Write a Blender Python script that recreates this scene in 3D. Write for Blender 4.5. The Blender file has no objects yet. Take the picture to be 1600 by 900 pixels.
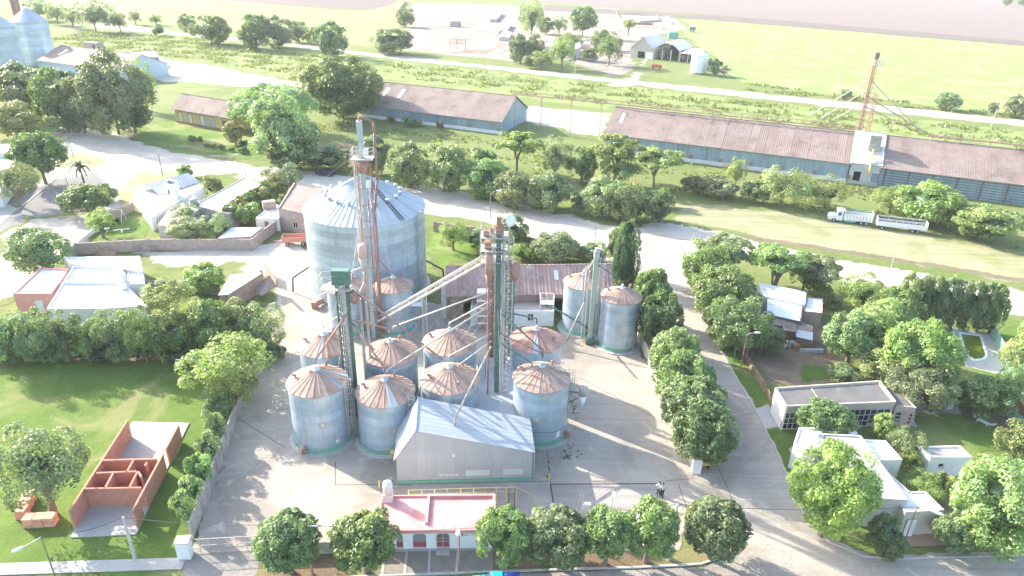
import bpy, math, random
import numpy as np
from math import sin, cos, pi, radians, sqrt, atan2
from mathutils import Vector, Matrix
rnd = random.Random(7)
rng = np.random.default_rng(7)
scene = bpy.context.scene
col = scene.collection

# ------------------------------------------------------------------ camera
CAM_H, F_PX, PITCH, ROLL = 50.0, 1100.0, radians(26.0), radians(1.5)
fw = Vector((0, cos(PITCH), -sin(PITCH))); rt0 = Vector((1, 0, 0)); up0 = rt0.cross(fw)
RT = rt0 * cos(ROLL) + up0 * sin(ROLL); UP = up0 * cos(ROLL) - rt0 * sin(ROLL)
cd = bpy.data.cameras.new('camera'); cam = bpy.data.objects.new('camera', cd); col.objects.link(cam)
cam.matrix_world = Matrix(((RT.x, UP.x, -fw.x, 0), (RT.y, UP.y, -fw.y, 0), (RT.z, UP.z, -fw.z, CAM_H), (0, 0, 0, 1)))
cd.sensor_width = 36; cd.lens = 36 * F_PX / 1600; cd.clip_end = 6000; cd.clip_start = 0.5
scene.camera = cam

# ------------------------------------------------------------------ light
SUN_EL, SUN_DIR = radians(26.5), Vector((-0.843, 0.538, 0)).normalized()
w = bpy.data.worlds.new('World'); scene.world = w; w.use_nodes = True
nt = w.node_tree; nt.nodes.clear()
sky = nt.nodes.new('ShaderNodeTexSky'); sky.sky_type = 'NISHITA'; sky.sun_disc = False
sky.sun_elevation = SUN_EL; sky.sun_rotation = atan2(SUN_DIR.x, SUN_DIR.y)
sky.air_density = 1.0; sky.dust_density = 2.0; sky.ozone_density = 1.0
bg = nt.nodes.new('ShaderNodeBackground'); bg.inputs[1].default_value = 0.15
wo = nt.nodes.new('ShaderNodeOutputWorld')
nt.links.new(sky.outputs[0], bg.inputs[0]); nt.links.new(bg.outputs[0], wo.inputs[0])
ld = bpy.data.lights.new('sun', 'SUN'); ld.energy = 3.1; ld.angle = radians(0.6); ld.color = (1, 0.93, 0.8)
lo = bpy.data.objects.new('sun', ld); col.objects.link(lo)
sd = Vector((SUN_DIR.x * cos(SUN_EL), SUN_DIR.y * cos(SUN_EL), sin(SUN_EL)))
lo.rotation_euler = sd.to_track_quat('Z', 'Y').to_euler(); lo.location = sd * 200
scene.view_settings.view_transform = 'Standard'; scene.view_settings.look = 'None'
scene.view_settings.exposure = 2.05; scene.view_settings.gamma = 1
scene.render.engine = 'CYCLES'
scene.cycles.max_bounces = 5; scene.cycles.diffuse_bounces = 3; scene.cycles.glossy_bounces = 2
scene.cycles.transmission_bounces = 3; scene.cycles.volume_bounces = 0; scene.cycles.transparent_max_bounces = 4
scene.cycles.use_denoising = True

# ------------------------------------------------------------------ surveying: where a sight line of the photo meets height z
def G(px, py, z=0.0):
    d = fw * F_PX + RT * (px - 800) - UP * (py - 450)
    t = (z - CAM_H) / d.z
    p = d * t
    return Vector((p.x, p.y, z))
def HT(bx, by, ty, z0=0.0):
    B = G(bx, by, z0); a = Vector((B.x, B.y, -CAM_H)); k = 450 - ty
    return -(k * a.dot(fw) - F_PX * a.dot(UP)) / (k * fw.z - F_PX * UP.z)
def PJ(p):
    v = Vector(p) - Vector((0, 0, CAM_H)); k = v.dot(fw)
    return 800 + F_PX * v.dot(RT) / k, 450 - F_PX * v.dot(UP) / k
def fit_rim(xl, xr, yf, h):
    """centre and radius of the level circle at height h whose outline spans xl..xr and dips to yf"""
    C = G((xl + xr) / 2, yf, h); r = 3.0; C.y += r
    for _ in range(40):
        P = [PJ((C.x + r * cos(a), C.y + r * sin(a), h)) for a in np.linspace(0, 2 * pi, 49)[:-1]]
        a, b, c = min(p[0] for p in P), max(p[0] for p in P), max(p[1] for p in P); k = PPM((C.x, C.y, h))
        r += ((xr - xl) - (b - a)) / 2 / k; C.x += ((xl + xr) - (a + b)) / 2 / k; C.y -= (yf - c) / k * 1.2
    return Vector((C.x, C.y, 0)), r
def PPM(p):
    return F_PX / ((Vector(p) - Vector((0, 0, CAM_H))).dot(fw))

# ------------------------------------------------------------------ objects
def tag(o, label=None, cat=None, group=None, kind=None):
    if label: o['label'] = label
    if cat: o['category'] = cat
    if group: o['group'] = group
    if kind: o['kind'] = kind
    return o
def thing(name, label, cat, loc=(0, 0, 0), rot=0, group=None):
    o = bpy.data.objects.new(name, None); col.objects.link(o); o.empty_display_size = .5
    o.location = loc; o.rotation_euler = (0, 0, rot)
    return tag(o, label, cat, group)
def link(name, me, parent=None, loc=(0, 0, 0), rot=(0, 0, 0), scale=(1, 1, 1), color=None):
    o = bpy.data.objects.new(name, me); col.objects.link(o)
    o.location = loc; o.rotation_euler = rot; o.scale = scale
    if parent: o.parent = parent
    if color: o.color = color
    return o
class M:
    def __init__(s): s.v = []; s.f = []
    def add(s, vs, fs):
        n = len(s.v); s.v += [tuple(v) for v in vs]; s.f += [tuple(i + n for i in f) for f in fs]; return s
    def box(s, x0, y0, z0, x1, y1, z1):
        return s.add([(x0, y0, z0), (x1, y0, z0), (x1, y1, z0), (x0, y1, z0), (x0, y0, z1), (x1, y0, z1), (x1, y1, z1), (x0, y1, z1)],
                     [(3, 2, 1, 0), (4, 5, 6, 7), (0, 1, 5, 4), (1, 2, 6, 5), (2, 3, 7, 6), (3, 0, 4, 7)])
    def beam(s, p, q, r, n=6, r2=None, sq=None):
        p = Vector(p); q = Vector(q); d = (q - p).normalized()
        u = d.orthogonal() if abs(d.z) > .999 else d.cross(Vector((0, 0, 1)))
        u.normalize(); w_ = d.cross(u); r2 = r if r2 is None else r2
        vs = []; off = pi / n if sq else 0
        for c, rr in ((p, r), (q, r2)):
            for i in range(n):
                a = 2 * pi * i / n + off; vs.append(c + u * (rr * cos(a)) + w_ * (rr * sin(a)))
        fs = [(i, (i + 1) % n, n + (i + 1) % n, n + i) for i in range(n)]
        fs += [tuple(range(n - 1, -1, -1)), tuple(range(n, 2 * n))]
        return s.add(vs, fs)
    def bar(s, p, q, r): return s.beam(p, q, r, 4, sq=1)
    def path(s, pts, r, n=6):
        for a, b in zip(pts, pts[1:]): s.beam(a, b, r, n)
        return s
    def lathe(s, prof, n=24, c=(0, 0, 0), cap=True, a0=0, a1=2 * pi):
        full = abs(a1 - a0 - 2 * pi) < 1e-6; m = n if full else n + 1; vs = []
        for (r, z) in prof:
            for i in range(m):
                a = a0 + (a1 - a0) * i / n; vs.append((c[0] + r * cos(a), c[1] + r * sin(a), c[2] + z))
        fs = []
        for k in range(len(prof) - 1):
            for i in range(n):
                j = (i + 1) % m; fs.append((k * m + i, k * m + j, (k + 1) * m + j, (k + 1) * m + i))
        if cap and full:
            fs.append(tuple(range(m - 1, -1, -1))); fs.append(tuple(range((len(prof) - 1) * m, len(prof) * m)))
        return s.add(vs, fs)
    def prism(s, poly, z0, z1):
        poly = ccw(poly); n = len(poly)
        z0f = z0 if callable(z0) else (lambda p: z0); z1f = z1 if callable(z1) else (lambda p: z1)
        vs = [(p[0], p[1], z0f(p)) for p in poly] + [(p[0], p[1], z1f(p)) for p in poly]
        fs = [(i, (i + 1) % n, n + (i + 1) % n, n + i) for i in range(n)] + [tuple(range(n - 1, -1, -1)), tuple(range(n, 2 * n))]
        return s.add(vs, fs)
    def slab(s, q, t):       # four corners of the top, thickness t downwards
        q = [Vector(p) for p in q]; n = len(q)
        vs = q + [p - Vector((0, 0, t)) for p in q]
        return s.add(vs, [tuple(range(n)), tuple(range(2 * n - 1, n - 1, -1))] + [((i + 1) % n, i, n + i, n + (i + 1) % n) for i in range(n)])
    def mesh(s, name, mat, smooth=False):
        me = bpy.data.meshes.new(name); me.from_pydata(s.v, [], s.f)
        me.materials.append(mat)
        if smooth:
            me.polygons.foreach_set('use_smooth', [True] * len(me.polygons))
        me.update(); return me
    def obj(s, name, mat, parent=None, smooth=False, **k):
        return link(name, s.mesh(name, mat, smooth), parent, **k)
def area(p): return sum(p[i][0] * p[(i + 1) % len(p)][1] - p[(i + 1) % len(p)][0] * p[i][1] for i in range(len(p))) / 2
def ccw(p): return list(p) if area(p) > 0 else list(p)[::-1]

# ------------------------------------------------------------------ materials
MATS = {}
def nodes(name):
    m = bpy.data.materials.new(name); m.use_nodes = True; t = m.node_tree; t.nodes.clear()
    return m, t, t.nodes, t.links
def N(t, typ, **k):
    n = t.nodes.new(typ)
    for a, b in k.items(): setattr(n, a, b)
    return n
def math_(t, op, a, b=None, c=None, clamp=False):
    n = N(t, 'ShaderNodeMath', operation=op, use_clamp=clamp)
    for i, x in enumerate((a, b, c)):
        if x is None: continue
        if isinstance(x, (int, float)): n.inputs[i].default_value = x
        else: t.links.new(x, n.inputs[i])
    return n.outputs[0]
def mixc(t, fac, a, b, blend='MIX'):
    n = N(t, 'ShaderNodeMix', data_type='RGBA', blend_type=blend)
    for i, x in ((0, fac), (6, a), (7, b)):
        if isinstance(x, (int, float)): n.inputs[i].default_value = x
        elif isinstance(x, tuple): n.inputs[i].default_value = (*x[:3], 1)
        else: t.links.new(x, n.inputs[i])
    return n.outputs[2]
def noise(t, vec, scale, detail=4, rough=.6, dist=0, norm=(.35, .65)):
    n = N(t, 'ShaderNodeTexNoise'); n.inputs['Scale'].default_value = scale; n.inputs['Detail'].default_value = detail
    n.inputs['Roughness'].default_value = rough; n.inputs['Distortion'].default_value = dist
    t.links.new(vec, n.inputs['Vector'])
    if norm is None: return n.outputs[0]
    r = N(t, 'ShaderNodeMapRange'); t.links.new(n.outputs[0], r.inputs[0])
    r.inputs[1].default_value = norm[0]; r.inputs[2].default_value = norm[1]
    return r.outputs[0]
def worldpos(t):
    return N(t, 'ShaderNodeNewGeometry').outputs['Position']
def mat(name, c1, c2=None, scale=1.0, rough=.8, metal=0.0, bump=0.0, bscale=None, corr=None, cstr=.3, rand=.12, c3=None, s3=.15, a3=(.5, .62), spec=.5, stretch=None, objcol=False, sheets=0):
    """c1/c2 mixed by fine noise, c3 = wear patches, corr=(axis, period) = ribs, rand = tone change from piece to piece"""
    if name in MATS: return MATS[name]
    m, t, ns, L = nodes(name); MATS[name] = m
    out = N(t, 'ShaderNodeOutputMaterial'); b = N(t, 'ShaderNodeBsdfPrincipled'); L.new(b.outputs[0], out.inputs[0])
    pos = worldpos(t)
    if stretch:
        mp = N(t, 'ShaderNodeMapping'); mp.inputs['Scale'].default_value = stretch; L.new(pos, mp.inputs[0]); pos2 = mp.outputs[0]
    else: pos2 = pos
    c = mixc(t, noise(t, pos2, scale), c1, c2 or c1)
    if c3: c = mixc(t, noise(t, pos2, s3, 5, .7, 0, a3), c, c3)
    if rand:
        oi = N(t, 'ShaderNodeObjectInfo')
        c = mixc(t, 1.0, c, math_combine(t, math_(t, 'MULTIPLY_ADD', oi.outputs['Random'], rand * 2, 1 - rand)), 'MULTIPLY')
    if sheets:      # curved wall sheets: a tone for each sheet, a thin dark joint between them, faint drip marks
        tc = N(t, 'ShaderNodeTexCoord'); sx = N(t, 'ShaderNodeSeparateXYZ'); L.new(tc.outputs['Object'], sx.inputs[0])
        a_ = math_(t, 'MULTIPLY', math_(t, 'ARCTAN2', sx.outputs[1], sx.outputs[0]), sheets / (2 * pi))
        wn = N(t, 'ShaderNodeTexWhiteNoise', noise_dimensions='2D'); cb = N(t, 'ShaderNodeCombineXYZ'); L.new(math_(t, 'FLOOR', a_), cb.inputs[0]); L.new(N(t, 'ShaderNodeObjectInfo').outputs['Random'], cb.inputs[1]); L.new(cb.outputs[0], wn.inputs['Vector'])
        c = mixc(t, 1.0, c, math_combine(t, math_(t, 'MULTIPLY_ADD', wn.outputs['Value'], .16, .92)), 'MULTIPLY')
        c = mixc(t, math_(t, 'MULTIPLY', math_(t, 'LESS_THAN', math_(t, 'FRACT', a_), .02), .5), c, tuple(x * .5 for x in c1))
        mp2 = N(t, 'ShaderNodeMapping'); mp2.inputs['Scale'].default_value = (3.5, 3.5, .12); L.new(pos, mp2.inputs[0])
        c = mixc(t, math_(t, 'MULTIPLY', noise(t, mp2.outputs[0], 1, 4, .6, 0, (.5, .75)), .55), c, (.34, .31, .28))
    if objcol:
        c = mixc(t, 1.0, c, N(t, 'ShaderNodeObjectInfo').outputs['Color'], 'MULTIPLY')
    L.new(c, b.inputs['Base Color']); b.inputs['Roughness'].default_value = rough; b.inputs['Metallic'].default_value = metal
    b.inputs['Specular IOR Level'].default_value = spec
    hgt = None
    if bump:
        hgt = math_(t, 'MULTIPLY', noise(t, pos, bscale or scale * 3, 5, .65, 0, None), bump)
    if corr:
        tc = N(t, 'ShaderNodeTexCoord'); sx = N(t, 'ShaderNodeSeparateXYZ'); L.new(tc.outputs['Object'], sx.inputs[0])
        wv = math_(t, 'SINE', math_(t, 'MULTIPLY', sx.outputs['XYZ'.index(corr[0])], 2 * pi / corr[1]))
        wv = math_(t, 'MULTIPLY', wv, cstr * corr[1] * .15)
        hgt = wv if hgt is None else math_(t, 'ADD', hgt, wv)
    if hgt is not None:
        bp = N(t, 'ShaderNodeBump'); bp.inputs['Strength'].default_value = 1; bp.inputs['Distance'].default_value = 1
        L.new(hgt, bp.inputs['Height']); L.new(bp.outputs[0], b.inputs['Normal'])
    return m
def math_combine(t, v):
    n = N(t, 'ShaderNodeCombineXYZ')
    for i in range(3): t.links.new(v, n.inputs[i])
    return n.outputs[0]
def brick_mat(name, c1, c2, mortar, sc=1.0, rough=.9):
    m, t, ns, L = nodes(name); MATS[name] = m
    out = N(t, 'ShaderNodeOutputMaterial'); b = N(t, 'ShaderNodeBsdfPrincipled'); L.new(b.outputs[0], out.inputs[0])
    tc = N(t, 'ShaderNodeTexCoord'); sx = N(t, 'ShaderNodeSeparateXYZ'); L.new(tc.outputs['Object'], sx.inputs[0])
    cm = N(t, 'ShaderNodeCombineXYZ'); L.new(math_(t, 'ADD', sx.outputs[0], sx.outputs[1]), cm.inputs[0]); L.new(sx.outputs[2], cm.inputs[1])
    br = N(t, 'ShaderNodeTexBrick'); L.new(cm.outputs[0], br.inputs[0]); br.inputs['Scale'].default_value = 1
    br.inputs['Color1'].default_value = (*c1, 1); br.inputs['Color2'].default_value = (*c2, 1); br.inputs['Mortar'].default_value = (*mortar, 1)
    br.inputs['Brick Width'].default_value = .36 * sc; br.inputs['Row Height'].default_value = .21 * sc; br.inputs['Mortar Size'].default_value = .018 * sc
    c = mixc(t, noise(t, worldpos(t), 1.2), br.outputs[0], mixc(t, .5, br.outputs[0], tuple(x * .6 for x in c1)))
    L.new(c, b.inputs['Base Color']); b.inputs['Roughness'].default_value = rough
    bp = N(t, 'ShaderNodeBump'); bp.inputs['Distance'].default_value = .02; bp.invert = True; L.new(br.outputs['Fac'], bp.inputs['Height']); L.new(bp.outputs[0], b.inputs['Normal'])
    return m

def grass_color(t):
    """one grass colour field shared by the ground sheet and by the ragged borders of paths and yards"""
    p = worldpos(t)
    a = noise(t, p, .9, 6, .7); b = noise(t, p, .035, 3, .5); c = noise(t, p, 6, 3, .7); d = noise(t, p, .16, 5, .65, 1.0, (.45, .62))
    x = mixc(t, a, (.11, .17, .035), (.18, .235, .06))
    x = mixc(t, b, x, mixc(t, a, (.16, .20, .055), (.25, .275, .105)))
    x = mixc(t, math_(t, 'MULTIPLY', d, .55), x, (.25, .24, .11))
    x = mixc(t, math_(t, 'MULTIPLY', c, .45), x, (.07, .11, .03))
    return x
def ground_mat(name, cols=None, rough=.95, edge=True, tracks=None, patch=None, crack=False, oil=False, fine=9.0, bump=.03, green=0.0):
    m, t, ns, L = nodes(name); MATS[name] = m
    out = N(t, 'ShaderNodeOutputMaterial'); b = N(t, 'ShaderNodeBsdfPrincipled'); L.new(b.outputs[0], out.inputs[0])
    p = worldpos(t)
    if cols is None: c = grass_color(t)
    else:
        c = mixc(t, noise(t, p, .22, 6, .65, .6), cols[0], cols[1])
        c = mixc(t, math_(t, 'MULTIPLY', noise(t, p, fine, 3, .7), .35), c, tuple(x * .72 for x in cols[0]))
        if len(cols) > 2: c = mixc(t, noise(t, p, .07, 4, .6, .8, (.5, .6)), c, cols[2])
        if tracks:      # long wheel marks, (angle, strength)
            mp = N(t, 'ShaderNodeMapping'); mp.inputs['Rotation'].default_value = (0, 0, -tracks[0]); mp.inputs['Scale'].default_value = (.03, 1.1, 1)
            L.new(p, mp.inputs[0]); c = mixc(t, math_(t, 'MULTIPLY', noise(t, mp.outputs[0], 1, 4, .7, .4), tracks[1]), c, tuple(x * .6 for x in cols[0]))
        if patch: c = mixc(t, noise(t, p, patch[0], 5, .7, .5, patch[1]), c, grass_color(t))
        if oil:       # dark drips and dusty spills
            c = mixc(t, math_(t, 'MULTIPLY', noise(t, p, .55, 6, .75, 1.2, (.6, .72)), .5), c, tuple(x * .55 for x in cols[0]))
            c = mixc(t, math_(t, 'MULTIPLY', noise(t, p, .3, 5, .7, 2.0, (.58, .7)), .5), c, tuple(min(.75, x * 1.35) for x in cols[1]))
        if crack:
            v = N(t, 'ShaderNodeTexVoronoi', feature='DISTANCE_TO_EDGE'); v.inputs['Scale'].default_value = .22; L.new(p, v.inputs[0])
            c = mixc(t, math_(t, 'LESS_THAN', v.outputs[0], .006), c, tuple(x * .35 for x in cols[0]))
        if green: c = mixc(t, green, c, (.1, .14, .04))
        if edge:
            at = N(t, 'ShaderNodeAttribute', attribute_name='edge')
            e = math_(t, 'ADD', at.outputs['Fac'], math_(t, 'MULTIPLY_ADD', noise(t, p, .8, 5, .7, 0, None), 1.6, -.8))
            e = math_(t, 'MULTIPLY_ADD', e, 2.2, -.6, clamp=True)
            c = mixc(t, e, grass_color(t), c)
    L.new(c, b.inputs['Base Color']); b.inputs['Roughness'].default_value = rough; b.inputs['Specular IOR Level'].default_value = .2
    if bump:
        h = math_(t, 'MULTIPLY', noise(t, p, 3.2, 7, .8, 0, None), bump * 6)
        bp = N(t, 'ShaderNodeBump'); L.new(h, bp.inputs['Height']); bp.inputs['Distance'].default_value = 1; L.new(bp.outputs[0], b.inputs['Normal'])
    return m
def leaf_mat(name, c1, c2, trans=.35):
    m, t, ns, L = nodes(name); MATS[name] = m
    out = N(t, 'ShaderNodeOutputMaterial')
    at = N(t, 'ShaderNodeAttribute', attribute_name='tone')
    c = mixc(t, at.outputs['Fac'], c1, c2)
    oi = N(t, 'ShaderNodeObjectInfo')
    c = mixc(t, 1.0, c, oi.outputs['Color'], 'MULTIPLY')
    d = N(t, 'ShaderNodeBsdfPrincipled'); d.inputs['Roughness'].default_value = .45; d.inputs['Specular IOR Level'].default_value = .5
    tr = N(t, 'ShaderNodeBsdfTranslucent'); mx = N(t, 'ShaderNodeMixShader'); mx.inputs[0].default_value = trans
    L.new(c, d.inputs['Base Color']); L.new(mixc(t, 1.0, c, (1.5, 1.45, .7), 'MULTIPLY'), tr.inputs[0])
    L.new(d.outputs[0], mx.inputs[1]); L.new(tr.outputs[0], mx.inputs[2]); L.new(mx.outputs[0], out.inputs[0])
    return m
def glass_mat(name, c=(.03, .04, .05)):
    return mat(name, c, rough=.12, rand=.1, spec=.8)

GALV = mat('galvanised_sheet', (.36, .455, .53), (.43, .525, .60), .7, .42, .35, corr=('Z', .22), cstr=.12, rand=.11, c3=(.50, .53, .54), s3=.4, a3=(.52, .7), stretch=(1, 1, 3), sheets=11)
GALV_ROOF = mat('galvanised_roof', (.38, .43, .46), (.45, .49, .52), .8, .6, .1, rand=.1)
GALV_PLAIN = mat('galvanised_steel', (.42, .48, .52), (.52, .56, .6), 2, .45, .3, rand=.1)
SILO_RUST = mat('faded_rust_roof', (.37, .235, .17), (.47, .33, .26), 1.2, .75, .0, rand=.2, c3=(.36, .20, .15), s3=.5, a3=(.55, .7))
RUST_ROOF = mat('rusty_corrugated_roof', (.225, .165, .14), (.29, .225, .195), .5, .85, 0, corr=('X', .45), cstr=.2, rand=.07, c3=(.17, .12, .10), s3=.25, a3=(.5, .65))
RED_ROOF = mat('red_painted_roof', (.34, .21, .18), (.43, .29, .25), .6, .75, 0, corr=('X', .6), cstr=.5, rand=.1, c3=(.6, .5, .45), s3=.5, a3=(.58, .68))
GREEN_STEEL = mat('green_painted_steel', (.06, .13, .105), (.10, .18, .15), 3, .5, .0, rand=.15, c3=(.3, .2, .14), s3=1.2, a3=(.6, .7))
GREEN_BAND = mat('green_plinth_paint', (.13, .34, .23), (.18, .40, .28), 2, .7, rand=.1)
RED_STEEL = mat('red_oxide_steel', (.30, .135, .105), (.40, .22, .18), 3, .6, .0, rand=.15, c3=(.5, .36, .3), s3=1.5, a3=(.58, .68))
BROWN_STEEL = mat('brown_primer_steel', (.30, .16, .13), (.38, .23, .19), 3, .65, rand=.2)
PALE_STEEL = mat('pale_painted_steel', (.35, .33, .30), (.47, .44, .41), 3, .55, rand=.1)
DARK_STEEL = mat('dark_steel', (.05, .05, .05), (.09, .085, .08), 5, .6, rand=.2)
WHITE = mat('white_plaster', (.72, .71, .68), (.8, .79, .77), .8, .85, c3=(.6, .58, .54), s3=.6, a3=(.56, .75), rand=.05)
WHITE_ROOF = mat('white_roof_membrane', (.66, .68, .70), (.76, .77, .78), .5, .8, c3=(.5, .51, .52), s3=.3, a3=(.55, .75), rand=.04)
WHITE_SHEET = mat('white_sheet_metal', (.74, .76, .78), (.8, .81, .82), .5, .4, .1, corr=('X', .5), cstr=.15, rand=.08, c3=(.6, .6, .58), s3=.4, a3=(.52, .7))
BEIGE = mat('beige_plaster', (.50, .46, .40), (.56, .52, .46), .8, .85, rand=.05, c3=(.42, .38, .33), s3=.5, a3=(.55, .75))
CONCRETE = mat('concrete', (.42, .40, .37), (.52, .50, .46), 1.2, .9, bump=.01, bscale=8, rand=.08, c3=(.33, .31, .28), s3=.4, a3=(.55, .75))
OLD_CONC = mat('weathered_concrete', (.30, .28, .25), (.42, .39, .35), 1.2, .95, bump=.01, bscale=8, rand=.1, c3=(.2, .19, .17), s3=.5, a3=(.5, .7))
GREY_ROOF = mat('grey_painted_roof', (.40, .42, .44), (.46, .48, .50), .6, .6, corr=('X', .5), cstr=.3, rand=.08)
DARK_ROOF = mat('bitumen_roof', (.105, .10, .10), (.14, .135, .13), .5, .9, rand=.05, c3=(.18, .17, .165), s3=.3, a3=(.55, .7))
BLUE_SHEET = mat('blue_grey_wall_sheet', (.23, .32, .38), (.32, .41, .46), .5, .6, .15, corr=('X', .5), cstr=.5, rand=.16, c3=(.36, .24, .18), s3=.35, a3=(.62, .72), stretch=(1, 1, .2))
SHED_SHEET = mat('grey_ribbed_wall_sheet', (.42, .405, .39), (.47, .455, .44), .5, .7, .0, corr=('X', .25), cstr=.15, rand=.05)
YELLOW = mat('ochre_plaster', (.56, .42, .17), (.62, .48, .22), .6, .85, c3=(.5, .42, .28), s3=.4, rand=.05)
ORANGE = mat('coral_plaster', (.66, .28, .23), (.72, .34, .28), .6, .85, rand=.05)
PINK_ROOF = mat('pink_roof_coating', (.58, .23, .22), (.66, .31, .29), .5, .75, rand=.05, c3=(.7, .42, .39), s3=.35, a3=(.5, .7))
MAROON = mat('maroon_paint', (.32, .05, .06), (.38, .08, .09), 2, .7)
SAFETY = mat('yellow_paint', (.72, .55, .14), (.78, .62, .25), 3, .55)
WOOD = mat('old_wood', (.22, .15, .1), (.32, .23, .16), 3, .9, rand=.2)
BARK = mat('bark', (.15, .115, .08), (.24, .19, .14), 3, .95, bump=.03, bscale=12)
GLASS = glass_mat('dark_window_glass')
TYRE = mat('tyre_rubber', (.03, .03, .03), (.05, .05, .05), 5, .8)
SOIL = mat('turned_soil', (.30, .19, .13), (.38, .26, .18), 2, 1, bump=.05, bscale=6)
HOLLOW = brick_mat('hollow_clay_brick', (.64, .28, .19), (.56, .22, .15), (.5, .33, .27), 1.0)
BRICK = brick_mat('old_brick', (.44, .29, .23), (.36, .24, .19), (.48, .42, .37), .9)
BRICK_P = brick_mat('pale_brick', (.50, .38, .32), (.44, .33, .28), (.52, .47, .42), .9)
PAVER = brick_mat('paver_block', (.33, .28, .23), (.28, .24, .20), (.2, .18, .15), .8)
# ------------------------------------------------------------------ ground, fields, roads
def sdf(poly, X, Y):
    n = len(poly); d = np.full(X.shape, 1e9); inside = np.zeros(X.shape, bool)
    for i in range(n):
        x0, y0 = poly[i][:2]; x1, y1 = poly[(i + 1) % n][:2]
        ex, ey = x1 - x0, y1 - y0; wx, wy = X - x0, Y - y0
        t = np.clip((wx * ex + wy * ey) / (ex * ex + ey * ey + 1e-9), 0, 1)
        d = np.minimum(d, (wx - ex * t) ** 2 + (wy - ey * t) ** 2)
        c = ((y0 <= Y) & (y1 > Y)) | ((y1 <= Y) & (y0 > Y))
        xi = x0 + (Y - y0) / (ey if abs(ey) > 1e-9 else 1e-9) * ex
        inside ^= c & (X < xi)
    return np.where(inside, np.sqrt(d), -np.sqrt(d))
def soft(name, polys, m, cell=.7, z=.01, feather=1.6, margin=1.2, kind='structure', label=None):
    """sheet with a ragged feathered border: cells near or inside the outlines, with an edge value"""
    polys = [[G(*p) if len(p) == 2 else Vector(p) for p in q] for q in polys]
    xs = [p[0] for q in polys for p in q]; ys = [p[1] for q in polys for p in q]
    X, Y = np.meshgrid(np.arange(min(xs) - margin - cell, max(xs) + margin + cell, cell), np.arange(min(ys) - margin - cell, max(ys) + margin + cell, cell))
    D = np.full(X.shape, -1e9)
    for q in polys: D = np.maximum(D, sdf(q, X, Y))
    wob = sum(np.sin(X * k * .9 + Y * k * .5 + k) * np.cos(Y * k * 1.1 - X * k * .4 + 2 * k) / k for k in (.35, .8, 1.9)) * .35 * min(1, feather)
    D = D + wob * min(feather, 1.5)
    keep = (D[:-1, :-1] > -margin) | (D[1:, 1:] > -margin) | (D[:-1, 1:] > -margin) | (D[1:, :-1] > -margin)
    ny, nx = X.shape; idx = np.arange(ny * nx).reshape(ny, nx)
    a = idx[:-1, :-1][keep]; b = idx[:-1, 1:][keep]; c = idx[1:, 1:][keep]; d = idx[1:, :-1][keep]
    F = np.stack([a, b, c, d], 1); used = np.unique(F); remap = np.zeros(ny * nx, int); remap[used] = np.arange(len(used))
    V = np.stack([X.ravel()[used], Y.ravel()[used], np.full(len(used), z)], 1)
    me = bpy.data.meshes.new(name); me.vertices.add(len(V)); me.vertices.foreach_set('co', V.ravel().astype(np.float32))
    F = remap[F]; me.loops.add(F.size); me.loops.foreach_set('vertex_index', F.ravel().astype(np.int32))
    me.polygons.add(len(F)); me.polygons.foreach_set('loop_start', np.arange(0, F.size, 4, dtype=np.int32)); me.polygons.foreach_set('loop_total', np.full(len(F), 4, dtype=np.int32))
    at = me.attributes.new('edge', 'FLOAT', 'POINT'); at.data.foreach_set('value', np.clip(D.ravel()[used] / feather + .5, -.6, 1.6).astype(np.float32))
    me.materials.append(m); me.update(calc_edges=True); me.validate()
    o = link(name, me); o['kind'] = kind
    return o
def sheet(name, pts, m, z=.02, kind='structure', t=0):
    pts = ccw([(G(*p) if len(p) == 2 else Vector(p)) for p in pts])
    mm = M()
    if t: mm.prism([(p[0], p[1]) for p in pts], -.05, t)
    else: mm.add([(p[0], p[1], z) for p in pts], [tuple(range(len(pts)))])
    o = mm.obj(name, m); o['kind'] = kind; return o

def patch(name, polys, m, z, jit=.25, step=.6, kind='structure'):
    """flat sheets whose outline wanders a little"""
    mm = M(); r_ = random.Random(len(name))
    for pts in polys:
        P = ccw([(G(*p) if len(p) == 2 else Vector(p)) for p in pts]); out = []
        for a, b in zip(P, P[1:] + P[:1]):
            n_ = max(1, int((b - a).length / step)); d = (b - a).normalized(); nn = Vector((-d.y, d.x, 0))
            for i in range(n_):
                q = a.lerp(b, i / n_); w_ = sin(q.x * 1.3 + q.y * .7) * .5 + sin(q.x * 3.1 - q.y * 2.3) * .3 + r_.uniform(-.3, .3); q = q + nn * w_ * jit; out.append((q.x, q.y, z))
        mm.add(out, [tuple(range(len(out)))])
    o = mm.obj(name, m); o['kind'] = kind; return o
GRASS = ground_mat('grass', edge=False, bump=.02)
g = M(); g.add([(-2500, -300, 0), (2500, -300, 0), (2500, 3500, 0), (-2500, 3500, 0)], [(0, 1, 2, 3)]); g.obj('ground', GRASS)['kind'] = 'structure'
DIRT = ground_mat('pale_dirt', ((.60, .53, .44), (.70, .63, .54), (.53, .46, .37)), tracks=(radians(-22), .35), patch=(.25, (.68, .8)))
DIRT_FAR = ground_mat('pale_far_road', ((.42, .38, .31), (.50, .46, .38)), tracks=(radians(-27), .3))
YARD = ground_mat('concrete_yard', ((.46, .40, .335), (.56, .495, .42), (.37, .32, .265)), tracks=(radians(78), .3), edge=False, oil=True)
GRAVEL = ground_mat('dusty_gravel_street', ((.47, .41, .345), (.57, .51, .43), (.38, .33, .275)), oil=True, tracks=(radians(92), .45), patch=(.3, (.68, .8)), edge=False)
ASPH = ground_mat('worn_asphalt', ((.24, .23, .22), (.31, .30, .29)), edge=False, tracks=(radians(48), .3))
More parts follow.
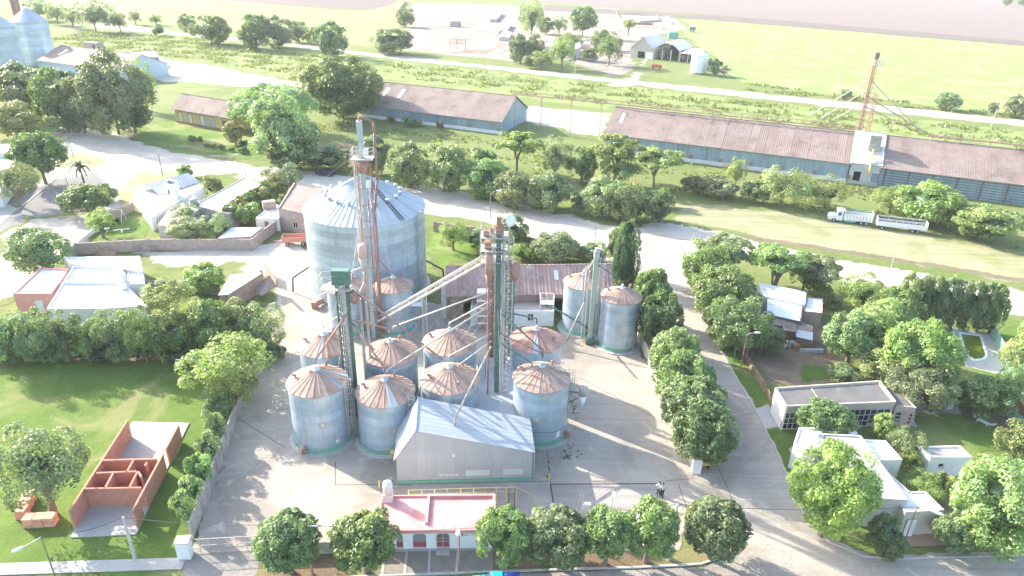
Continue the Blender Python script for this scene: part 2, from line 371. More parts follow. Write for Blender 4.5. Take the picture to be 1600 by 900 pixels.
CONC_G = ground_mat('concrete_street', ((.41, .37, .33), (.51, .47, .42), (.35, .32, .28)), tracks=(radians(4), .5), edge=False)
SLAB = ground_mat('concrete_slab', ((.46, .44, .41), (.56, .54, .50)), edge=False)
BARE = ground_mat('bare_garden_soil', ((.25, .175, .12), (.33, .24, .17), (.2, .14, .1)), patch=(.35, (.55, .66)))
FIELD_SOIL = ground_mat('ploughed_field_soil', ((.215, .17, .15), (.25, .205, .185)), edge=False, tracks=(radians(-27), .3))
FIELD_DARK = ground_mat('ploughed_field_border', ((.155, .12, .108), (.18, .145, .13)), edge=False)
FIELD_GREEN = ground_mat('young_crop', ((.22, .30, .085), (.28, .35, .12), (.31, .35, .15)), edge=False, tracks=(radians(-27), .15), fine=3)
LAWNP = ground_mat('lawn_patch', ((.11, .20, .035), (.17, .27, .055), (.22, .27, .085)), edge=False, bump=.06, fine=2.5)
LAWN = ground_mat('lawn', ((.13, .225, .04), (.20, .30, .065), (.29, .31, .12)), edge=True, bump=.07, fine=2.2)
SCRUB = ground_mat('rough_pasture', ((.20, .26, .075), (.28, .32, .12), (.15, .2, .06)), edge=True, bump=.03)
FARMYARD = ground_mat('trampled_farmyard', ((.31, .26, .215), (.40, .34, .29), (.22, .17, .135)))
LITTER = ground_mat('leaf_litter', ((.20, .14, .09), (.28, .2, .13), (.24, .22, .1)), edge=False)

# far fields
sheet('ploughed_field', [(560, -60), (2200, -10), (2400, 146), (1600, 64), (1215, 31), (640, -12), (560, -20)], FIELD_SOIL, .05)
sheet('ploughed_field_headland', [(850, 8), (1215, 31), (1600, 64), (2400, 146), (2400, 154), (1600, 72), (1215, 40), (1075, 28), (850, 17)], FIELD_DARK, .09)
sheet('left_ploughed_field', [(290, -20), (330, -1), (430, 7), (520, 14), (575, 16), (612, 8), (635, -12), (600, -30)], FIELD_DARK, .05)
soft('crop_field', [[(1060, 30), (1215, 41), (1600, 73), (1900, 100), (1900, 215), (1600, 178), (1500, 168), (1330, 150), (1160, 126), (1140, 100), (1085, 60)]], FIELD_GREEN, 4, .03)
soft('left_crop_field', [[(70, -20), (250, -8), (500, 16), (580, 18), (640, 0), (628, 25), (618, 60), (590, 70), (520, 65), (360, 48), (220, 30), (90, 10)]], FIELD_GREEN, 5, .03)
soft('farmyard', [[(646, 4), (800, 8), (845, 15), (950, 12), (1052, 28), (1075, 45), (1000, 60), (985, 75), (990, 108), (965, 122), (935, 110), (900, 100), (870, 92), (800, 96), (775, 92), (720, 88), (632, 78), (630, 50)]], FARMYARD, 2.2, .06, 3, 3)
soft('pasture', [[(240, 140), (300, 100), (420, 75), (540, 85), (620, 90), (800, 110), (1200, 160), (1620, 208), (1700, 250), (1600, 240), (1200, 205), (950, 172), (800, 150), (600, 125), (480, 130), (380, 130), (300, 145)]], SCRUB, 2.2, .01, 4, 3)
soft('dirt_road', [[(140, 36), (200, 38), (260, 48), (400, 62), (520, 76), (640, 89), (800, 106), (1000, 127), (1200, 147), (1400, 167), (1620, 190), (1900, 222), (1900, 236), (1620, 200), (1400, 177), (1200, 156), (1000, 134), (800, 112), (640, 95), (520, 81), (400, 67), (260, 53), (150, 43)],
                   [(948, 135), (985, 100), (1012, 92), (1000, 112), (992, 134)]], DIRT_FAR, 1.6, .03, 2.2, 2.5)
soft('elevator_yard_track', [[(75, 80), (130, 82), (200, 88), (260, 93), (330, 102), (380, 113), (440, 125), (500, 132), (480, 146), (400, 137), (300, 128), (250, 128), (225, 112), (190, 128), (60, 118)], [(805, 165), (950, 178), (945, 215), (870, 200), (810, 190)]], DIRT, 1.2, .02, 2.5, 2.5)
# the diagonal earth road and its widening by the station
soft('diagonal_dirt_road', [[(75, 205), (130, 200), (200, 212), (260, 235), (330, 248), (400, 262), (480, 268), (560, 278), (680, 296), (760, 310), (860, 330), (930, 345), (985, 362), (1010, 350), (1080, 335), (1130, 358), (1250, 392), (1420, 425), (1620, 458), (1900, 500), (1900, 540), (1600, 490), (1440, 462), (1320, 438), (1200, 405), (1110, 392), (1085, 410), (1075, 450), (1000, 440), (960, 420), (880, 385), (780, 352), (680, 337), (600, 325), (480, 300), (400, 278), (330, 270), (300, 275), (235, 300), (200, 325), (165, 340), (120, 310), (90, 300), (60, 290), (85, 250)]], DIRT, .8, .02, 2.0, 2)
soft('mown_verge', [[(1040, 318), (1150, 325), (1300, 345), (1450, 370), (1620, 400), (1900, 450), (1900, 478), (1620, 443), (1450, 415), (1320, 395), (1180, 370), (1090, 345), (1055, 345)]], ground_mat('dry_mown_grass', ((.35, .345, .19), (.46, .43, .27), (.26, .29, .12)), tracks=(radians(-25), .7)), .9, .03, 2.5, 2.5)
patch('drainage_ditch', [[(1150, 366), (1200, 373), (1300, 388), (1450, 411), (1620, 440), (1620, 446), (1450, 416), (1300, 393), (1180, 375)]], ground_mat('ditch_earth', ((.17, .13, .09), (.24, .19, .13)), edge=False), 0.045, 0.5)
soft('bare_ground_behind_road', [[(320, 198), (345, 185), (400, 215), (545, 225), (560, 262), (480, 235), (430, 245)]], BARE, .9, .012, 2, 2)
# compound yard
patch('compound_yard', [[(400, 575), (440, 480), (430, 430), (455, 400), (478, 400), (665, 470), (705, 480), (880, 520), (1000, 545), (1030, 610), (1085, 730), (1090, 760), (1080, 790), (1060, 860), (430, 850), (300, 860), (320, 800), (360, 680)]], YARD, 0.025, 0.3)
soft('side_lot_dirt', [[(225, 392), (290, 388), (400, 386), (470, 360), (480, 470), (440, 500), (435, 540), (405, 575), (425, 480), (435, 430), (380, 415), (240, 410)]], DIRT, .6, .02, 1.5, 1.2)
# streets
patch('gravel_street', [[(1000, 445), (1080, 445), (1108, 500), (1140, 550), (1190, 640), (1225, 705), (1262, 790), (1310, 846), (1365, 867), (1620, 862), (1900, 850), (1900, 960), (1100, 960), (1110, 895), (1150, 880), (1166, 850), (1160, 812), (1110, 800), (1040, 800), (1040, 752), (1080, 730), (1120, 725), (1145, 690), (1110, 610), (1060, 530), (1035, 480)]], GRAVEL, 0.03, 0.25)
sheet('concrete_street', [(280, 902), (305, 870), (600, 905), (800, 897), (1100, 886), (1160, 860), (1330, 868), (1620, 885), (1620, 1000), (200, 1000)], CONC_G, .014)
sheet('driveway_apron', [(286, 860), (404, 853), (480, 905), (480, 960), (250, 960), (285, 895)], CONC_G, .034)
sheet('asphalt_street', [(-60, 470), (-60, 385), (0, 322), (86, 281), (150, 270), (180, 300), (130, 345), (95, 400), (20, 465)], ASPH, .028)
soft('dusty_street_corner', [[(-40, 470), (5, 380), (45, 340), (95, 345), (165, 330), (160, 355), (100, 400), (25, 460)]], DIRT, .6, .034, 1.5, 1)
# lawns
soft('vacant_lot_lawn', [[(-60, 580), (0, 572), (150, 562), (300, 565), (372, 580), (370, 620), (345, 700), (290, 840), (285, 895), (-80, 905)]], LAWN, .6, .02, 1.5, 1.2)
patch('garden_lawn', [[(150, 372), (160, 355), (205, 325), (240, 340), (225, 372)]], LAWNP, 0.034, 0.3)
soft('compound_lawn', [[(668, 362), (700, 352), (700, 402), (702, 440), (680, 400), (668, 390)], [(700, 372), (820, 398), (800, 408), (700, 408)]], LAWN, .5, .03, .8, .8)
soft('station_lawn', [[(215, 195), (270, 190), (345, 205), (400, 215), (420, 250), (330, 240), (240, 225), (200, 205)]], LAWN, .8, .025, 1.5, 1.5)
patch('house_garden_lawn', [[(1400, 665), (1430, 640), (1490, 640), (1560, 670), (1570, 700), (1500, 720), (1420, 690)], [(1500, 570), (1600, 590), (1600, 640), (1520, 610)], [(1330, 590), (1250, 598), (1255, 570), (1300, 575)], [(1560, 520), (1600, 500), (1600, 590), (1575, 570)]], LAWNP, 0.034, 0.4)
patch('street_verge_grass', [[(1119, 532), (1138, 530), (1203, 625), (1206, 632), (1182, 638)], [(1198, 671), (1240, 672), (1262, 730), (1266, 815), (1245, 767)]], LAWNP, 0.045, 0.2)
soft('garden_earth', [[(1100, 500), (1180, 480), (1215, 510), (1330, 500), (1300, 590), (1210, 605), (1200, 625), (1150, 555)], [(1425, 640), (1500, 632), (1600, 655), (1600, 700), (1540, 690)], [(1350, 640), (1430, 650), (1500, 760), (1480, 800), (1400, 700)]], BARE, .5, .025, 1.2, 1)
patch('leaf_litter_strip', [[(395, 905), (408, 880), (500, 868), (600, 868), (600, 903)], [(745, 872), (1060, 862), (1120, 850), (1155, 840), (1160, 860), (1110, 882), (900, 893), (750, 895)]], LITTER, 0.05, 0.25)
patch('tree_row_earth', [[(1003, 560), (1020, 560), (1105, 735), (1135, 720), (1060, 600), (1030, 500), (1005, 480)], [(-20, 520), (0, 560), (80, 566), (440, 560), (440, 540), (380, 545), (150, 555)]], LITTER, 0.04, 0.4)
# pavements and kerbs
def strip(name, pts, wd, m, z=.05, h=None):
    pts = [(G(*p) if len(p) == 2 else Vector(p)) for p in pts]; L_, R_ = [], []
    for i, p in enumerate(pts):
        d = (pts[min(i + 1, len(pts) - 1)] - pts[max(i - 1, 0)]); d.normalize(); nn = Vector((-d.y, d.x, 0)) * wd / 2
        L_.append(p + nn); R_.append(p - nn)
    mm = M()
    for i in range(len(pts) - 1):
        q = [L_[i], R_[i], R_[i + 1], L_[i + 1]]
        if h: mm.prism([(a.x, a.y) for a in q], -.05, h)
        else: mm.add([(a.x, a.y, z) for a in q], [(0, 1, 2, 3)])
    o = mm.obj(name, m); o['kind'] = 'structure'; return o
strip('pavement', [(-60, 892), (100, 887), (288, 881)], 1.3, SLAB, .1, h=.1)
KERB = mat('kerb_concrete', (.40, .38, .34), (.5, .47, .43), 2, .9, rand=0)
strip('kerb', [(480, 905), (600, 900), (800, 893), (1000, 887), (1095, 882), (1135, 868), (1158, 845), (1163, 820), (1155, 800)], .2, KERB, h=.14)
strip('kerb', [(1110, 520), (1150, 590), (1180, 640), (1210, 700), (1240, 768), (1262, 820), (1300, 850), (1350, 870), (1400, 874), (1500, 871), (1620, 868)], .15, KERB, h=.12)
strip('kerb', [(28, 328), (60, 302), (86, 281), (91, 272), (88, 262)], .3, KERB, h=.14)
strip('kerb', [(-30, 345), (0, 330)], .3, KERB, h=.12)
sheet('pavement', [(-60, 380), (-60, 318), (0, 313), (28, 327), (0, 350)], SLAB, .06)
sheet('pavement', [(1180, 640), (1200, 632), (1220, 668), (1196, 669)], SLAB, .06)
sheet('driveway', [(1232, 702), (1243, 696), (1258, 728), (1248, 735)], SLAB, .06)
# grey pavers in front of the office, four bays
for k, (a, b) in enumerate((((602, 862), (635, 861)), ((637, 861), (670, 860)), ((673, 860), (714, 859)), ((717, 859), (770, 857)))):
    m_ = M(); P0, P1 = G(*a), G(*b); dd = G(a[0] - 4, 897) - P0; de = G(b[0], 896) - P1
    m_.prism([(q.x, q.y) for q in (P0, P1, P1 + de, P0 + dd)], -.02, .07); o = m_.obj('parking_bay', PAVER); o['kind'] = 'structure'
for a, b in (((636, 861), (632, 898)), ((671.5, 860), (670, 897)), ((715.5, 859), (713, 896)), ((601, 862), (597, 899))):
    strip('bay_divider', [a, b], .22, KERB, h=.09)
strip('pavement_edge', [(598, 861), (700, 858.5), (775, 856)], .35, KERB, h=.1)
for a_, b_ in (((855, 705), (860, 757)), ((524, 722), (524, 758)), ((524, 758), (622, 757)), ((622, 757), (858, 752)), ((1040, 752), (1085, 748)), ((1118, 722), (1140, 770)), ((1140, 770), (1166, 850)), ((1060, 757), (1075, 800)), ((350, 640), (445, 700)), ((905, 590), (1050, 668))):
    strip('slab_joint', [a_, b_], .07, DARK_STEEL, z=.033)
# weighbridge: slab, steel frame line
sheet('weighbridge_deck', [(861, 759), (1028, 757), (1045, 792), (866, 795)], CONC_G, .034)
for a, b in (((860, 757), (1028, 756)), ((860, 757), (867, 800)), ((1028, 756), (1042, 800))):
    strip('weighbridge_joint', [a, b], .16, DARK_STEEL, h=.045)
# ------------------------------------------------------------------ silos
def text_mesh(s, size, m, name='painted_number'):
    cu = bpy.data.curves.new(name, 'FONT'); cu.body = s; cu.size = size; cu.extrude = .008; cu.align_x = 'CENTER'; cu.align_y = 'CENTER'
    o = bpy.data.objects.new(name, cu); col.objects.link(o)
    dg = bpy.context.evaluated_depsgraph_get(); me = bpy.data.meshes.new_from_object(o.evaluated_get(dg))
    bpy.data.objects.remove(o); me.materials.clear(); me.materials.append(m); return me
WEDGE = {}
def wedge(r, ah, n, m, over=.16):
    k = (round(r, 2), round(ah, 2), n, m.name)
    if k not in WEDGE:
        mm = M(); a = pi / n; ri, ro = .35, r + over; zo = -over * ah / r
        P_ = lambda rr, an, z: (rr * cos(an), rr * sin(an), z)
        zi = ah * (1 - ri / r)
        sag = .008
        mm.add([P_(ri, -a, zi), P_(ro, -a, zo), P_(ro, 0, zo - sag), P_(ro, a, zo), P_(ri, a, zi), P_(ri, 0, zi - .005),
                P_(ro, -a, zo - .1), P_(ro, a, zo - .1)], [(0, 1, 2, 5), (5, 2, 3, 4), (1, 6, 7, 3)])
        mm.beam(P_(ri, -a, zi + .02), P_(ro, -a, zo + .02), .028 if n < 40 else .045, 4)
        WEDGE[k] = mm.mesh('roof_panel', m)
    return WEDGE[k]
RINGS = {}
def ring_mesh(r, h, n=56, m=None):
    m = m or GALV
    k = (round(r, 2), round(h, 2), m.name)
    if k not in RINGS:
        mm = M().lathe([(r, 0), (r, h)], n, cap=False)
        RINGS[k] = mm.mesh('wall_ring', m, True)
    return RINGS[k]
VENT = None
def vent_obj(parent, p, rot):
    global VENT
    if VENT is None:
        mm = M(); mm.beam((0, 0, 0), (0, 0, .3), .13, 8); mm.path([(0, 0, .3), (.12, 0, .45), (.34, 0, .42)], .15, 8)
        VENT = mm.mesh('roof_vent', BROWN_STEEL)
    return link('roof_vent', VENT, parent, loc=p, rot=(0, 0, rot))
def ladder(parent, r, h, ang, cage=True, z0=.6):
    mm = M(); u = Vector((cos(ang), sin(ang), 0)); s_ = Vector((-u.y, u.x, 0)); p = u * (r + .18)
    for sg in (-.22, .22): mm.bar(p + s_ * sg + Vector((0, 0, z0)), p + s_ * sg + Vector((0, 0, h + .4)), .045)
    z = z0
    while z < h: mm.bar(p - s_ * .22 + Vector((0, 0, z)), p + s_ * .22 + Vector((0, 0, z)), .018); z += .4
    mm.obj('ladder', PALE_STEEL, parent)
    if cage:
        cg = M(); z = z0 + 1.6
        while z < h + .8:
            pts = [p + s_ * (.38 * cos(t)) + u * (.1 + .6 * sin(t)) + Vector((0, 0, z)) for t in np.linspace(0, pi, 7)]
            cg.path(pts, .035, 4); z += .75
        for t in np.linspace(0.2, pi - .2, 5):
            q = p + s_ * (.38 * cos(t)) + u * (.1 + .6 * sin(t)); cg.bar(q + Vector((0, 0, z0 + 1.6)), q + Vector((0, 0, h + .6)), .02)
        cg.obj('ladder_cage', PALE_STEEL, parent)
SILOS = {}
def silo(key, px, py, wpx, h, label, ah=None, n=26, roofm=SILO_RUST, ring=.86, plinth='green', number=None, vents=(2.6, 4.6), lad=None, base=.6, group='grain silos of the compound', stripe=None, pad=True, numang=None):
    C, r = fit_rim(px, wpx, py, h); r -= .16; d = C.normalized()
    ah = ah or .48 * r
    t = thing('grain_silo', label, 'silo', C, 0, group); SILOS[key] = (C, r, h, ah)
    face = atan2(-d.y, -d.x)
    if pad: M().lathe([(r + .6, -.05), (r + .6, .14)], 48).obj('base_slab', CONCRETE, t)
    M().lathe([(r + .07, .1), (r + .07, base)], 48, cap=False).lathe([(r + .07, base), (r, base + .01)], 48, cap=False).obj('foundation_ring', GREEN_BAND if plinth == 'green' else CONCRETE, t, True)
    k = max(2, round((h - base) / ring)); hh = (h - base) / k
    for i in range(k):
        link('wall_ring', ring_mesh(r, hh), t, loc=(0, 0, base + i * hh), rot=(0, 0, i * .3), scale=(1 + .003 * (i % 2),) * 2 + (1,))
    wm = wedge(r, ah, n, roofm)
    wl = wedge(r, ah, n, GALV_ROOF)
    for i in range(n): link('roof_panel', wl if (roofm is not GALV_ROOF and (i * 7 + len(label)) % 23 == 0) else wm, t, loc=(0, 0, h), rot=(0, 0, 2 * pi * (i + .5) / n))
    M().lathe([(.42, -.12), (.42, .0), (.2, .12), (.16, .45)], 14).obj('roof_cap', GALV_PLAIN, t, loc=(0, 0, h + ah * (1 - .35 / r) + .05))
    for v in vents:
        vent_obj(t, (cos(face + v) * r * .7, sin(face + v) * r * .7, h + ah * .3), face + v)
    if number is not None:
        a = face + (numang or 0); p = Vector((cos(a), sin(a), 0)) * (r + .035)
        pl = M().box(-.42, -.02, -.36, .42, .02, .36).obj('number_plate', mat('number_plate_grey', (.42, .40, .36), rand=0), t, loc=(p.x, p.y, h * .5), rot=(0, 0, a + pi / 2))
        if number: link('painted_number', text_mesh(number, .62, mat('number_paint', (.75, .7, .55), rand=0)), pl, loc=(0, -.03, 0), rot=(pi / 2, 0, 0))
    if lad is not None:
        ladder(t, r, h, face + lad)
        a = face + lad; mm = M()     # roof walk from ladder to the cap
        for sg in (-.22, .22):
            s_ = Vector((-sin(a), cos(a), 0)) * sg
            mm.bar(Vector((cos(a) * r, sin(a) * r, h + .12)) + s_, Vector((cos(a) * .5, sin(a) * .5, h + ah * .93)) + s_, .03)
        for q in np.linspace(.1, .95, 12):
            c = Vector((cos(a) * (r + (.5 - r) * q), sin(a) * (r + (.5 - r) * q), h + .14 + (ah * .93 - .12) * q)); s_ = Vector((-sin(a), cos(a), 0)) * .22
            mm.bar(c - s_, c + s_, .02)
        mm.obj('roof_ladder', PALE_STEEL, t)
    return t
s4 = silo('4', 446, 621, 544, 7.5, 'pale blue silo marked 4, front row left, beside the dirt track', number='4', lad=1.0)
s3 = silo('3', 554, 637, 649, 6.4, 'silo marked 3 in the front row, just left of the ribbed shed', number='3', numang=.2, lad=.85)
s703 = silo('703', 655, 617, 749.5, 6.4, 'short silo directly behind the roof peak of the ribbed shed', vents=(2.4, .4, 5.0))
sfr = silo('FR', 800.5, 614, 892, 7.3, 'silo with a number plate at the right of the ribbed shed, facing the yard', number='1', lad=1.9, numang=-.1)
s2a = silo('2a', 465, 559, 550, 7.5, 'silo behind the one marked 4, at the green elevator', number=None)
s2b = silo('2b', 566, 572.5, 654, 6.4, 'low silo behind the one marked 3, its roof crossed by pipe shadows')
s2c = silo('2c', 659, 555.5, 746, 6.6, 'silo in the second row behind the short silo at the shed peak')
s2d = silo('2d', 795, 552, 879.5, 6.6, 'silo just behind the front right silo and right of the tall green elevator', vents=(1.2, 4.2), roofm=mat('deep_rust_roof', (.44, .22, .17), (.52, .29, .23), 1.2, .65, rand=.2))
s3a = silo('3a', 508, 459.5, 572, 6.8, 'small silo half hidden behind the green elevator head, before the giant silo')
s3b = silo('3b', 583, 458.4, 646, 6.8, 'slim silo in front of the right side of the giant silo')
sR1 = silo('R1', 880, 453, 942, 7.5, 'left silo of the pair by the brick barn, sunlit side white', group='pair of silos by the cypress', roofm=SILO_RUST)
sR2 = silo('R2', 938.6, 476, 1004.4, 7.6, 'right silo of the pair, beside the hedge trees along the street wall', number='', group='pair of silos by the cypress')
# the giant silo
big = silo('big', 471.5, 355, 664.5, 13.6, 'giant galvanised silo with a pale ribbed cone roof towering over the yard', ah=5.0, n=64, roofm=GALV_ROOF, ring=1.1, plinth='c', vents=(), group=None, base=.8)
CB, rB, hB, aB = SILOS['big']; faceB = atan2(-CB.y, -CB.x)
vm = M().lathe([(.2, 0), (.2, .25), (.32, .3), (.32, .5), (.1, .6)], 10).mesh('roof_vent', GALV_PLAIN, True)
for k in range(18):
    a = faceB - .05 + 2 * pi * k / 18; q = .62 if k % 1 == 0 else .8
    link('roof_vent', vm, big, loc=(cos(a) * rB * q, sin(a) * rB * q, hB + aB * (1 - q)))
ladder(big, rB, hB, faceB + .95, cage=True)
st = M(); a = faceB + .62
for sg in (-.3, .3):
    s_ = Vector((-sin(a), cos(a), 0)) * sg
    st.bar(Vector((cos(a) * rB, sin(a) * rB, hB + .15)) + s_, Vector((cos(a) * 1, sin(a) * 1, hB + aB * .9)) + s_, .04)
for q in np.linspace(0, 1, 26):
    rr = rB + (1 - rB) * q; c = Vector((cos(a) * rr, sin(a) * rr, hB + .2 + (aB * .9 - .1) * q)); s_ = Vector((-sin(a), cos(a), 0)) * .3
    st.bar(c - s_, c + s_, .05)
st.obj('roof_stair', DARK_STEEL, big)
for sgn, ang in ((1, 1.45), (-1, -1.5)):
    mm = M(); a = faceB + ang; u = Vector((cos(a), sin(a), 0)); p = u * (rB + .05)
    mm.path([p + Vector((0, 0, 4.2)), p + u * 2.6 + Vector((0, 0, 2.6)), p + u * 2.8 + Vector((0, 0, .2))], .14, 6)
    mm.obj('unloading_pipe', DARK_STEEL, big)
for k, ang in enumerate((-.9,)):
    a = faceB + ang; u = Vector((cos(a), sin(a), 0)); mm = M()
    mm.beam(u * (rB + .1) + Vector((0, 0, .7)), u * (rB + 1.5) + Vector((0, 0, .7)), .45, 10); mm.box(*(u * (rB + 1.6) + Vector((-.4, -.4, .1))), *(u * (rB + 1.6) + Vector((.4, .4, 1.1))))
    mm.obj('aeration_fan', RED_STEEL, big)
# small fans, hatches and signs at the foot of the front silos
for key, ang, m_, nm in (('4', -.75, RED_STEEL, 'aeration_fan'), ('3', .1, SAFETY, 'motor_cover'), ('FR', 1.2, RED_STEEL, 'aeration_fan')):
    C, r, h, ah = SILOS[key]; par = {'4': s4, '3': s3, 'FR': sfr}[key]; a = atan2(-C.y, -C.x) + ang; u = Vector((cos(a), sin(a), 0)); s_ = Vector((-u.y, u.x, 0))
    mm = M(); c = u * (r + .35) + Vector((0, 0, .55))
    mm.beam(c - s_ * .22, c + s_ * .22, .36, 12); mm.beam(u * (r - .05) + Vector((0, 0, .7)), c, .16, 6); mm.beam(c + s_ * .22, c + s_ * .5, .14, 8); mm.box(c.x - .2, c.y - .2, .1, c.x + .2, c.y + .2, .5)
    mm.obj(nm, m_, par)
for key, ang, w_, h_, z_ in (('3', .35, .8, .55, .95), ('FR', .75, .5, .7, 1.3), ('4', .45, .35, .35, 1.2)):
    C, r, h, ah = SILOS[key]; par = {'4': s4, '3': s3, 'FR': sfr}[key]; a = atan2(-C.y, -C.x) + ang; p = Vector((cos(a), sin(a), 0)) * (r + .04)
    M().box(-w_ / 2, -.02, -h_ / 2, w_ / 2, .02, h_ / 2).obj('warning_sign', WHITE, par, loc=(p.x, p.y, z_), rot=(0, 0, a + pi / 2))
for key, a0, z_ in (('FR', -.2, 1.9), ('3', .5, 3.2)):     # hoop cables and conduits
    C, r, h, ah = SILOS[key]; par = {'3': s3, 'FR': sfr}[key]; f0 = atan2(-C.y, -C.x); mm = M()
    mm.path([Vector((cos(f0 + a0 + t) * (r + .06), sin(f0 + a0 + t) * (r + .06), z_ + .12 * sin(t * 5))) for t in np.linspace(0, 1.3, 10)], .025, 4)
    p = Vector((cos(f0 + a0), sin(f0 + a0), 0)) * (r + .06); mm.bar(p + Vector((0, 0, .5)), p + Vector((0, 0, z_)), .025); mm.obj('conduit', DARK_STEEL, par)

# ------------------------------------------------------------------ elevators and pipes
def apex(k):
    C, r, h, ah = SILOS[k]; return C + Vector((0, 0, h + ah + .25))
def at(base, ty): return G(*base) + Vector((0, 0, HT(base[0], base[1], ty)))
def pipe(a, b, r, m, label, drop=.0, name='grain_pipe', group='grain pipes between the elevators and silos'):
    mm = M(); a, b = Vector(a), Vector(b)
    pts = [a, b] if not drop else [a, b + Vector((0, 0, drop)), b]
    r *= .7; mm.path(pts, r, 8)
    for p_ in pts[:1] + pts[-2:-1]:
        pass
    d = (pts[1] - a); n_ = max(1, int(d.length / 3))
    for i in range(1, n_): c = a + d * (i / n_); mm.beam(c - d.normalized() * .06, c + d.normalized() * .06, r * 1.25, 8)
    o = mm.obj(name, m, None, True); return tag(o, label, 'pipe', group)
def column(mm, p, z0, z1, w_): mm.box(p[0] - w_, p[1] - w_, z0, p[0] + w_, p[1] + w_, z1)
def lattice(mm, c, w_, z0, z1, step=1.5, r=.05):
    cs = [(c[0] + sx * w_, c[1] + sy * w_) for sx, sy in ((-1, -1), (1, -1), (1, 1), (-1, 1))]
    for x, y in cs: mm.bar((x, y, z0), (x, y, z1), r)
    z = z0; k = 0
    while z < z1 - .1:
        zn = min(z + step, z1)
        for i in range(4):
            a_, b_ = cs[i], cs[(i + 1) % 4]
            mm.bar((*a_, zn), (*b_, zn), r * .6)
            if k % 2: a_, b_ = b_, a_
            mm.bar((*a_, z), (*b_, zn), r * .5)
        z = zn; k += 1
def railing(mm, x0, y0, x1, y1, z, h=1.05, r=.03, step=1.2):
    P4 = [(x0, y0), (x1, y0), (x1, y1), (x0, y1), (x0, y0)]
    for a_, b_ in zip(P4, P4[1:]):
        L_ = sqrt((a_[0] - b_[0]) ** 2 + (a_[1] - b_[1]) ** 2); n_ = max(1, round(L_ / step))
        for hh in (h, h * .55): mm.bar((*a_, z + hh), (*b_, z + hh), r)
        for i in range(n_): x = a_[0] + (b_[0] - a_[0]) * i / n_; y = a_[1] + (b_[1] - a_[1]) * i / n_; mm.bar((x, y, z), (x, y, z + h), r)
def cyclone(par, p, r, hc, hk, m1, m2, name='dust_cyclone'):
    c = M().lathe([(r, 0), (r, hc), (r * .75, hc + .15), (r * .2, hc + .25)], 20, c=p).obj(name, m1, par, True)
    M().lathe([(r * .18, -hk), (r, 0)], 20, c=p).obj('cyclone_cone', m2, par, True)
    return c
# tower 1, by the giant silo
B1 = (585, 527); T1 = G(*B1); H1 = HT(585, 527, 182)
t1 = thing('bucket_elevator', 'tallest grey and red bucket elevator standing before the giant silo', 'elevator', T1)
m_ = M(); m_.box(-.24, -.25, 0, .24, .25, H1 - 2); [m_.box(-.29, -.3, z, .29, .3, z + .1) for z in np.arange(2, H1 - 2, 2.4)]; m_.obj('elevator_leg', GALV_PLAIN, t1)

hd = M(); hd.box(-.3, -.4, H1 - 3, .3, .4, H1 - 1); hd.prism([(-.3, -.4), (.3, -.4), (.3, .4), (-.3, .4)], H1 - 1, lambda p: H1 - .5); hd.obj('elevator_head', GALV_PLAIN, t1)
m_ = M(); lattice(m_, (-1.0, .9), .25, 0, H1 - 4, 1.6, .05); m_.obj('lattice_mast', PALE_STEEL, t1)
m_ = M(); m_.bar((-.6, -.2, 0), (-.6, -.2, H1 - 5), .09); m_.bar((.55, -.3, 0), (.55, -.3, H1 - 6), .07); m_.bar((.95, .6, 0), (.95, .6, H1 - 6), .07)
for z in np.arange(2, H1 - 6, 2.2): m_.bar((-.6, -.2, z), (.55, -.3, z), .05); m_.bar((.55, -.3, z), (.95, .6, z), .05); m_.bar((.55, -.3, z), (.95, .6, z + 2.2), .035)
m_.obj('support_frame', RED_STEEL, t1)
m_ = M(); m_.path([(0, 0, H1 - 1), (.1, 0, H1 + .1), (1.7, .1, H1 - .6), (1.75, .1, H1 - 2), (1.75, .1, H1 - 8), (1.25, -.1, H1 - 12), (1.25, -.1, 1)], .16, 8); m_.obj('return_pipe', RED_STEEL, t1, True)
m_ = M(); m_.box(-1.2, -1, H1 - 5.2, 1.5, 1, H1 - 5.1); railing(m_, -1.2, -1, 1.5, 1, H1 - 5.1); m_.obj('service_platform', PALE_STEEL, t1)
m_ = M(); m_.lathe([(.55, -.8), (.75, .2), (.4, .9)], 12, c=(.1, .1, H1 - 6.2)); m_.obj('distributor_hopper', RED_STEEL, t1, True)
m_ = M(); m_.box(.45, -.7, H1 - 8.8, 1.0, -.2, H1 - 7.8); m_.box(.3, -.5, H1 - 4.6, .9, .1, H1 - 3.9); m_.obj('drive_motor', WHITE, t1)
m_ = M(); ladder(t1, .2, H1 - 5, -pi / 2 - .5, cage=False)
cyclone(t1, (-.55, -.9, HT(585, 527, 398)), .62, 1.7, 1.9, mat('pinkish_primer', (.5, .34, .3), (.58, .42, .38), 2, .6), PALE_STEEL)
m_ = M(); zc = HT(585, 527, 425); m_.path([(-.55, -.9, zc + .3), (-.55, -.9, zc - 1), (-1.8, -2.5, zc - 3.5)], .12, 8); m_.obj('cyclone_outlet', PALE_STEEL, t1, True)
m_ = M(); column(m_, (.9, .5), 0, H1 - 9, .09); m_.obj('red_column', RED_STEEL, t1)
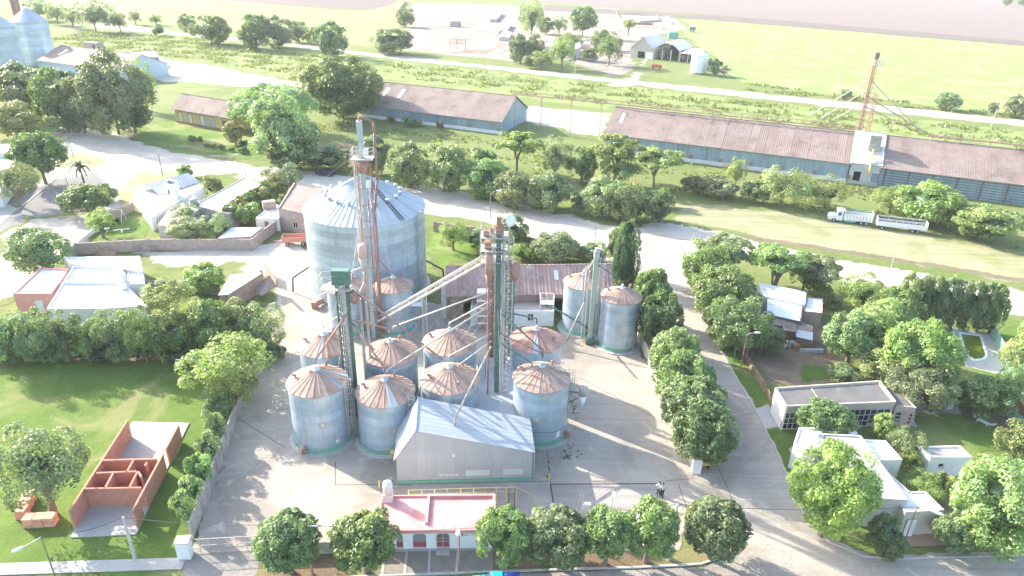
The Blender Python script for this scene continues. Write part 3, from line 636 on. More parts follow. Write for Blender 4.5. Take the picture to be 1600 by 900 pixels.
# green elevator between the rows
B2 = (553, 650); T2 = G(*B2); z2 = HT(*B2, 421)
t2 = thing('bucket_elevator', 'slim dark green elevator with a green boxed head between silos 4 and 3', 'elevator', T2)
m_ = M(); m_.box(-.75, -.2, 0, -.4, .2, z2 - 1.5); m_.box(.35, -.2, 0, .7, .2, z2 - 1.5); m_.obj('elevator_leg', GREEN_STEEL, t2)
m_ = M(); m_.box(-.95, -.45, z2 - 1.7, .9, .45, z2 - .2); m_.prism([(-.95, -.45), (.9, -.45), (.9, .45), (-.95, .45)], z2 - .2, lambda p: z2 + .1 - .12 * abs(p[0])); m_.obj('elevator_head', GREEN_STEEL, t2)
m_ = M(); lattice(m_, (0, .55), .42, 0, z2 - 2, 1.4, .04); m_.obj('lattice_mast', GREEN_STEEL, t2)
m_ = M(); m_.box(-2.2, -.8, z2 - 2.2, .9, .6, z2 - 2.1); railing(m_, -2.2, -.8, -.9, .6, z2 - 2.1, 1.5); m_.obj('service_platform', PALE_STEEL, t2)
m_ = M(); m_.lathe([(.25, -.9), (.6, -.3), (.6, .4), (.3, .7)], 10, c=(1.15, .2, z2 - 3.2)); m_.obj('distributor_head', BROWN_STEEL, t2, True)
m_ = M(); column(m_, (1.5, 1.2), 0, z2 - 4, .14); column(m_, (1.9, 2.4), 0, z2 - 5, .12); m_.obj('support_column', PALE_STEEL, t2)
ladder(t2, .1, z2 - 2, -pi / 2, cage=True)
m_ = M(); m_.lathe([(.12, 0), (.3, .2), (.3, .8), (.1, .9)], 10, c=(.2, -.6, z2 - 14.5)); m_.obj('dust_valve', GREEN_STEEL, t2, True)
D2 = T2 + Vector((1.0, .1, z2 - 4)); zt = lambda y: T2 + Vector((.5, 0, HT(*B2, y)))
pipe(zt(486), apex('2a') + Vector((0, 0, .4)), .13, PALE_STEEL, 'pale pipe sloping from the green elevator down to the silo behind silo 4', .5)
pipe(zt(486), apex('4') + Vector((0, 0, .3)), .15, RED_STEEL, 'red pipe sloping from the green elevator down to the front left silo', .4)
pipe(zt(505) + Vector((.3, 0, 0)), apex('3') + Vector((0, 0, .6)), .15, RED_STEEL, 'red pipe from the green elevator to the silo left of the shed', .6)
pipe(zt(500) + Vector((.4, 0, 0)), apex('2b') + Vector((0, 0, .6)), .13, RED_STEEL, 'short red pipe running to the low silo behind silo 3', .7)
pipe(zt(452) + Vector((.6, 0, 0)), apex('703') + Vector((-.5, 0, .3)), .16, BROWN_STEEL, 'long brown pipe crossing from the green elevator to the short silo by the shed peak')
pipe(zt(442), G(497, 503, .2) + Vector((0, 0, 4.0)), .12, PALE_STEEL, 'thin pale pipe hanging down to the left over the track')
pipe(T1 + Vector((1.2, 0, HT(*B1, 404))), apex('3b'), .13, RED_STEEL, 'red pipe from the tall elevator to the slim silo before the giant one')
pipe(T1 + Vector((-.5, -.9, HT(*B1, 412))), apex('3a') + Vector((0, 0, .2)), .12, PALE_STEEL, 'short pale pipe under the pinkish cyclone of the tall elevator')
# tall green elevator behind the shed
B3 = (775, 649); T3 = G(*B3); z3 = HT(*B3, 365)
t3 = thing('bucket_elevator', 'tall green elevator complex with hoppers and a caged platform behind the ribbed shed', 'elevator', T3)
m_ = M(); m_.box(-.26, -.22, 0, .26, .22, z3); [m_.box(-.3, -.26, z, .3, .26, z + .1) for z in np.arange(2, z3, 2.5)]; m_.obj('elevator_leg', GREEN_STEEL, t3)
M().box(-.42, -.34, 0, .42, .34, .5).obj('elevator_boot', DARK_STEEL, t3)
m_ = M(); m_.box(-.32, -.5, z3, .5, .6, z3 + 1.0); m_.box(-.25, -.3, z3 + 1, .25, .3, z3 + 1.9); m_.obj('elevator_head', BROWN_STEEL, t3)
bq = []
for (bx, by), nm, m2, rad, top in (((768, 593), 'elevator_leg', GREEN_STEEL, .2, 420), ((772, 600), 'downpipe', RED_STEEL, .12, 425), ((764, 590), 'downpipe', BROWN_STEEL, .13, 430), ((787, 612), 'elevator_leg', GREEN_STEEL, .17, 410), ((794, 590), 'elevator_leg', GREEN_STEEL, .2, 405), ((790, 600), 'downpipe', RED_STEEL, .1, 430), ((783, 607), 'support_column', GREEN_STEEL, .13, 372), ((799, 585), 'downpipe', GREEN_STEEL, .12, 432)):
    p = G(bx, by) - T3; m_ = M(); zt_ = HT(bx, by, top)
    if 'pipe' in nm: m_.beam((p.x, p.y, 0), (p.x, p.y, zt_), rad, 8)
    else: column(m_, p, 0, zt_, rad)
    m_.obj(nm, m2, t3); bq.append(p)
m_ = M(); lattice(m_, (1.1, 1.3), .45, 0, z3 - 1, 1.5, .04); m_.obj('lattice_mast', GALV_PLAIN, t3)
m_ = M(); lattice(m_, (-.9, 3.2), .5, 0, z3 - 2.5, 1.7, .035); m_.obj('lattice_mast', BROWN_STEEL, t3)
m_ = M()
for z in (z3 - .4, z3 - 1.9, z3 - 3.2): m_.box(-1.9, -.6, z, 1.0, 1.6, z + .06); railing(m_, -1.9, -.6, 1.0, 1.6, z + .06, 1.0)
for x, y in ((-1.9, -.6), (-1.9, 1.6), (1.0, 1.6), (-.6, -.6)): m_.bar((x, y, z3 - 4), (x, y, z3 + .8), .05)
m_.obj('service_platform', PALE_STEEL, t3)
m_ = M(); m_.box(-1.6, -.2, z3 - .3, -1, .4, z3 + .3); m_.box(-1.5, 0, z3 - 1.8, -.8, .8, z3 - 1.0); m_.box(-.9, .5, z3 - .3, -.5, 1, z3 + .4); m_.obj('drive_motor', BROWN_STEEL, t3)['kind'] = 'stuff'
cyclone(t3, (-1.0, -.5, HT(*B3, 425)), .42, 2.0, 1.8, BROWN_STEEL, BROWN_STEEL)
m_ = M(); zc = HT(*B3, 450); m_.beam((-1, -.5, zc + .4), (-1, -.5, 2), .12, 8); m_.obj('cyclone_outlet', BROWN_STEEL, t3)
m_ = M(); zc = HT(*B3, 425); m_.lathe([(.3, -1.1), (.62, -.3), (.66, .6), (.5, .95), (.25, 1.1)], 14, c=(1.7, .4, zc)); m_.obj('cleaning_drum', BROWN_STEEL, t3, True)
dh = M().lathe([(.0, -.08), (.35, -.05), (.6, .05), (.62, .1), (.3, .02), (.0, 0)], 20).obj('dish_antenna', WHITE, t3, True, loc=(1.15, .2, z3 + 1.4), rot=(1.35, .3, .4))
M().bar((1.1, .5, z3), (1.1, .4, z3 + 1.4), .05).obj('dish_mast', PALE_STEEL, t3); M().bar((-1.2, 1, z3), (-1.2, 1, z3 + 2.6), .03).obj('antenna_mast', PALE_STEEL, t3)
ladder(t3, .3, z3 - 1, -.2, cage=True)
def z3t(bx, y): p = T3; return T3 + Vector((bx, 0, HT(*B3, y)))
pipe(z3t(-.7, 477), apex('3') + Vector((.3, 0, .5)), .14, PALE_STEEL, 'long pale pipe descending from the tall green elevator to silo 3', .3)
pipe(z3t(-.7, 455), apex('2b') + Vector((.5, 0, 1.2)), .14, PALE_STEEL, 'upper pale pipe from the tall green elevator towards the low second row silo', .4)
pipe(z3t(-.7, 470), apex('2c') + Vector((0, 0, .3)), .14, PALE_STEEL, 'pale pipe from the tall green elevator to the silo behind the short one', .4)
pipe(z3t(-.6, 521), apex('703') + Vector((0, 0, .4)), .13, PALE_STEEL, 'pale pipe ending on the cap of the short silo by the shed peak', .6)
pipe(z3t(-.6, 533), apex('703') + Vector((1.0, -.3, -.3)), .12, PALE_STEEL, 'lower pale pipe entering the roof of the short silo by the shed peak', .3)
pipe(z3t(.4, 490), apex('FR') + Vector((0, 0, .7)), .13, GREEN_STEEL, 'green pipe dropping to the cap of the front right silo', .9)
pipe(z3t(.5, 486), apex('2d') + Vector((0, 0, .4)), .13, GREEN_STEEL, 'green pipe to the silo right of the tall green elevator', .7)
pipe(z3t(.4, 536), apex('FR') + Vector((-1.1, -.2, -.4)), .12, GREEN_STEEL, 'lower green pipe entering the left of the front right silo roof', .4)
pipe(z3t(.3, 521), apex('FR') + Vector((-.1, 0, .9)), .12, RED_STEEL, 'red pipe from the tall green elevator to the front right silo', .3)
# elevator of the silo pair
B4 = (921, 536); T4 = G(*B4); z4 = HT(*B4, 392)
t4 = thing('bucket_elevator', 'pale green elevator standing between the two silos by the cypress', 'elevator', T4)
m_ = M(); m_.box(-.3, -.25, 0, .3, .25, z4 - 1); m_.obj('elevator_leg', mat('pale_green_steel', (.30, .40, .32), (.38, .46, .38), 3, .5), t4)
m_ = M(); m_.box(-.35, -.4, z4 - 1, .35, .4, z4); m_.lathe([(.3, 0), (.3, .4)], 10, c=(0, 0, z4)); m_.obj('elevator_head', GALV_PLAIN, t4)
m_ = M(); lattice(m_, (-1.0, .3), .22, 0, z4 - 2.5, 1.2, .03); m_.obj('lattice_mast', PALE_STEEL, t4)
m_ = M(); m_.path([(-.2, 0, z4 - 1.2), (-1.2, -.2, z4 - 3), (-1.2, -.3, z4 - 7.5), (-3.4, -1.4, 1.0)], .12, 8); m_.obj('downpipe', PALE_STEEL, t4, True)
m_ = M(); m_.box(-.6, -.6, .1, .6, .5, .9); m_.box(.7, -.8, 0, 1.2, -.4, .7); m_.obj('elevator_boot', GREEN_STEEL, t4)
ladder(t4, .45, z4 - 1.5, .2, cage=True)
pipe(T4 + Vector((0, 0, HT(*B4, 408))), apex('R1') + Vector((0, 0, .2)), .1, GALV_PLAIN, 'short pipe from the pale green elevator to the left silo of the pair')
pipe(T4 + Vector((0, 0, HT(*B4, 412))), apex('R2') + Vector((0, 0, .2)), .13, GREEN_STEEL, 'green pipe from the pale green elevator to the right silo of the pair', .3)
pipe(G(925, 524, 0) + Vector((0, 0, .8)), G(860, 545, 0) + Vector((0, 0, HT(860, 545, 480))), .16, GREEN_STEEL, 'green auger rising from the pair of silos towards the white annex', name='auger')
# white truss conveyor between tower 1 and tower 3
cv = thing('truss_conveyor', 'long white truss conveyor rising from the tall grey elevator to the tall green one', 'conveyor', (0, 0, 0))
A_ = at(B1, 503) + Vector((.8, 0, 0)); B_ = T3 + Vector((-1.2, .3, HT(*B3, 411)))
dv = B_ - A_; L_ = dv.length; sx = dv.normalized(); sy = Vector((-sx.y, sx.x, 0)).normalized()
m_ = M()
for oy in (-.35, .35):
    for oz in (0, .8): m_.bar(A_ + sy * oy + Vector((0, 0, oz)), B_ + sy * oy + Vector((0, 0, oz)), .05)
n_ = int(L_ / 1.2)
for i in range(n_):
    a_ = A_ + dv * (i / n_); b_ = A_ + dv * ((i + 1) / n_)
    for oy in (-.35, .35):
        z0, z1 = (0, .8) if i % 2 else (.8, 0); m_.bar(a_ + sy * oy + Vector((0, 0, z0)), b_ + sy * oy + Vector((0, 0, z1)), .04)
    m_.bar(a_ - sy * .35, a_ + sy * .35, .04)
m_.obj('truss', PALE_STEEL, cv)
M().slab([A_ + sy * .3 + Vector((0, 0, .3)), B_ + sy * .3 + Vector((0, 0, .3)), B_ - sy * .3 + Vector((0, 0, .3)), A_ - sy * .3 + Vector((0, 0, .3))], .2).obj('conveyor_trough', WHITE_SHEET, cv)
m_ = M(); m_.beam(A_ + Vector((0, 0, .9)) , B_ + Vector((0, 0, 1.0)), .1, 8); m_.obj('cover_tube', PALE_STEEL, cv, True)
q = G(665, 533); m_ = M(); lattice(m_, q, .28, 0, HT(665, 533, 455), .9, .05); m_.obj('support_mast', PALE_STEEL, cv)
m_ = M(); c = G(652, 520); z_ = HT(652, 520, 475); m_.box(c.x - 1, c.y - .6, z_ - .05, c.x + .8, c.y + .6, z_); railing(m_, c.x - 1, c.y - .6, c.x + .8, c.y + .6, z_, .9); m_.obj('maintenance_platform', WHITE, cv)
# cyclone beside the front right silo
C, r, h, ah = SILOS['FR']; tc_ = thing('dust_cyclone', 'white cone cyclone on an arm right of the front right silo', 'cyclone', C)
px_ = G(911, 612, 5.0) - C; cyclone(tc_, (px_.x, px_.y, 4.6), .5, 1.0, 1.7, PALE_STEEL, WHITE, 'cyclone_body')
m_ = M(); m_.bar((r * cos(.3), r * sin(.3), 4.8), (px_.x, px_.y, 4.8), .06); m_.bar((r * cos(.1), r * sin(.1), 3.6), (px_.x, px_.y, 4.4), .05); m_.obj('bracket', DARK_STEEL, tc_)
# guy wires
def wire(a, b, label, cat='cable', r=.014, sag=0, name='guy_wire', group='steel guy wires of the elevators', m=None):
    mm = M(); a, b = Vector(a), Vector(b)
    if sag: pts = [a.lerp(b, t) - Vector((0, 0, sag * 4 * t * (1 - t))) for t in np.linspace(0, 1, 9)]
    else: pts = [a, b]
    mm.path(pts, r, 3); o = mm.obj(name, m or PALE_STEEL); return tag(o, label, cat, group)
gls = ('long guy wire from the grey elevator to the bright tree at the wall', 'guy wire from the grey elevator across the silos to the shed front', 'guy wire from the middle of the grey elevator to the lean to roof', 'guy wire from the grey elevator out over the side lot', 'guy wire from the grey elevator to the track left of the silos', 'guy wire from the grey elevator down between the two front left silos', 'leftmost of the four parallel guy wires left of the shed', 'second of the four parallel guy wires left of the shed', 'third of the four parallel guy wires left of the shed', 'rightmost of the four parallel guy wires left of the shed', 'guy wire from the tall green elevator to the street wall', 'guy wire from the tall green elevator to the open yard', 'guy wire from the tall green elevator back to the slim silo', 'guy wire crossing the shed front down to the office', 'guy wire from the green boxed elevator head past the front left silo', 'guy wire from the pale green elevator over the barn', 'guy wire from the pale green elevator to the street trees')
for gl, (a, b) in zip(gls, ((at(B1, 250), G(330, 560)), (at(B1, 250), G(690, 735)), (at(B1, 330), G(745, 600)), (at(B1, 235), G(300, 430)), (at(B1, 235), G(435, 520)), (at(B1, 300), G(505, 735)),
             (at(B3, 400), G(537, 735)), (at(B3, 430), G(545, 740)), (at(B3, 455), G(553, 745)), (at(B3, 470), G(566, 752)), (at(B3, 400), G(1050, 700)), (at(B3, 430), G(1010, 735)), (at(B3, 400), G(640, 545)), (at(B3, 480), G(787, 765)), (at(B2, 440), G(465, 722)),
             (at(B4, 400), G(860, 470)), (at(B4, 400), G(1010, 600)))):
    wire(a, b, gl)
# ------------------------------------------------------------------ trees: crowns of many leaf faces, shared between alike trees
def leaf_crown(name, m, seed, n, leaf, lobes, lobe_r, core=.62, shape='dome', flat=1.0, fill=.35, droop=0.0):
    r_ = np.random.default_rng(seed)
    L_ = []
    while len(L_) < lobes:
        v = r_.normal(size=3); v /= np.linalg.norm(v)
        if shape == 'dome' and v[2] < -.55: continue
        if shape == 'umbrella' and v[2] < .1: continue
        rad = r_.uniform(.66, .84) if r_.random() > fill else r_.uniform(.2, .6)
        c = v * rad
        if shape == 'umbrella': c[2] = v[2] * rad * 1.0 - .1
        if shape == 'column': c = np.array([v[0] * .55 * (1 - .5 * abs(v[2])), v[1] * .55 * (1 - .5 * abs(v[2])), r_.uniform(-.85, .85)]); c[:2] *= 1.7 if c[2] < .3 else (1.6 - 1.1 * (c[2] - .3))
        L_.append((*c, lobe_r * r_.uniform(.75, 1.3)))
    L_ = np.array(L_)
    k = r_.integers(0, lobes, n); C = L_[k, :3]; R = L_[k, 3]
    d = r_.normal(size=(n, 3)); d /= np.linalg.norm(d, axis=1)[:, None]
    out = C / (np.linalg.norm(C, axis=1)[:, None] + 1e-6)
    d = d + out * .75 + np.array([0, 0, .25]); d /= np.linalg.norm(d, axis=1)[:, None]
    P = C + d * (R * r_.uniform(.6, 1.12, n) ** .8)[:, None] * np.array([1, 1, flat])
    if droop: P[:, 2] -= droop * (P[:, 0] ** 2 + P[:, 1] ** 2) * r_.uniform(.2, 1, n)
    nn = d * .8 + r_.normal(size=(n, 3)) * .5 + np.array([-.2, .1, .3]); nn /= np.linalg.norm(nn, axis=1)[:, None]
    a = np.cross(nn, r_.normal(size=(n, 3))); a /= np.linalg.norm(a, axis=1)[:, None]; b = np.cross(nn, a)
    s = leaf * r_.uniform(.55, 1.35, n)[:, None]
    V = np.stack([P - a * s, P + b * s * .55, P + a * s, P - b * s * .55], 1).reshape(-1, 3)
    F = np.arange(4 * n).reshape(n, 4)
    lt = r_.uniform(0, 1, lobes)[k] * .45 + r_.uniform(0, 1, n) * .55
    tone = np.repeat(lt, 4)
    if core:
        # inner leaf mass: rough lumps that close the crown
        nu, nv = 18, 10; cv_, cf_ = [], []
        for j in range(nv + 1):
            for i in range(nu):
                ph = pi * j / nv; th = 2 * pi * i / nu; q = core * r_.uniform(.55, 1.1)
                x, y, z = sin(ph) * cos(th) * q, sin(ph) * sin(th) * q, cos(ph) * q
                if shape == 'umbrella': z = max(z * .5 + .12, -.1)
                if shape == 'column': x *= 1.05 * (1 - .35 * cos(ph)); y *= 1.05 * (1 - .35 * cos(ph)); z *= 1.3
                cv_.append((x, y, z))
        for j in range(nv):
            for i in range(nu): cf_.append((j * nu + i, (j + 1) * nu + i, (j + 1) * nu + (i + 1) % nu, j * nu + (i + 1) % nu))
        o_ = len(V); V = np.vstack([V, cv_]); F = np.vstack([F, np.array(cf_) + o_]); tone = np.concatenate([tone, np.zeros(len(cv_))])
    me = bpy.data.meshes.new(name); me.vertices.add(len(V)); me.vertices.foreach_set('co', V.ravel().astype(np.float32))
    me.loops.add(F.size); me.loops.foreach_set('vertex_index', F.ravel().astype(np.int32)); me.polygons.add(len(F))
    me.polygons.foreach_set('loop_start', np.arange(0, F.size, 4, dtype=np.int32)); me.polygons.foreach_set('loop_total', np.full(len(F), 4, dtype=np.int32))
    at_ = me.attributes.new('tone', 'FLOAT', 'POINT'); at_.data.foreach_set('value', tone.astype(np.float32))
    me.materials.append(m); me.update(calc_edges=True); return me
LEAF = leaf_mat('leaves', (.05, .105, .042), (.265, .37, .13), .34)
CROWNS = {
    'round': [leaf_crown('crown', LEAF, s, 11000, .052, 120, .20, .56) for s in (1, 2, 3)],
    'dense': [leaf_crown('crown', LEAF, s, 8000, .055, 64, .27, .5, 'ball') for s in (11, 12, 13)],
    'airy': [leaf_crown('crown', LEAF, s, 6500, .042, 34, .30, .38, fill=.5) for s in (21, 22)],
    'feathery': [leaf_crown('crown', LEAF, s, 9000, .045, 60, .24, .5, droop=.15) for s in (31, 32)],
    'umbrella': [leaf_crown('crown', LEAF, s, 6500, .05, 40, .22, .5, 'umbrella', .7) for s in (41, 42)],
    'column': [leaf_crown('crown', LEAF, s, 9000, .042, 80, .24, .8, 'column') for s in (51, 52)],
    'bush': [leaf_crown('crown', LEAF, s, 2600, .10, 22, .33, .6) for s in (61, 62, 63)],
    'big': [leaf_crown('crown', LEAF, s, 17000, .038, 140, .2, .5, 'ball') for s in (71, 72)],
}
def trunk_mesh(seed, multi=1, low=False):
    r_ = random.Random(seed); mm = M()
    for s_ in range(multi):
        a = r_.uniform(0, 6.28); lean = .12 if multi > 1 else .03
        p0 = Vector((cos(a) * .04 * (multi > 1), sin(a) * .04 * (multi > 1), 0)); fork = .35 if multi == 1 else .45
        p1 = p0 + Vector((cos(a) * lean, sin(a) * lean, fork)); mm.beam(p0, p1, .10 if multi == 1 else .07, 7, .07 if multi == 1 else .05)
        for k in range(5 if multi == 1 else 3):
            b = a + k * 2 * pi / (5 if multi == 1 else 3) + r_.uniform(-.4, .4); q = p1 + Vector((cos(b) * .2, sin(b) * .2, r_.uniform(.18, .3)))
            mm.beam(p1, q, .055, 6, .035)
            for j in range(2):
                e = q + Vector((cos(b + r_.uniform(-.8, .8)) * .25, sin(b + r_.uniform(-.8, .8)) * .25, r_.uniform(.12, .3))); mm.beam(q, e, .032, 5, .012)
    return mm.mesh('trunk', BARK)
TRUNKS = {1: [trunk_mesh(s) for s in (1, 2, 3)], 2: [trunk_mesh(s, 2) for s in (4, 5)], 3: [trunk_mesh(s, 3) for s in (6, 7)]}
COLS = {'g': (1.12, 1.0, 1.15), 'b': (1.3, 1.25, 1.25), 'y': (1.7, 1.5, 1.3), 'p': (1.75, 1.6, 1.9), 'd': (.8, .82, 1.0), 'o': (1.4, 1.2, 1.65), 'c': (1.0, .97, 1.0), 'n': (1.5, 1.0, .9)}
tcount = [0]
def tree(x0, y0, x1, y1, kind, colr, clear, label, group=None, name=None, cat='tree', multi=None, hs=1.0):
    """crown outline in the photo -> crown radii and place, clear = crown bottom above ground"""
    tcount[0] += 1; i = tcount[0]; cx, cy = (x0 + x1) / 2, (y0 + y1) / 2; wpx, hpx = x1 - x0, y1 - y0
    zc = clear + 2
    for _ in range(8):
        c = G(cx, cy, zc); k = PPM(c); rx = wpx / 2 / k; phi = atan2(CAM_H - zc, sqrt(c.x ** 2 + c.y ** 2))
        rz2 = ((hpx / 2 / k) ** 2 - (rx * sin(phi)) ** 2) / cos(phi) ** 2
        rz = min(max(sqrt(max(rz2, 0)), rx * .55), rx * 3.2); zc = .5 * zc + .5 * (clear + rz)
    v = CROWNS[kind]; me = v[i % len(v)]; r_ = random.Random(i)
    cc = tuple(a * r_.uniform(.9, 1.1) for a in COLS[colr]) + (1,)
    nm = name or ('bush' if kind == 'bush' else 'tree')
    f = 1.06 if kind in ('round', 'big', 'dense') else 1.06
    if kind == 'bush' and clear <= .2:
        o = link(nm, me, None, (c.x, c.y, zc), (0, 0, r_.uniform(0, 6.28)), (rx * f, rx * f, rz * f), cc)
        return tag(o, label, cat if cat != 'tree' else 'bush', group)
    t = thing(nm, label, cat, (c.x, c.y, 0), 0, group)
    link('crown', me, t, (0, 0, zc), (0, 0, r_.uniform(0, 6.28)), (rx * f, rx * f, rz * f), cc)
    ml = multi or {'umbrella': 3, 'airy': 1, 'feathery': 2}.get(kind, 1); tv = TRUNKS[ml]
    link('trunk', tv[i % len(tv)], t, (0, 0, -.05), (0, 0, r_.uniform(0, 6.28)), (min(rx, 3.5) * (1.1 if kind != 'umbrella' else .95) if kind != 'column' else 1.2,) * 2 + (zc * 1.08,))
    return t
FR_ = 'rounded street trees along the front kerb'
tree(399, 797, 497, 893, 'round', 'g', 1.2, 'round leafy street tree by the gate at the left end of the front row', FR_)
tree(514, 797, 622, 896, 'round', 'g', 1.2, 'round leafy street tree covering the left corner of the pink roofed office', FR_)
tree(744, 792, 830, 884, 'round', 'b', 1.2, 'round street tree covering the right corner of the pink roofed office', FR_)
tree(812, 789, 922, 886, 'round', 'g', 1.2, 'wide street tree second right of the office, over the yard edge', FR_)
tree(908, 792, 992, 878, 'round', 'b', 1.2, 'middle tree of the front row right of the office, below the weighbridge', FR_)
tree(972, 779, 1060, 874, 'round', 'b', 1.2, 'street tree just below the two standing people', FR_)
tree(1070, 774, 1166, 873, 'round', 'g', 1.0, 'lone round tree on the curved kerb corner at the right end of the front row', FR_)
WT = 'dense trees along the street wall of the compound'
for b, c_, l in (((990, 424, 1046, 500), 'g', 'northernmost tree of the street wall row, next to the cypress'), ((1000, 460, 1066, 548), 'd', 'dark tree of the street wall row beside the right silo of the pair'), ((1020, 514, 1090, 600), 'b', 'third tree of the street wall row, behind the gap of the wall corner'),
                 ((1028, 552, 1112, 640), 'b', 'middle tree of the street wall row with pale top'), ((1040, 592, 1130, 678), 'g', 'broad tree of the street wall row before the last'), ((1058, 630, 1146, 720), 'g', 'last tree of the street wall row, above the yellow bench')):
    ex = (b[2] - b[0]) * .06; tree(b[0] - ex, b[1] - ex, b[2] + ex, b[3] + ex, 'round', c_, .5, l, WT)
tree(956, 352, 998, 446, 'column', 'd', .2, 'tall dark cypress behind the pair of silos', None, 'cypress')
cy2 = tree(948, 358, 975, 400, 'column', 'b', 3, 'lighter conifer top growing against the tall cypress', None, 'conifer')
GN = 'trees in the garden behind the brick barn'
for b, k_, c_, l in (((686, 344, 730, 388), 'airy', 'y', 'pale green small tree left in the garden by the brick wall'), ((722, 358, 764, 388), 'bush', 'b', 'low shrub between the pale garden tree and the tall elevator'), ((778, 338, 826, 388), 'dense', 'g', 'tree directly behind the top of the tall green elevator'), ((795, 378, 835, 408), 'bush', 'y', 'yellowish bush at the back edge of the barn roof'), ((832, 362, 903, 409), 'dense', 'o', 'broad round tree over the white ridge of the barn'), ((905, 384, 952, 408), 'bush', 'o', 'pale shrub between the round garden tree and the cypress'), ((745, 376, 775, 402), 'bush', 'y', 'bright bush at the foot of the caged platform')):
    tree(*b, k_, c_, .6 if k_ != 'bush' else .1, l, GN)
HD = 'thick bushes along the far side of the dirt road'
for b, k_, c_, l in (((606, 226, 668, 293), 'dense', 'g', 'tall bush at the left end of the roadside thicket'), ((658, 228, 730, 300), 'dense', 'o', 'tall greyish bush second in the roadside thicket'), ((720, 250, 792, 308), 'dense', 'b', 'bush of the roadside thicket right of the tall greyish one'),
                     ((772, 268, 836, 324), 'dense', 'o', 'bush of the roadside thicket above the green elevator top'), ((822, 272, 896, 330), 'dense', 'g', 'bush ending the left part of the roadside thicket'), ((893, 304, 918, 332), 'bush', 'd', 'small dark bush in the gap of the roadside thicket'),
                     ((912, 278, 975, 338), 'dense', 'p', 'pale tall bush starting the right part of the thicket'), ((948, 288, 1010, 345), 'dense', 'o', 'bush in the middle of the right part of the thicket'), ((998, 300, 1053, 348), 'dense', 'g', 'bush at the right end of the thicket by the track entrance'), ((1020, 294, 1054, 322), 'bush', 'y', 'yellow reed clump topping the right end of the thicket')):
    tree(*b, k_, c_, .2, l, HD)
MD = 'trees between the dirt road and the railway warehouses'
for b, k_, c_, cl, l in (((563, 214, 612, 272), 'dense', 'd', .4, 'dark tree behind the tall grey elevator'), ((768, 200, 850, 258), 'umbrella', 'y', 2.2, 'pale spreading tree below the right end of the left warehouse'), ((846, 214, 892, 276), 'airy', 'o', 1.0, 'slender olive tree between two spreading pale trees'), ((888, 232, 932, 282), 'dense', 'g', .6, 'small dark tree under the right warehouse corner'),
                         ((918, 206, 1006, 272), 'umbrella', 'y', 2.2, 'large spreading pale tree at the left end of the right warehouse'), ((985, 224, 1070, 284), 'umbrella', 'y', 2.0, 'spreading pale tree before the right warehouse wall'), ((940, 245, 1000, 290), 'airy', 'b', .6, 'low leafy tree under the large spreading pale tree'), ((735, 232, 775, 262), 'bush', 'b', .1, 'low thicket bush behind the greyish tall bush')):
    tree(*b, k_, c_, cl, l, MD)
tree(470, 88, 595, 182, 'big', 'c', .8, 'huge dark round tree left of the rusty roofed warehouse')
tree(452, 96, 520, 134, 'airy', 'y', 3, 'pale tree crown leaning out left of the huge dark tree')
tree(360, 132, 488, 205, 'feathery', 'p', 1.8, 'pale willow behind the yellow station house end')
tree(390, 150, 492, 256, 'feathery', 'p', 1.0, 'grey green willow standing right of the yellow station house')
tree(350, 190, 382, 224, 'dense', 'n', .6, 'small brownish tree at the door end of the yellow station house')
tree(420, 222, 500, 260, 'bush', 'd', .1, 'dark undergrowth at the foot of the grey green willow')
tree(480, 232, 545, 264, 'bush', 'c', .1, 'low dark hedge by the road left of the tall grey elevator')
LC = 'tall trees of the park at the left edge'
for b, k_, c_, l in (((112, 86, 232, 208), 'big', 'g', 'large tree of the left park in front of the long low shed'), ((58, 112, 128, 204), 'dense', 'c', 'dark tree left of the largest park tree'), ((-12, 104, 70, 186), 'dense', 'g', 'park tree cut by the left picture edge below the big silos'), ((186, 164, 228, 206), 'bush', 'd', 'round dark shrub at the right foot of the largest park tree'), ((-20, 162, 62, 216), 'dense', 'y', 'light crowned tree at the left picture edge above the white house'),
                     ((205, 96, 240, 170), 'airy', 'y', 'thin pale tree leaning at the right side of the largest park tree'), ((100, 140, 150, 206), 'dense', 'd', 'dark low tree between the two tallest park trees'), ((20, 206, 98, 276), 'round', 'g', 'round street tree on the verge by the street corner'), ((-14, 250, 50, 312), 'airy', 'o', 'young street tree by the white roof at the left picture edge')):
    tree(*b, k_, c_, .4 if b[1] < 205 else 1.8, l, LC)
tree(18, 354, 100, 424, 'dense', 'o', .5, 'bushy round tree at the corner of the coral walled house')
tree(97, 287, 168, 336, 'round', 'b', .6, 'broad low tree at the paved junction by the playground')
tree(146, 287, 180, 314, 'bush', 'g', .2, 'small round bush right of the broad junction tree')
tree(134, 326, 178, 366, 'airy', 'y', .9, 'small yellow green tree inside the playground wall')
HG = 'trees in the walled house garden'
for b, k_, c_, l in (((266, 318, 308, 352), 'airy', 'b', 'upper leafy tree in the small walled garden'), ((262, 340, 316, 376), 'dense', 'p', 'pale round tree against the brick garden wall'), ((312, 334, 360, 374), 'airy', 'p', 'light tree right of the pale round tree in the walled garden'), ((335, 348, 360, 374), 'bush', 'g', 'small bush at the corner of the white garden shed'),
                     ((412, 256, 474, 300), 'airy', 'o', 'pine like tree behind the rusty roofed brick house'), ((366, 318, 404, 352), 'bush', 'y', 'bush by the round tank of the flat white roof'), ((318, 276, 346, 306), 'bush', 'n', 'brown dry shrub behind the flat white roof'), ((278, 258, 300, 276), 'bush', 'y', 'small tree at the ridge of the grey roofed house')):
    tree(*b, k_, c_, .5 if k_ != 'bush' else .1, l, HG)
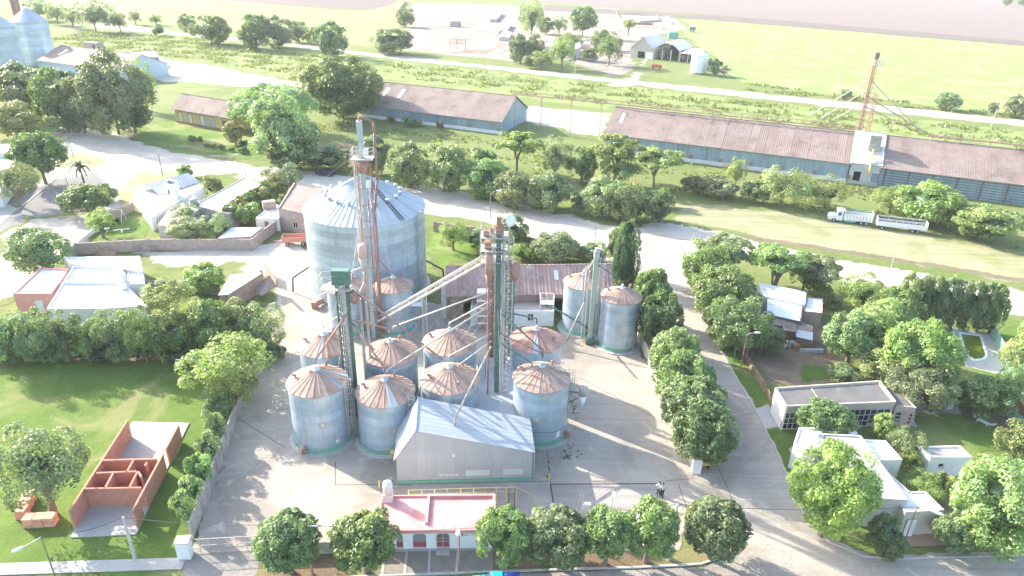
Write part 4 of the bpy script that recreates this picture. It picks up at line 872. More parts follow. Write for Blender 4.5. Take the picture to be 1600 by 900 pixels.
for k in range(7):   # creeper covered hedge
    x = 362 + k * 14; y = 330 - k * 8.5
    tree(x - 14, y - 12, x + 14, y + 22, 'bush', 'n' if k % 2 else 'c', .1, 'clump %s of the reddish creeper hedge beside the flat white roof' % ('at the lower end', 'second from the lower end', 'third from the lower end', 'in the middle', 'third from the upper end', 'second from the upper end', 'at the upper end')[k], 'clumps of the creeper hedge', 'hedge', 'hedge')
TR = 'trees along the far road'
for b, k_, c_, l in (((36, 0, 82, 30), 'airy', 'o', 'tree right behind the red elevator mast at the top left'), ((72, 6, 102, 36), 'airy', 'p', 'second far tree from the big silos'), ((100, 10, 122, 42), 'airy', 'o', 'slim third far tree from the big silos'), ((116, 2, 174, 48), 'airy', 'o', 'wide dark tree behind the rusty long shed'), ((175, 18, 196, 48), 'airy', 'o', 'slim tree by the start of the pale road'), ((200, 16, 220, 37), 'airy', 'o', 'small tree behind the pale road, left of a pole'), ((234, 22, 252, 38), 'airy', 'y', 'very pale small tree by the road pole'), ((278, 23, 305, 47), 'dense', 'o', 'compact dark tree just right of the road pole'), ((299, 26, 357, 67), 'dense', 'g', 'large round tree in front of the pale road bend'),
                     ((372, 26, 424, 74), 'dense', 'c', 'dark tree left in the clump at the road middle'), ((410, 28, 456, 72), 'dense', 'o', 'tree second in the clump at the road middle'), ((450, 34, 482, 64), 'dense', 'o', 'tree third in the clump at the road middle'), ((474, 44, 500, 68), 'bush', 'y', 'yellow bush between two dark roadside trees'), ((490, 37, 541, 86), 'dense', 'c', 'dark tree standing on the near side of the pale road'), ((619, 14, 648, 40), 'dense', 'o', 'lone tree at the corner of the trampled farmyard'), ((582, 47, 643, 82), 'dense', 'g', 'broad round bush left of the trampled farmyard'), ((239, 39, 257, 55), 'bush', 'b', 'bright clipped bush alone on the near verge')):
    tree(*b, k_, c_, .4 if k_ != 'bush' else .1, l, TR)
FT = 'trees around the farmstead'
for b, k_, c_, l in (((796, 55, 832, 97), 'dense', 'd', 'dark tree at the left side of the farmhouse'), ((822, 56, 852, 96), 'dense', 'o', 'dusty tree second from left at the farmhouse'), ((812, 0, 850, 60), 'airy', 'p', 'tall pale eucalyptus over the farmstead'), ((840, 28, 866, 52), 'dense', 'g', 'dark tree right of the eucalyptus'), ((862, 26, 886, 52), 'airy', 'p', 'pale small tree left of the large round farm tree'), ((889, 12, 934, 56), 'round', 'b', 'large round tree shading the white car'), ((830, 78, 864, 106), 'airy', 'y', 'yellowish tree in front of the farmhouse'), ((858, 54, 900, 106), 'airy', 'y', 'tallest light tree before the farmhouse'), ((924, 48, 956, 76), 'dense', 'b', 'tree behind the pale gable of the farmhouse'), ((934, 52, 973, 100), 'airy', 'g', 'tall tree left of the stone barn'), ((908, 75, 936, 95), 'bush', 'c', 'dark bush in the farm garden'), ((972, 28, 993, 54), 'umbrella', 'y', 'small pale tree by the cattle pens'), ((816, 88, 836, 106), 'bush', 'o', 'round shrub at the roadside left of the farm'), ((880, 52, 912, 72), 'airy', 'b', 'low spreading tree beside the parked white car'), ((1108, 94, 1128, 118), 'bush', 'c', 'dark bush behind the white farm silo')):
    tree(*b, k_, c_, .4 if k_ != 'bush' else .1, l, FT)
for b, l in (((1464, 145, 1500, 171), 'small round tree beside the far road right of the red mast'), ((1312, 140, 1330, 154), 'small bush at the far road behind the red mast'), ((1572, 150, 1606, 183), 'tree at the right picture edge on the far road'), ((1545, 160, 1560, 175), 'tiny bush between two far roadside trees'), ((1568, -3, 1582, 8), 'small tree in the top right corner beyond the ploughed field'), ((1588, -5, 1612, 5), 'bush cut by the top right corner')):
    tree(*b, 'dense', 'o', .2, l, TR)
RB = 'bushes between the mown strip and the right warehouse'
for b, k_, c_, l in (((1066, 276, 1112, 302), 'bush', 'n', 'dry brown scrub right of the spreading trees'), ((1105, 278, 1150, 308), 'bush', 'o', 'scrub bush with a dark base near the warehouse shadow'), ((1138, 246, 1166, 290), 'airy', 'y', 'thin young tree in front of the warehouse plinth'), ((1160, 284, 1206, 316), 'bush', 'c', 'dark scrub left of the pale tall bush'), ((1190, 258, 1262, 322), 'airy', 'p', 'pale tall tree in front of the warehouse, left of the parked truck'), ((1262, 276, 1326, 326), 'airy', 'y', 'yellow green bush behind the cab of the parked truck'), ((1362, 290, 1426, 334), 'airy', 'y', 'pale bush between truck and trailer'), ((1404, 286, 1500, 348), 'dense', 'y', 'large light bush behind the cattle trailer'), ((1445, 312, 1500, 352), 'bush', 'o', 'darker bush at the right end of the trailer'), ((1495, 322, 1600, 372), 'umbrella', 'y', 'wide pale bush at the right picture edge by the mown strip'), ((1500, 342, 1560, 368), 'bush', 'c', 'dark undergrowth below the wide pale bush')):
    tree(*b, k_, c_, .2, l, RB)
RC = 'trees around the white roofed shacks'
for b, k_, c_, cl, l in (((1078, 360, 1182, 424), 'umbrella', 'b', 2.4, 'broad domed tree at the corner of street and dirt road'), ((1066, 384, 1140, 454), 'dense', 'b', .8, 'tree at the street edge below the domed corner tree'), ((1172, 376, 1262, 440), 'umbrella', 'y', 2.6, 'umbrella shaped tree with forked trunk behind the white roofs'), ((1225, 392, 1318, 452), 'umbrella', 'g', 1.5, 'dark spreading tree right of the forked umbrella tree'), ((1238, 398, 1282, 452), 'dense', 'd', .4, 'dark tree right behind the white roofs'),
                         ((1082, 412, 1184, 500), 'big', 'b', .6, 'great bushy tree left of the white roofs'), ((1102, 460, 1206, 548), 'big', 'g', .4, 'great dark tree in front of the white roofs beside the street'), ((1178, 508, 1226, 552), 'dense', 'g', .3, 'small tree covering the left end of the rusty shack'), ((1264, 434, 1300, 462), 'bush', 'y', .1, 'pale bush at the corner of the small brick annex'), ((1282, 462, 1312, 480), 'bush', 'g', .1, 'low bush right of the small brick annex'),
                         ((1314, 428, 1382, 488), 'airy', 'y', .8, 'light feathery tree right of the brick annex'), ((1358, 448, 1440, 520), 'dense', 'b', .6, 'tree at the left end of the slender hedge row'), ((1290, 488, 1376, 574), 'round', 'b', .4, 'bright bushy tree at the edge of the bare garden'), ((1336, 472, 1432, 566), 'dense', 'y', .4, 'yellow green tree behind the bright bushy garden tree'), ((1380, 496, 1496, 612), 'big', 'y', .5, 'largest tree of the garden, left of the swimming pool'),
                         ((1350, 534, 1440, 606), 'airy', 'p', .4, 'pale tree behind the dark roofed house'), ((1388, 560, 1496, 642), 'big', 'g', .4, 'dark tree behind the garden barbecue'), ((1296, 568, 1345, 598), 'bush', 'o', .1, 'low bush behind the flat dark roof')):
    tree(*b, k_, c_, cl, l, RC)
for k in range(8):
    x = 1418 + k * 20; y = 428 + k * 2.4
    tree(x - 16, y, x + 16, y + 76, 'dense', 'c' if k % 3 else 'o', .3, '%s slender tree of the dark row behind the swimming pool' % ('leftmost', 'second', 'third', 'fourth', 'fifth', 'sixth', 'seventh', 'rightmost')[k], 'slender trees behind the pool')
for b, k_, c_, cl, l in (((1504, 588, 1586, 652), 'dense', 'c', .4, 'dark round tree above the white lounger'), ((1574, 502, 1630, 606), 'airy', 'p', .6, 'pale tree at the right picture edge beside the pool fence'), ((1562, 660, 1620, 716), 'dense', 'b', .3, 'bright bush tree at the right edge above the feathery tree'), ((1249, 624, 1336, 690), 'round', 'g', 1.0, 'round tree in front of the dark flat roofed house'), ((1364, 646, 1400, 686), 'dense', 'y', .4, 'small yellow green tree by the last house window'),
                         ((1240, 692, 1366, 836), 'big', 'y', 1.2, 'large feathery tree on the street corner hiding the grey flat roof'), ((1356, 808, 1414, 872), 'dense', 'd', .3, 'dark glossy tree at the corner of the beige house'), ((1458, 806, 1522, 864), 'round', 'g', .4, 'small bright tree right of the beige house front'), ((1498, 708, 1640, 866), 'big', 'p', .6, 'huge pale feathery tree at the lower right edge'), ((1412, 736, 1478, 782), 'airy', 'y', .2, 'light shrub in the back garden of the beige house'), ((1388, 668, 1442, 722), 'airy', 'o', .2, 'twiggy pale shrub behind the white roof annex'), ((1455, 738, 1490, 775), 'bush', 'n', .1, 'orange leaved small plant before the white annex'), ((1410, 700, 1440, 735), 'bush', 'y', .1, 'shrub left of the white outbuilding'), ((1560, 560, 1600, 640), 'airy', 'p', .2, 'pale thin shrub behind the pool fence')):
    tree(*b, k_, c_, cl, l)
LL = 'trees behind the vacant lot'
for k, (b, k_, c_) in enumerate((((-25, 482, 40, 570), 'airy', 'o'), ((22, 480, 90, 566), 'airy', 'o'), ((70, 484, 122, 562), 'airy', 'g'), ((118, 500, 170, 560), 'dense', 'b'), ((146, 480, 206, 562), 'airy', 'o'), ((192, 476, 250, 566), 'airy', 'c'), ((240, 486, 300, 565), 'dense', 'c'), ((276, 468, 330, 540), 'airy', 'y'), ((296, 470, 362, 556), 'dense', 'g'), ((346, 468, 402, 540), 'dense', 'o'), ((378, 474, 448, 548), 'airy', 'p'))):
    tree(*b, k_, c_, .3, '%s tree from the left in the shady line behind the vacant lot' % ('first', 'second', 'third', 'fourth', 'fifth', 'sixth', 'seventh', 'eighth', 'ninth', 'tenth', 'last')[k], LL)
tree(290, 410, 348, 456, 'dense', 'y', .4, 'bright tree beside the sloped roof with the rusty canopy')
tree(225, 436, 300, 492, 'airy', 'y', .5, 'pale tree behind the white roofs right of the coral wall')
tree(286, 520, 412, 618, 'airy', 'y', 1.6, 'bright yellow green tree leaning over the compound wall')
tree(330, 560, 396, 640, 'airy', 'y', .8, 'lower pale part of the trees at the compound wall corner')
tree(316, 606, 368, 658, 'dense', 'o', .1, 'dark leaved shrub under the bright tree at the wall')
for k, b in enumerate(((318, 642, 352, 696), (306, 676, 342, 728), (292, 708, 330, 762), (280, 740, 316, 792), (268, 768, 302, 822))):
    tree(*b, 'bush', 'p', .1, '%s grey green conifer shrub along the left compound wall' % ('furthest', 'second furthest', 'middle', 'second nearest', 'nearest')[k], 'conifer shrubs along the compound wall', 'conifer_shrub', 'shrub')
tree(-6, 656, 120, 792, 'airy', 'o', 2.2, 'olive coloured tree standing beside the stacked bricks')
for k in range(14):
    x = -10 + k * 33; tree(x - 20, 530 + 4 * (k % 3), x + 22, 566, 'bush', 'cdog'[k % 4], .05, '%s undergrowth clump from the left under the trees behind the vacant lot' % ('first', 'second', 'third', 'fourth', 'fifth', 'sixth', 'seventh', 'eighth', 'ninth', 'tenth', 'eleventh', 'twelfth', 'thirteenth', 'last')[k], 'undergrowth behind the vacant lot')
for b, l in (((605, 181, 618, 193), 'small shrub left at the foot of the left warehouse wall'), ((628, 182, 646, 197), 'rounded shrub below the second door of the left warehouse'), ((642, 186, 658, 198), 'shrub touching the rounded one at the left warehouse wall'), ((681, 189, 693, 203), 'single shrub further right at the left warehouse wall')):
    tree(*b, 'bush', 'c', .05, l, 'shrubs along the left warehouse wall')
for b, l in (((294, 211, 307, 225), 'clipped round shrub on the station lawn'), ((309, 213, 317, 223), 'small shrub beside the clipped round one on the station lawn'), ((318, 224, 328, 230), 'first low shrub of the station lawn edge row'), ((329, 225, 338, 231), 'second low shrub of the station lawn edge row'), ((340, 226, 351, 234), 'third low shrub of the station lawn edge row'), ((357, 230, 367, 237), 'fourth low shrub of the station lawn edge row'), ((372, 230, 390, 238), 'widest low shrub at the end of the station lawn edge row'), ((394, 216, 407, 225), 'dark clipped shrub left of the willow'), ((373, 220, 388, 228), 'dark flat shrub by the brownish tree of the station')):
    tree(*b, 'bush', 'c', .02, l, 'small shrubs on the station lawn')
# palm
pc = G(133, 291); hp_ = HT(133, 291, 262); pt_ = thing('palm_tree', 'small palm tree with drooping fronds at the street junction', 'palm tree', pc)
M().beam((0, 0, 0), (-.15, 0, hp_), .24, 8, .16).obj('trunk', BARK, pt_)
fm = M()
for k in range(7):
    a_, b_ = k / 7, (k + 1) / 7; f = lambda t: Vector((2.3 * t, 0, .7 * sin(t * 3) - 1.0 * t * t)); p, q = f(a_), f(b_); wd = .28 * (1 - .6 * a_)
    for sg in (-1, 1): fm.add([p, q, q + Vector((.25, sg * wd, -.12)), p + Vector((.15, sg * wd, -.12))], [(0, 1, 2, 3)])
fme = fm.mesh('frond', leaf_mat('palm_leaves', (.08, .12, .05), (.12, .16, .07), .2))
for k in range(16): link('frond', fme, pt_, (-.15, 0, hp_), (0, -.45 + .5 * (k % 3) - .3, k * 2.4), (1, 1, 1), (1.2, 1.2, 1.2, 1))
# rough weeds
def weeds(name, polys, dens, size, m, seed, label=None):
    r_ = np.random.default_rng(seed); Vs = []; tot = 0
    for q in polys:
        q = [G(*p) for p in q]; xs = [p.x for p in q]; ys = [p.y for p in q]; A = abs(area(q)); n = int(A * dens * 2.2)
        X = r_.uniform(min(xs), max(xs), n); Y = r_.uniform(min(ys), max(ys), n)
        nz = np.sin(X * .31 + 1.3 * np.sin(Y * .17)) + np.sin(Y * .43 + X * .11) + r_.normal(0, .6, n)
        k = (sdf(q, X, Y) > 0) & (nz > .35); Vs.append(np.stack([X[k], Y[k]], 1))
    P = np.vstack(Vs); n = len(P); B = 4; P = np.repeat(P, B, 0); n *= B
    P = P + r_.normal(0, size * .5, (n, 2)); h = size * r_.uniform(.4, 1.3, n); a = r_.uniform(0, 6.28, n); w_ = size * r_.uniform(.25, .5, n); le = r_.normal(0, .45, (n, 2)) * h[:, None]
    ca, sa = np.cos(a) * w_, np.sin(a) * w_
    V = np.stack([np.stack([P[:, 0] - ca, P[:, 1] - sa, h * 0], 1), np.stack([P[:, 0] + ca, P[:, 1] + sa, h * .1], 1), np.stack([P[:, 0] + le[:, 0], P[:, 1] + le[:, 1], h], 1)], 1).reshape(-1, 3)
    me = bpy.data.meshes.new(name); me.vertices.add(len(V)); me.vertices.foreach_set('co', V.ravel().astype(np.float32)); F = np.arange(len(V))
    me.loops.add(len(F)); me.loops.foreach_set('vertex_index', F.astype(np.int32)); me.polygons.add(n); me.polygons.foreach_set('loop_start', (np.arange(n) * 3).astype(np.int32)); me.polygons.foreach_set('loop_total', np.full(n, 3, dtype=np.int32))
    at_ = me.attributes.new('tone', 'FLOAT', 'POINT'); at_.data.foreach_set('value', np.repeat(r_.uniform(0, 1, n), 3).astype(np.float32))
    me.materials.append(m); me.update(calc_edges=True); o = link(name, me); o['kind'] = 'stuff'; o['label'] = label or name; return o
WEED = leaf_mat('weed_leaves', (.11, .155, .05), (.24, .27, .12), .4)
weeds('tall_weeds', [[(60, 60), (140, 48), (300, 60), (400, 75), (520, 90), (500, 125), (400, 108), (260, 88), (130, 75)], [(600, 96), (800, 118), (1200, 162), (1600, 208), (1600, 235), (1200, 190), (960, 165), (800, 145), (600, 118)], [(1160, 128), (1330, 150), (1600, 178), (1600, 188), (1330, 160), (1160, 140)]], .7, .95, WEED, 5, 'rough tall weeds between the far road and the warehouses')
weeds('roadside_weeds', [[(400, 180), (560, 190), (780, 215), (940, 235), (1100, 260), (1300, 285), (1600, 335), (1600, 395), (1400, 350), (1150, 315), (1050, 300), (900, 320), (700, 280), (600, 235)], [(0, 540), (440, 530), (440, 558), (0, 566)], [(330, 640), (350, 660), (290, 835), (270, 830)], [(1000, 560), (1010, 560), (1098, 730), (1088, 735)]], 1.2, .6, WEED, 6, 'rough grass and weeds along the dirt road and walls')
WEEDD = leaf_mat('low_weed_leaves', (.07, .10, .03), (.14, .17, .06), .3)
weeds('yard_weeds', [[(445, 700), (470, 715), (560, 722), (640, 760), (560, 745), (460, 730)], [(893, 690), (912, 700), (908, 712), (880, 722), (868, 716)], [(330, 780), (345, 700), (380, 600), (395, 600), (360, 690), (330, 800)], [(890, 590), (905, 640), (900, 690), (892, 640)], [(850, 745), (856, 716), (862, 716), (858, 748)]], 3.5, .22, WEEDD, 7, 'low weeds growing in the cracks of the yard')
# ------------------------------------------------------------------ building helpers
def wall(par, p0, p1, top, m, holes=(), th=.22, name='wall', z0=0.0, frame=None, glass=None, apex_=None, inset=.1):
    """wall from p0 to p1 (local xy of par), outside on the right hand of p0->p1; top = height or (h0, h1); apex_=(fraction, height)"""
    p0 = Vector((p0[0], p0[1])); p1 = Vector((p1[0], p1[1])); L_ = (p1 - p0).length; ang = atan2(p1.y - p0.y, p1.x - p0.x)
    h0, h1 = top if isinstance(top, tuple) else (top, top)
    def tz(s):
        if apex_:
            f, ha = apex_; f *= L_
            return h0 + (ha - h0) * s / f if s <= f else ha + (h1 - ha) * (s - f) / (L_ - f)
        return h0 + (h1 - h0) * s / L_
    xs = {0.0, L_}
    if apex_: xs.add(apex_[0] * L_)
    for h in holes: xs.add(h[0]); xs.add(h[1])
    xs = sorted(x for x in xs if -1e-6 <= x <= L_ + 1e-6); mm = M()
    for a, b in zip(xs, xs[1:]):
        if b - a < 1e-4: continue
        mid = (a + b) / 2; hs = sorted([h for h in holes if h[0] <= mid <= h[1]], key=lambda h: h[2]); z = z0
        segs = []
        for h in hs:
            if h[2] > z + 1e-4: segs.append((z, h[2]))
            z = h[3]
        for (za, zb) in segs: mm.box(a, 0, za, b, th, zb)
        mm.add([(a, 0, z), (b, 0, z), (b, th, z), (a, th, z), (a, 0, tz(a)), (b, 0, tz(b)), (b, th, tz(b)), (a, th, tz(a))], [(3, 2, 1, 0), (4, 5, 6, 7), (0, 1, 5, 4), (1, 2, 6, 5), (2, 3, 7, 6), (3, 0, 4, 7)])
    k = dict(loc=(p0.x, p0.y, 0), rot=(0, 0, ang)); mm.obj(name, m, par, **k)
    for h in holes:
        typ = h[4] if len(h) > 4 else 'w'; a, b, za, zb = h[:4]
        if typ == 'o': continue
        if typ == 'd':
            d_ = M().box(a + .03, inset, za, b - .03, inset + .06, zb - .03).obj('door', h[5] if len(h) > 5 else WOOD, par, **k)
            f_ = M(); f_.box(a - .06, -.02, za, a + .03, inset, zb + .06); f_.box(b - .03, -.02, za, b + .06, inset, zb + .06); f_.box(a + .03, -.02, zb - .03, b - .03, inset, zb + .06); f_.obj('door_frame', WHITE if not (len(h) > 5 and h[5] is BLUE_SHEET) else OLD_CONC, d_)
            M().box(b - .2, inset - .05, (za + zb) / 2 - .06, b - .12, inset, (za + zb) / 2 + .06).obj('handle', DARK_STEEL, d_)
        else:
            nx, nz = (h[5] if len(h) > 5 else (2, 1)); fr = M(); t = .05
            for i in range(nx + 1): x = a + (b - a) * i / nx; fr.box(max(a, x - t / 2), inset - .04, za, min(b, x + t / 2), inset + .04, zb)
            for i in range(nz + 1):
                zz = za + (zb - za) * i / nz
                for j in range(nx): fr.box(a + (b - a) * j / nx + t / 2, inset - .036, max(za, zz - t / 2), a + (b - a) * (j + 1) / nx - t / 2, inset + .036, min(zb, zz + t / 2))
            wo_ = fr.obj('window', frame or WHITE, par, **k)
            M().box(a, inset + .002, za, b, inset + .018, zb).obj('pane', glass or GLASS, wo_)
            if za > .3: M().box(a - .08, -.06, za - .08, b + .08, inset - .04, za - .002).obj('sill', CONCRETE, wo_)
def frame(A, B, C=None, z=0.0, D=None):
    a, b = G(*A, z), G(*B, z); v = b - a; L_ = v.length; ang = atan2(v.y, v.x)
    if C is not None: c = G(*C, z) - a; D = -sin(ang) * c.x + cos(ang) * c.y
    return Vector((a.x, a.y, 0)), ang, L_, D
def gable(name, label, cat, fr, eave, ridge, wm, rm, n=8, over=.35, fh=(), bh=(), lh=(), rh=(), ridge_f=.5, group=None, plinth=None, cols=None, axis='x', light=(), rn=None, fwall=True, eave2=None):
    """rectangular building with a ridge along x (or along y)"""
    o, ang, L_, D = fr; t = thing(name, label, cat, o, ang, group); e2 = eave if eave2 is None else eave2
    if axis == 'x':
        if fwall: wall(t, (0, 0), (L_, 0), eave, wm, fh)
        wall(t, (L_, .22), (L_, D - .22), (eave, e2), wm, rh, apex_=(ridge_f, ridge)); wall(t, (L_, D), (0, D), e2, wm, bh); wall(t, (0, D - .22), (0, .22), (e2, eave), wm, lh, apex_=(1 - ridge_f, ridge))
        yr = D * ridge_f; w_ = (L_ + 2 * over) / n
        for (y0, z0, y1, z1, side) in ((0, eave, yr, ridge, 0), (D, e2, yr, ridge, 1)):
            s = (z1 - z0) / (y1 - y0); yo = y0 - over if y1 > y0 else y0 + over; zo = z0 - abs(s) * over + .08
            q = [(0, yo, zo), (w_, yo, zo), (w_, y1, z1 + .08), (0, y1, z1 + .08)]
            if y1 < y0: q = q[::-1]
            me = M().slab(q, .07).mesh('roof_panel', rm); ml = None
            for i in range(n):
                if side == 0 and i in light:
                    f_ = lambda a_: (y0 + (y1 - y0) * a_, z0 + (z1 - z0) * a_ + .1)
                    (ya, za), (yb, zb) = f_(.42), f_(.78)
                    M().slab([(w_ * .3, ya, za), (w_ * .7, ya, za), (w_ * .7, yb, zb), (w_ * .3, yb, zb)], .03).obj('skylight_sheet', WHITE_SHEET, t, loc=(-over + i * w_, 0, .02))
                if True: link('roof_panel', me, t, loc=(-over + i * w_, 0, rnd.uniform(-.01, .015)))
        M().bar((-over, yr, ridge + .1), (L_ + over, yr, ridge + .1), .12).obj('ridge_cap', rm, t)
    else:
        wall(t, (0, 0), (L_, 0), (eave, e2), wm, fh, apex_=(ridge_f, ridge)); wall(t, (L_, .22), (L_, D - .22), e2, wm, rh); wall(t, (L_, D), (0, D), (e2, eave), wm, bh, apex_=(1 - ridge_f, ridge)); wall(t, (0, D - .22), (0, .22), eave, wm, lh)
        xr = L_ * ridge_f; w_ = (D + 2 * over) / n
        for (x0, z0, x1, z1) in ((0, eave, xr, ridge), (L_, e2, xr, ridge)):
            s = (z1 - z0) / (x1 - x0); xo = x0 - over if x1 > x0 else x0 + over; zo = z0 - abs(s) * over + .08
            q = [(xo, 0, zo), (x1, 0, z1 + .08), (x1, w_, z1 + .08), (xo, w_, zo)]
            if x1 < x0: q = q[::-1]
            me = M().slab(q, .07).mesh('roof_panel', rm)
            for i in range(n): link('roof_panel', me, t, loc=(0, -over + i * w_, rnd.uniform(-.01, .015)))
        M().bar((xr, -over, ridge + .1), (xr, D + over, ridge + .1), .1).obj('ridge_cap', rm, t)
    if plinth: M().box(-.06, -.08, 0, L_ + .06, -.003, plinth[0]).obj('plinth', plinth[1], t)
    return t, L_, D
def flat(name, label, cat, poly, h, wm, rm, par=.3, th=.2, holes={}, group=None, z=None, parm=None, parent=None, seams=0):
    """flat roofed block from its roof corners (pixels at roof height)"""
    P = [G(*p, h if z is None else z) for p in poly]; P = [Vector((p.x, p.y)) for p in P]
    rev = area(P) < 0
    if rev: P = P[::-1]; n = len(P); holes = {(n - 2 - k) % n: v for k, v in holes.items()}
    o = Vector((P[0].x, P[0].y, 0)) if parent is None else Vector((0, 0, 0))
    t = parent or thing(name, label, cat, o, 0, group)
    Q = [p - Vector((o.x, o.y)) for p in P]; n = len(Q)
    c = sum(Q, Vector((0, 0))) / n
    for i in range(n):
        a, b = Q[i], Q[(i + 1) % n]; d = (b - a).normalized()
        wall(t, a + d * (.002 if i % 2 else 0), b - d * (th if i % 2 == 0 and False else 0), h - .003 * (i % 3), wm, holes.get(i, ()), th=th)
    # roof deck, a little below the parapet, kept inside the walls
    R = []
    for i in range(n):
        a, b, c_ = Q[i - 1], Q[i], Q[(i + 1) % n]; d1 = (b - a).normalized(); d2 = (c_ - b).normalized(); n1 = Vector((-d1.y, d1.x)); n2 = Vector((-d2.y, d2.x)); k = (n1 + n2); k /= max(.35, (1 + n1.dot(n2))); R.append(b + k * (th * .6))
    M().prism([(p.x, p.y) for p in R], h - par - .15, h - par).obj('roof', rm, t)
    return t
def prop(parent, x, y, z): return parent.matrix_basis @ Vector((x, y, z))
def zroof(A, ty, z0=0): return HT(A[0], A[1], ty, z0)

# ------------------------------------------------------------------ railway warehouses
f1 = frame((562, 182), (782, 210), (812, 187)); e1 = HT(782, 210, 189)
D1 = f1[3]; R1 = e1 + D1 * .5 * .52
def slid(L_, n, e, m): return [(L_ * (i + .55) / n, L_ * (i + .55) / n + 3.2, 1.0, e - .5, 'd', m) for i in range(n)]
wh1, L1, _ = gable('railway_warehouse', 'long warehouse with rusty gabled roof and blue grey walls, left of the two', 'warehouse', f1, e1, R1, BLUE_SHEET, RUST_ROOF, n=18, over=.6, fh=slid(f1[2], 5, e1, BLUE_SHEET), plinth=(.95, WHITE), light=(2, 4))
fA = frame((945, 236), (1321, 285)); DW = D1
fA = (fA[0], fA[1], fA[2], DW); e2 = HT(1321, 285, 254); R2_ = e2 + DW * .5 * .5
wh2, L2, _ = gable('railway_warehouse', 'longest rusty roofed warehouse with painted white plinth behind the parked truck', 'warehouse', fA, e2, R2_, BLUE_SHEET, RUST_ROOF, n=30, over=.6, fh=slid(fA[2], 8, e2, BLUE_SHEET), plinth=(1.0, WHITE), light=(1,))
for k, (a, b, m_) in enumerate(((.33, .35, SAFETY), (.52, .55, SAFETY), (.84, .87, SAFETY), (.80, .815, mat('blue_paint', (.1, .25, .45), rand=0)))):
    M().box(L2 * a, -.1, .1, L2 * b, -.083, .9).obj('painted_plinth_panel', m_, wh2)
fB = frame((1323, 285.3), (1369, 291)); fB = (fB[0], fA[1], fB[2], DW)
hh, LB, _ = gable('loading_house', 'white roofed loading house with a hopper between the two right warehouse parts', 'warehouse', fB, e2 + .2, R2_ + .4, mat('pale_wall_sheet', (.42, .44, .44), (.5, .5, .48), 1, .7, corr=('X', .5)), mat('pale_loading_roof', (.52, .51, .49), (.6, .59, .57), 1, .8, c3=(.4, .36, .33), s3=.3), n=4, over=.3, fh=[(1, 2.6, 0, 3, 'o'), (5, 6.5, 0, 3, 'd', BLUE_SHEET)], plinth=(.8, CONCRETE))
m_ = M(); m_.prism([(3, 3), (5.5, 3), (5.5, 6), (3, 6)], R2_ - 2.5, R2_ + 1.2); m_.obj('roof_hopper', OLD_CONC, hh)
m_ = M(); m_.path([(4.2, 2.5, R2_ - 2), (4.2, -.6, e2), (4.2, -.6, e2 - 2.4)], .22, 8); m_.obj('loading_spout', SAFETY, hh, True)
m_ = M(); railing(m_, 2, 1.5, 6.5, 4, e2 + 1.5, 1.2, .05, 1.5); m_.obj('service_platform', WHITE, hh)
fC = frame((1370, 291.5), (1700, 331)); fC = (fC[0], fA[1], fC[2], DW)
wh3, L3, _ = gable('railway_warehouse', 'rusty roofed warehouse part with dark posts and rails over blue walls, at the right edge', 'warehouse', fC, e2, R2_, BLUE_SHEET, RUST_ROOF, n=24, over=.6)
for t_, Lw, nn, ee in ((wh1, L1, 5, e1), (wh2, L2, 8, e2)):
    for i in range(nn):
        x = Lw * (i + .55) / nn; M().box(x - 3.2, -.1, ee - .42, x + 3.4, -.02, ee - .3).obj('door_rail', DARK_STEEL, t_)
        q_ = M(); q_.box(x + 3.3, -.16, 1.0, x + 4.2, -.09, 1.9); q_.obj('patch_sheet', BROWN_STEEL, t_)
for k in range(13):
    x = 1 + k * 5.0
    if x < L3: M().bar((x, -.45, 0), (x, -.45, e2 - .2), .13).obj('wall_post', DARK_STEEL, wh3)
for z in np.arange(.5, e2 - .3, .62): M().box(0, -.3, z, L3, -.22, z + .1).obj('wall_rail', DARK_STEEL, wh3)
# conveyor gantry over the ridges
ga = thing('conveyor_gantry', 'rust red truss gantry linking the warehouse ridges on tall thin posts', 'gantry', f1[0], f1[1])
def toL(root, p): return root.matrix_basis.inverted() @ Vector(p)
gr = [f1[0] + Matrix.Rotation(f1[1], 3, 'Z') @ Vector((f1[2] - 1, D1 / 2, R1 + .6)), G(837, 193) + Vector((0, 0, R1 + .4)), G(875, 201) + Vector((0, 0, R1 + .3)), G(913, 207) + Vector((0, 0, R1 + .3))]
Ra = Matrix.Rotation(fA[1], 3, 'Z')
gr += [fA[0] + Ra @ Vector((x, DW * .5, R2_ + .7)) for x in (3, L2 * .5, L2)]
gr[1:4] = [gr[0].lerp(gr[4], t) for t in (.27, .53, .78)]
m_ = M()
for a, b in zip(gr, gr[1:]):
    d = b - a; n_ = max(2, int(d.length / 3)); s_ = Vector((-d.y, d.x, 0)).normalized() * .5
    for sg in (-1, 1):
        m_.bar(toL(ga, a + s_ * sg), toL(ga, b + s_ * sg), .09); m_.bar(toL(ga, a + s_ * sg + Vector((0, 0, .9))), toL(ga, b + s_ * sg + Vector((0, 0, .9))), .06)
    for i in range(n_):
        p = a + d * (i / n_); q = a + d * ((i + 1) / n_); m_.bar(toL(ga, p - s_), toL(ga, p + s_), .06); m_.bar(toL(ga, p + s_ * -1), toL(ga, p - s_ + Vector((0, 0, .9))), .06); m_.bar(toL(ga, p - s_), toL(ga, q - s_ + Vector((0, 0, .9))), .045)
m_.obj('truss', BROWN_STEEL, ga)
for p in gr[1:4]:
    m_ = M(); q = toL(ga, p); m_.bar((q.x, q.y - .5, -.02), (q.x, q.y - .5, q.z), .09); m_.bar((q.x, q.y + .5, -.02), (q.x, q.y + .5, q.z), .09)
    for z in np.arange(1, q.z, 1.8): m_.bar((q.x, q.y - .5, z), (q.x, q.y + .5, z + 1), .05)
    m_.obj('trestle', BROWN_STEEL, ga)
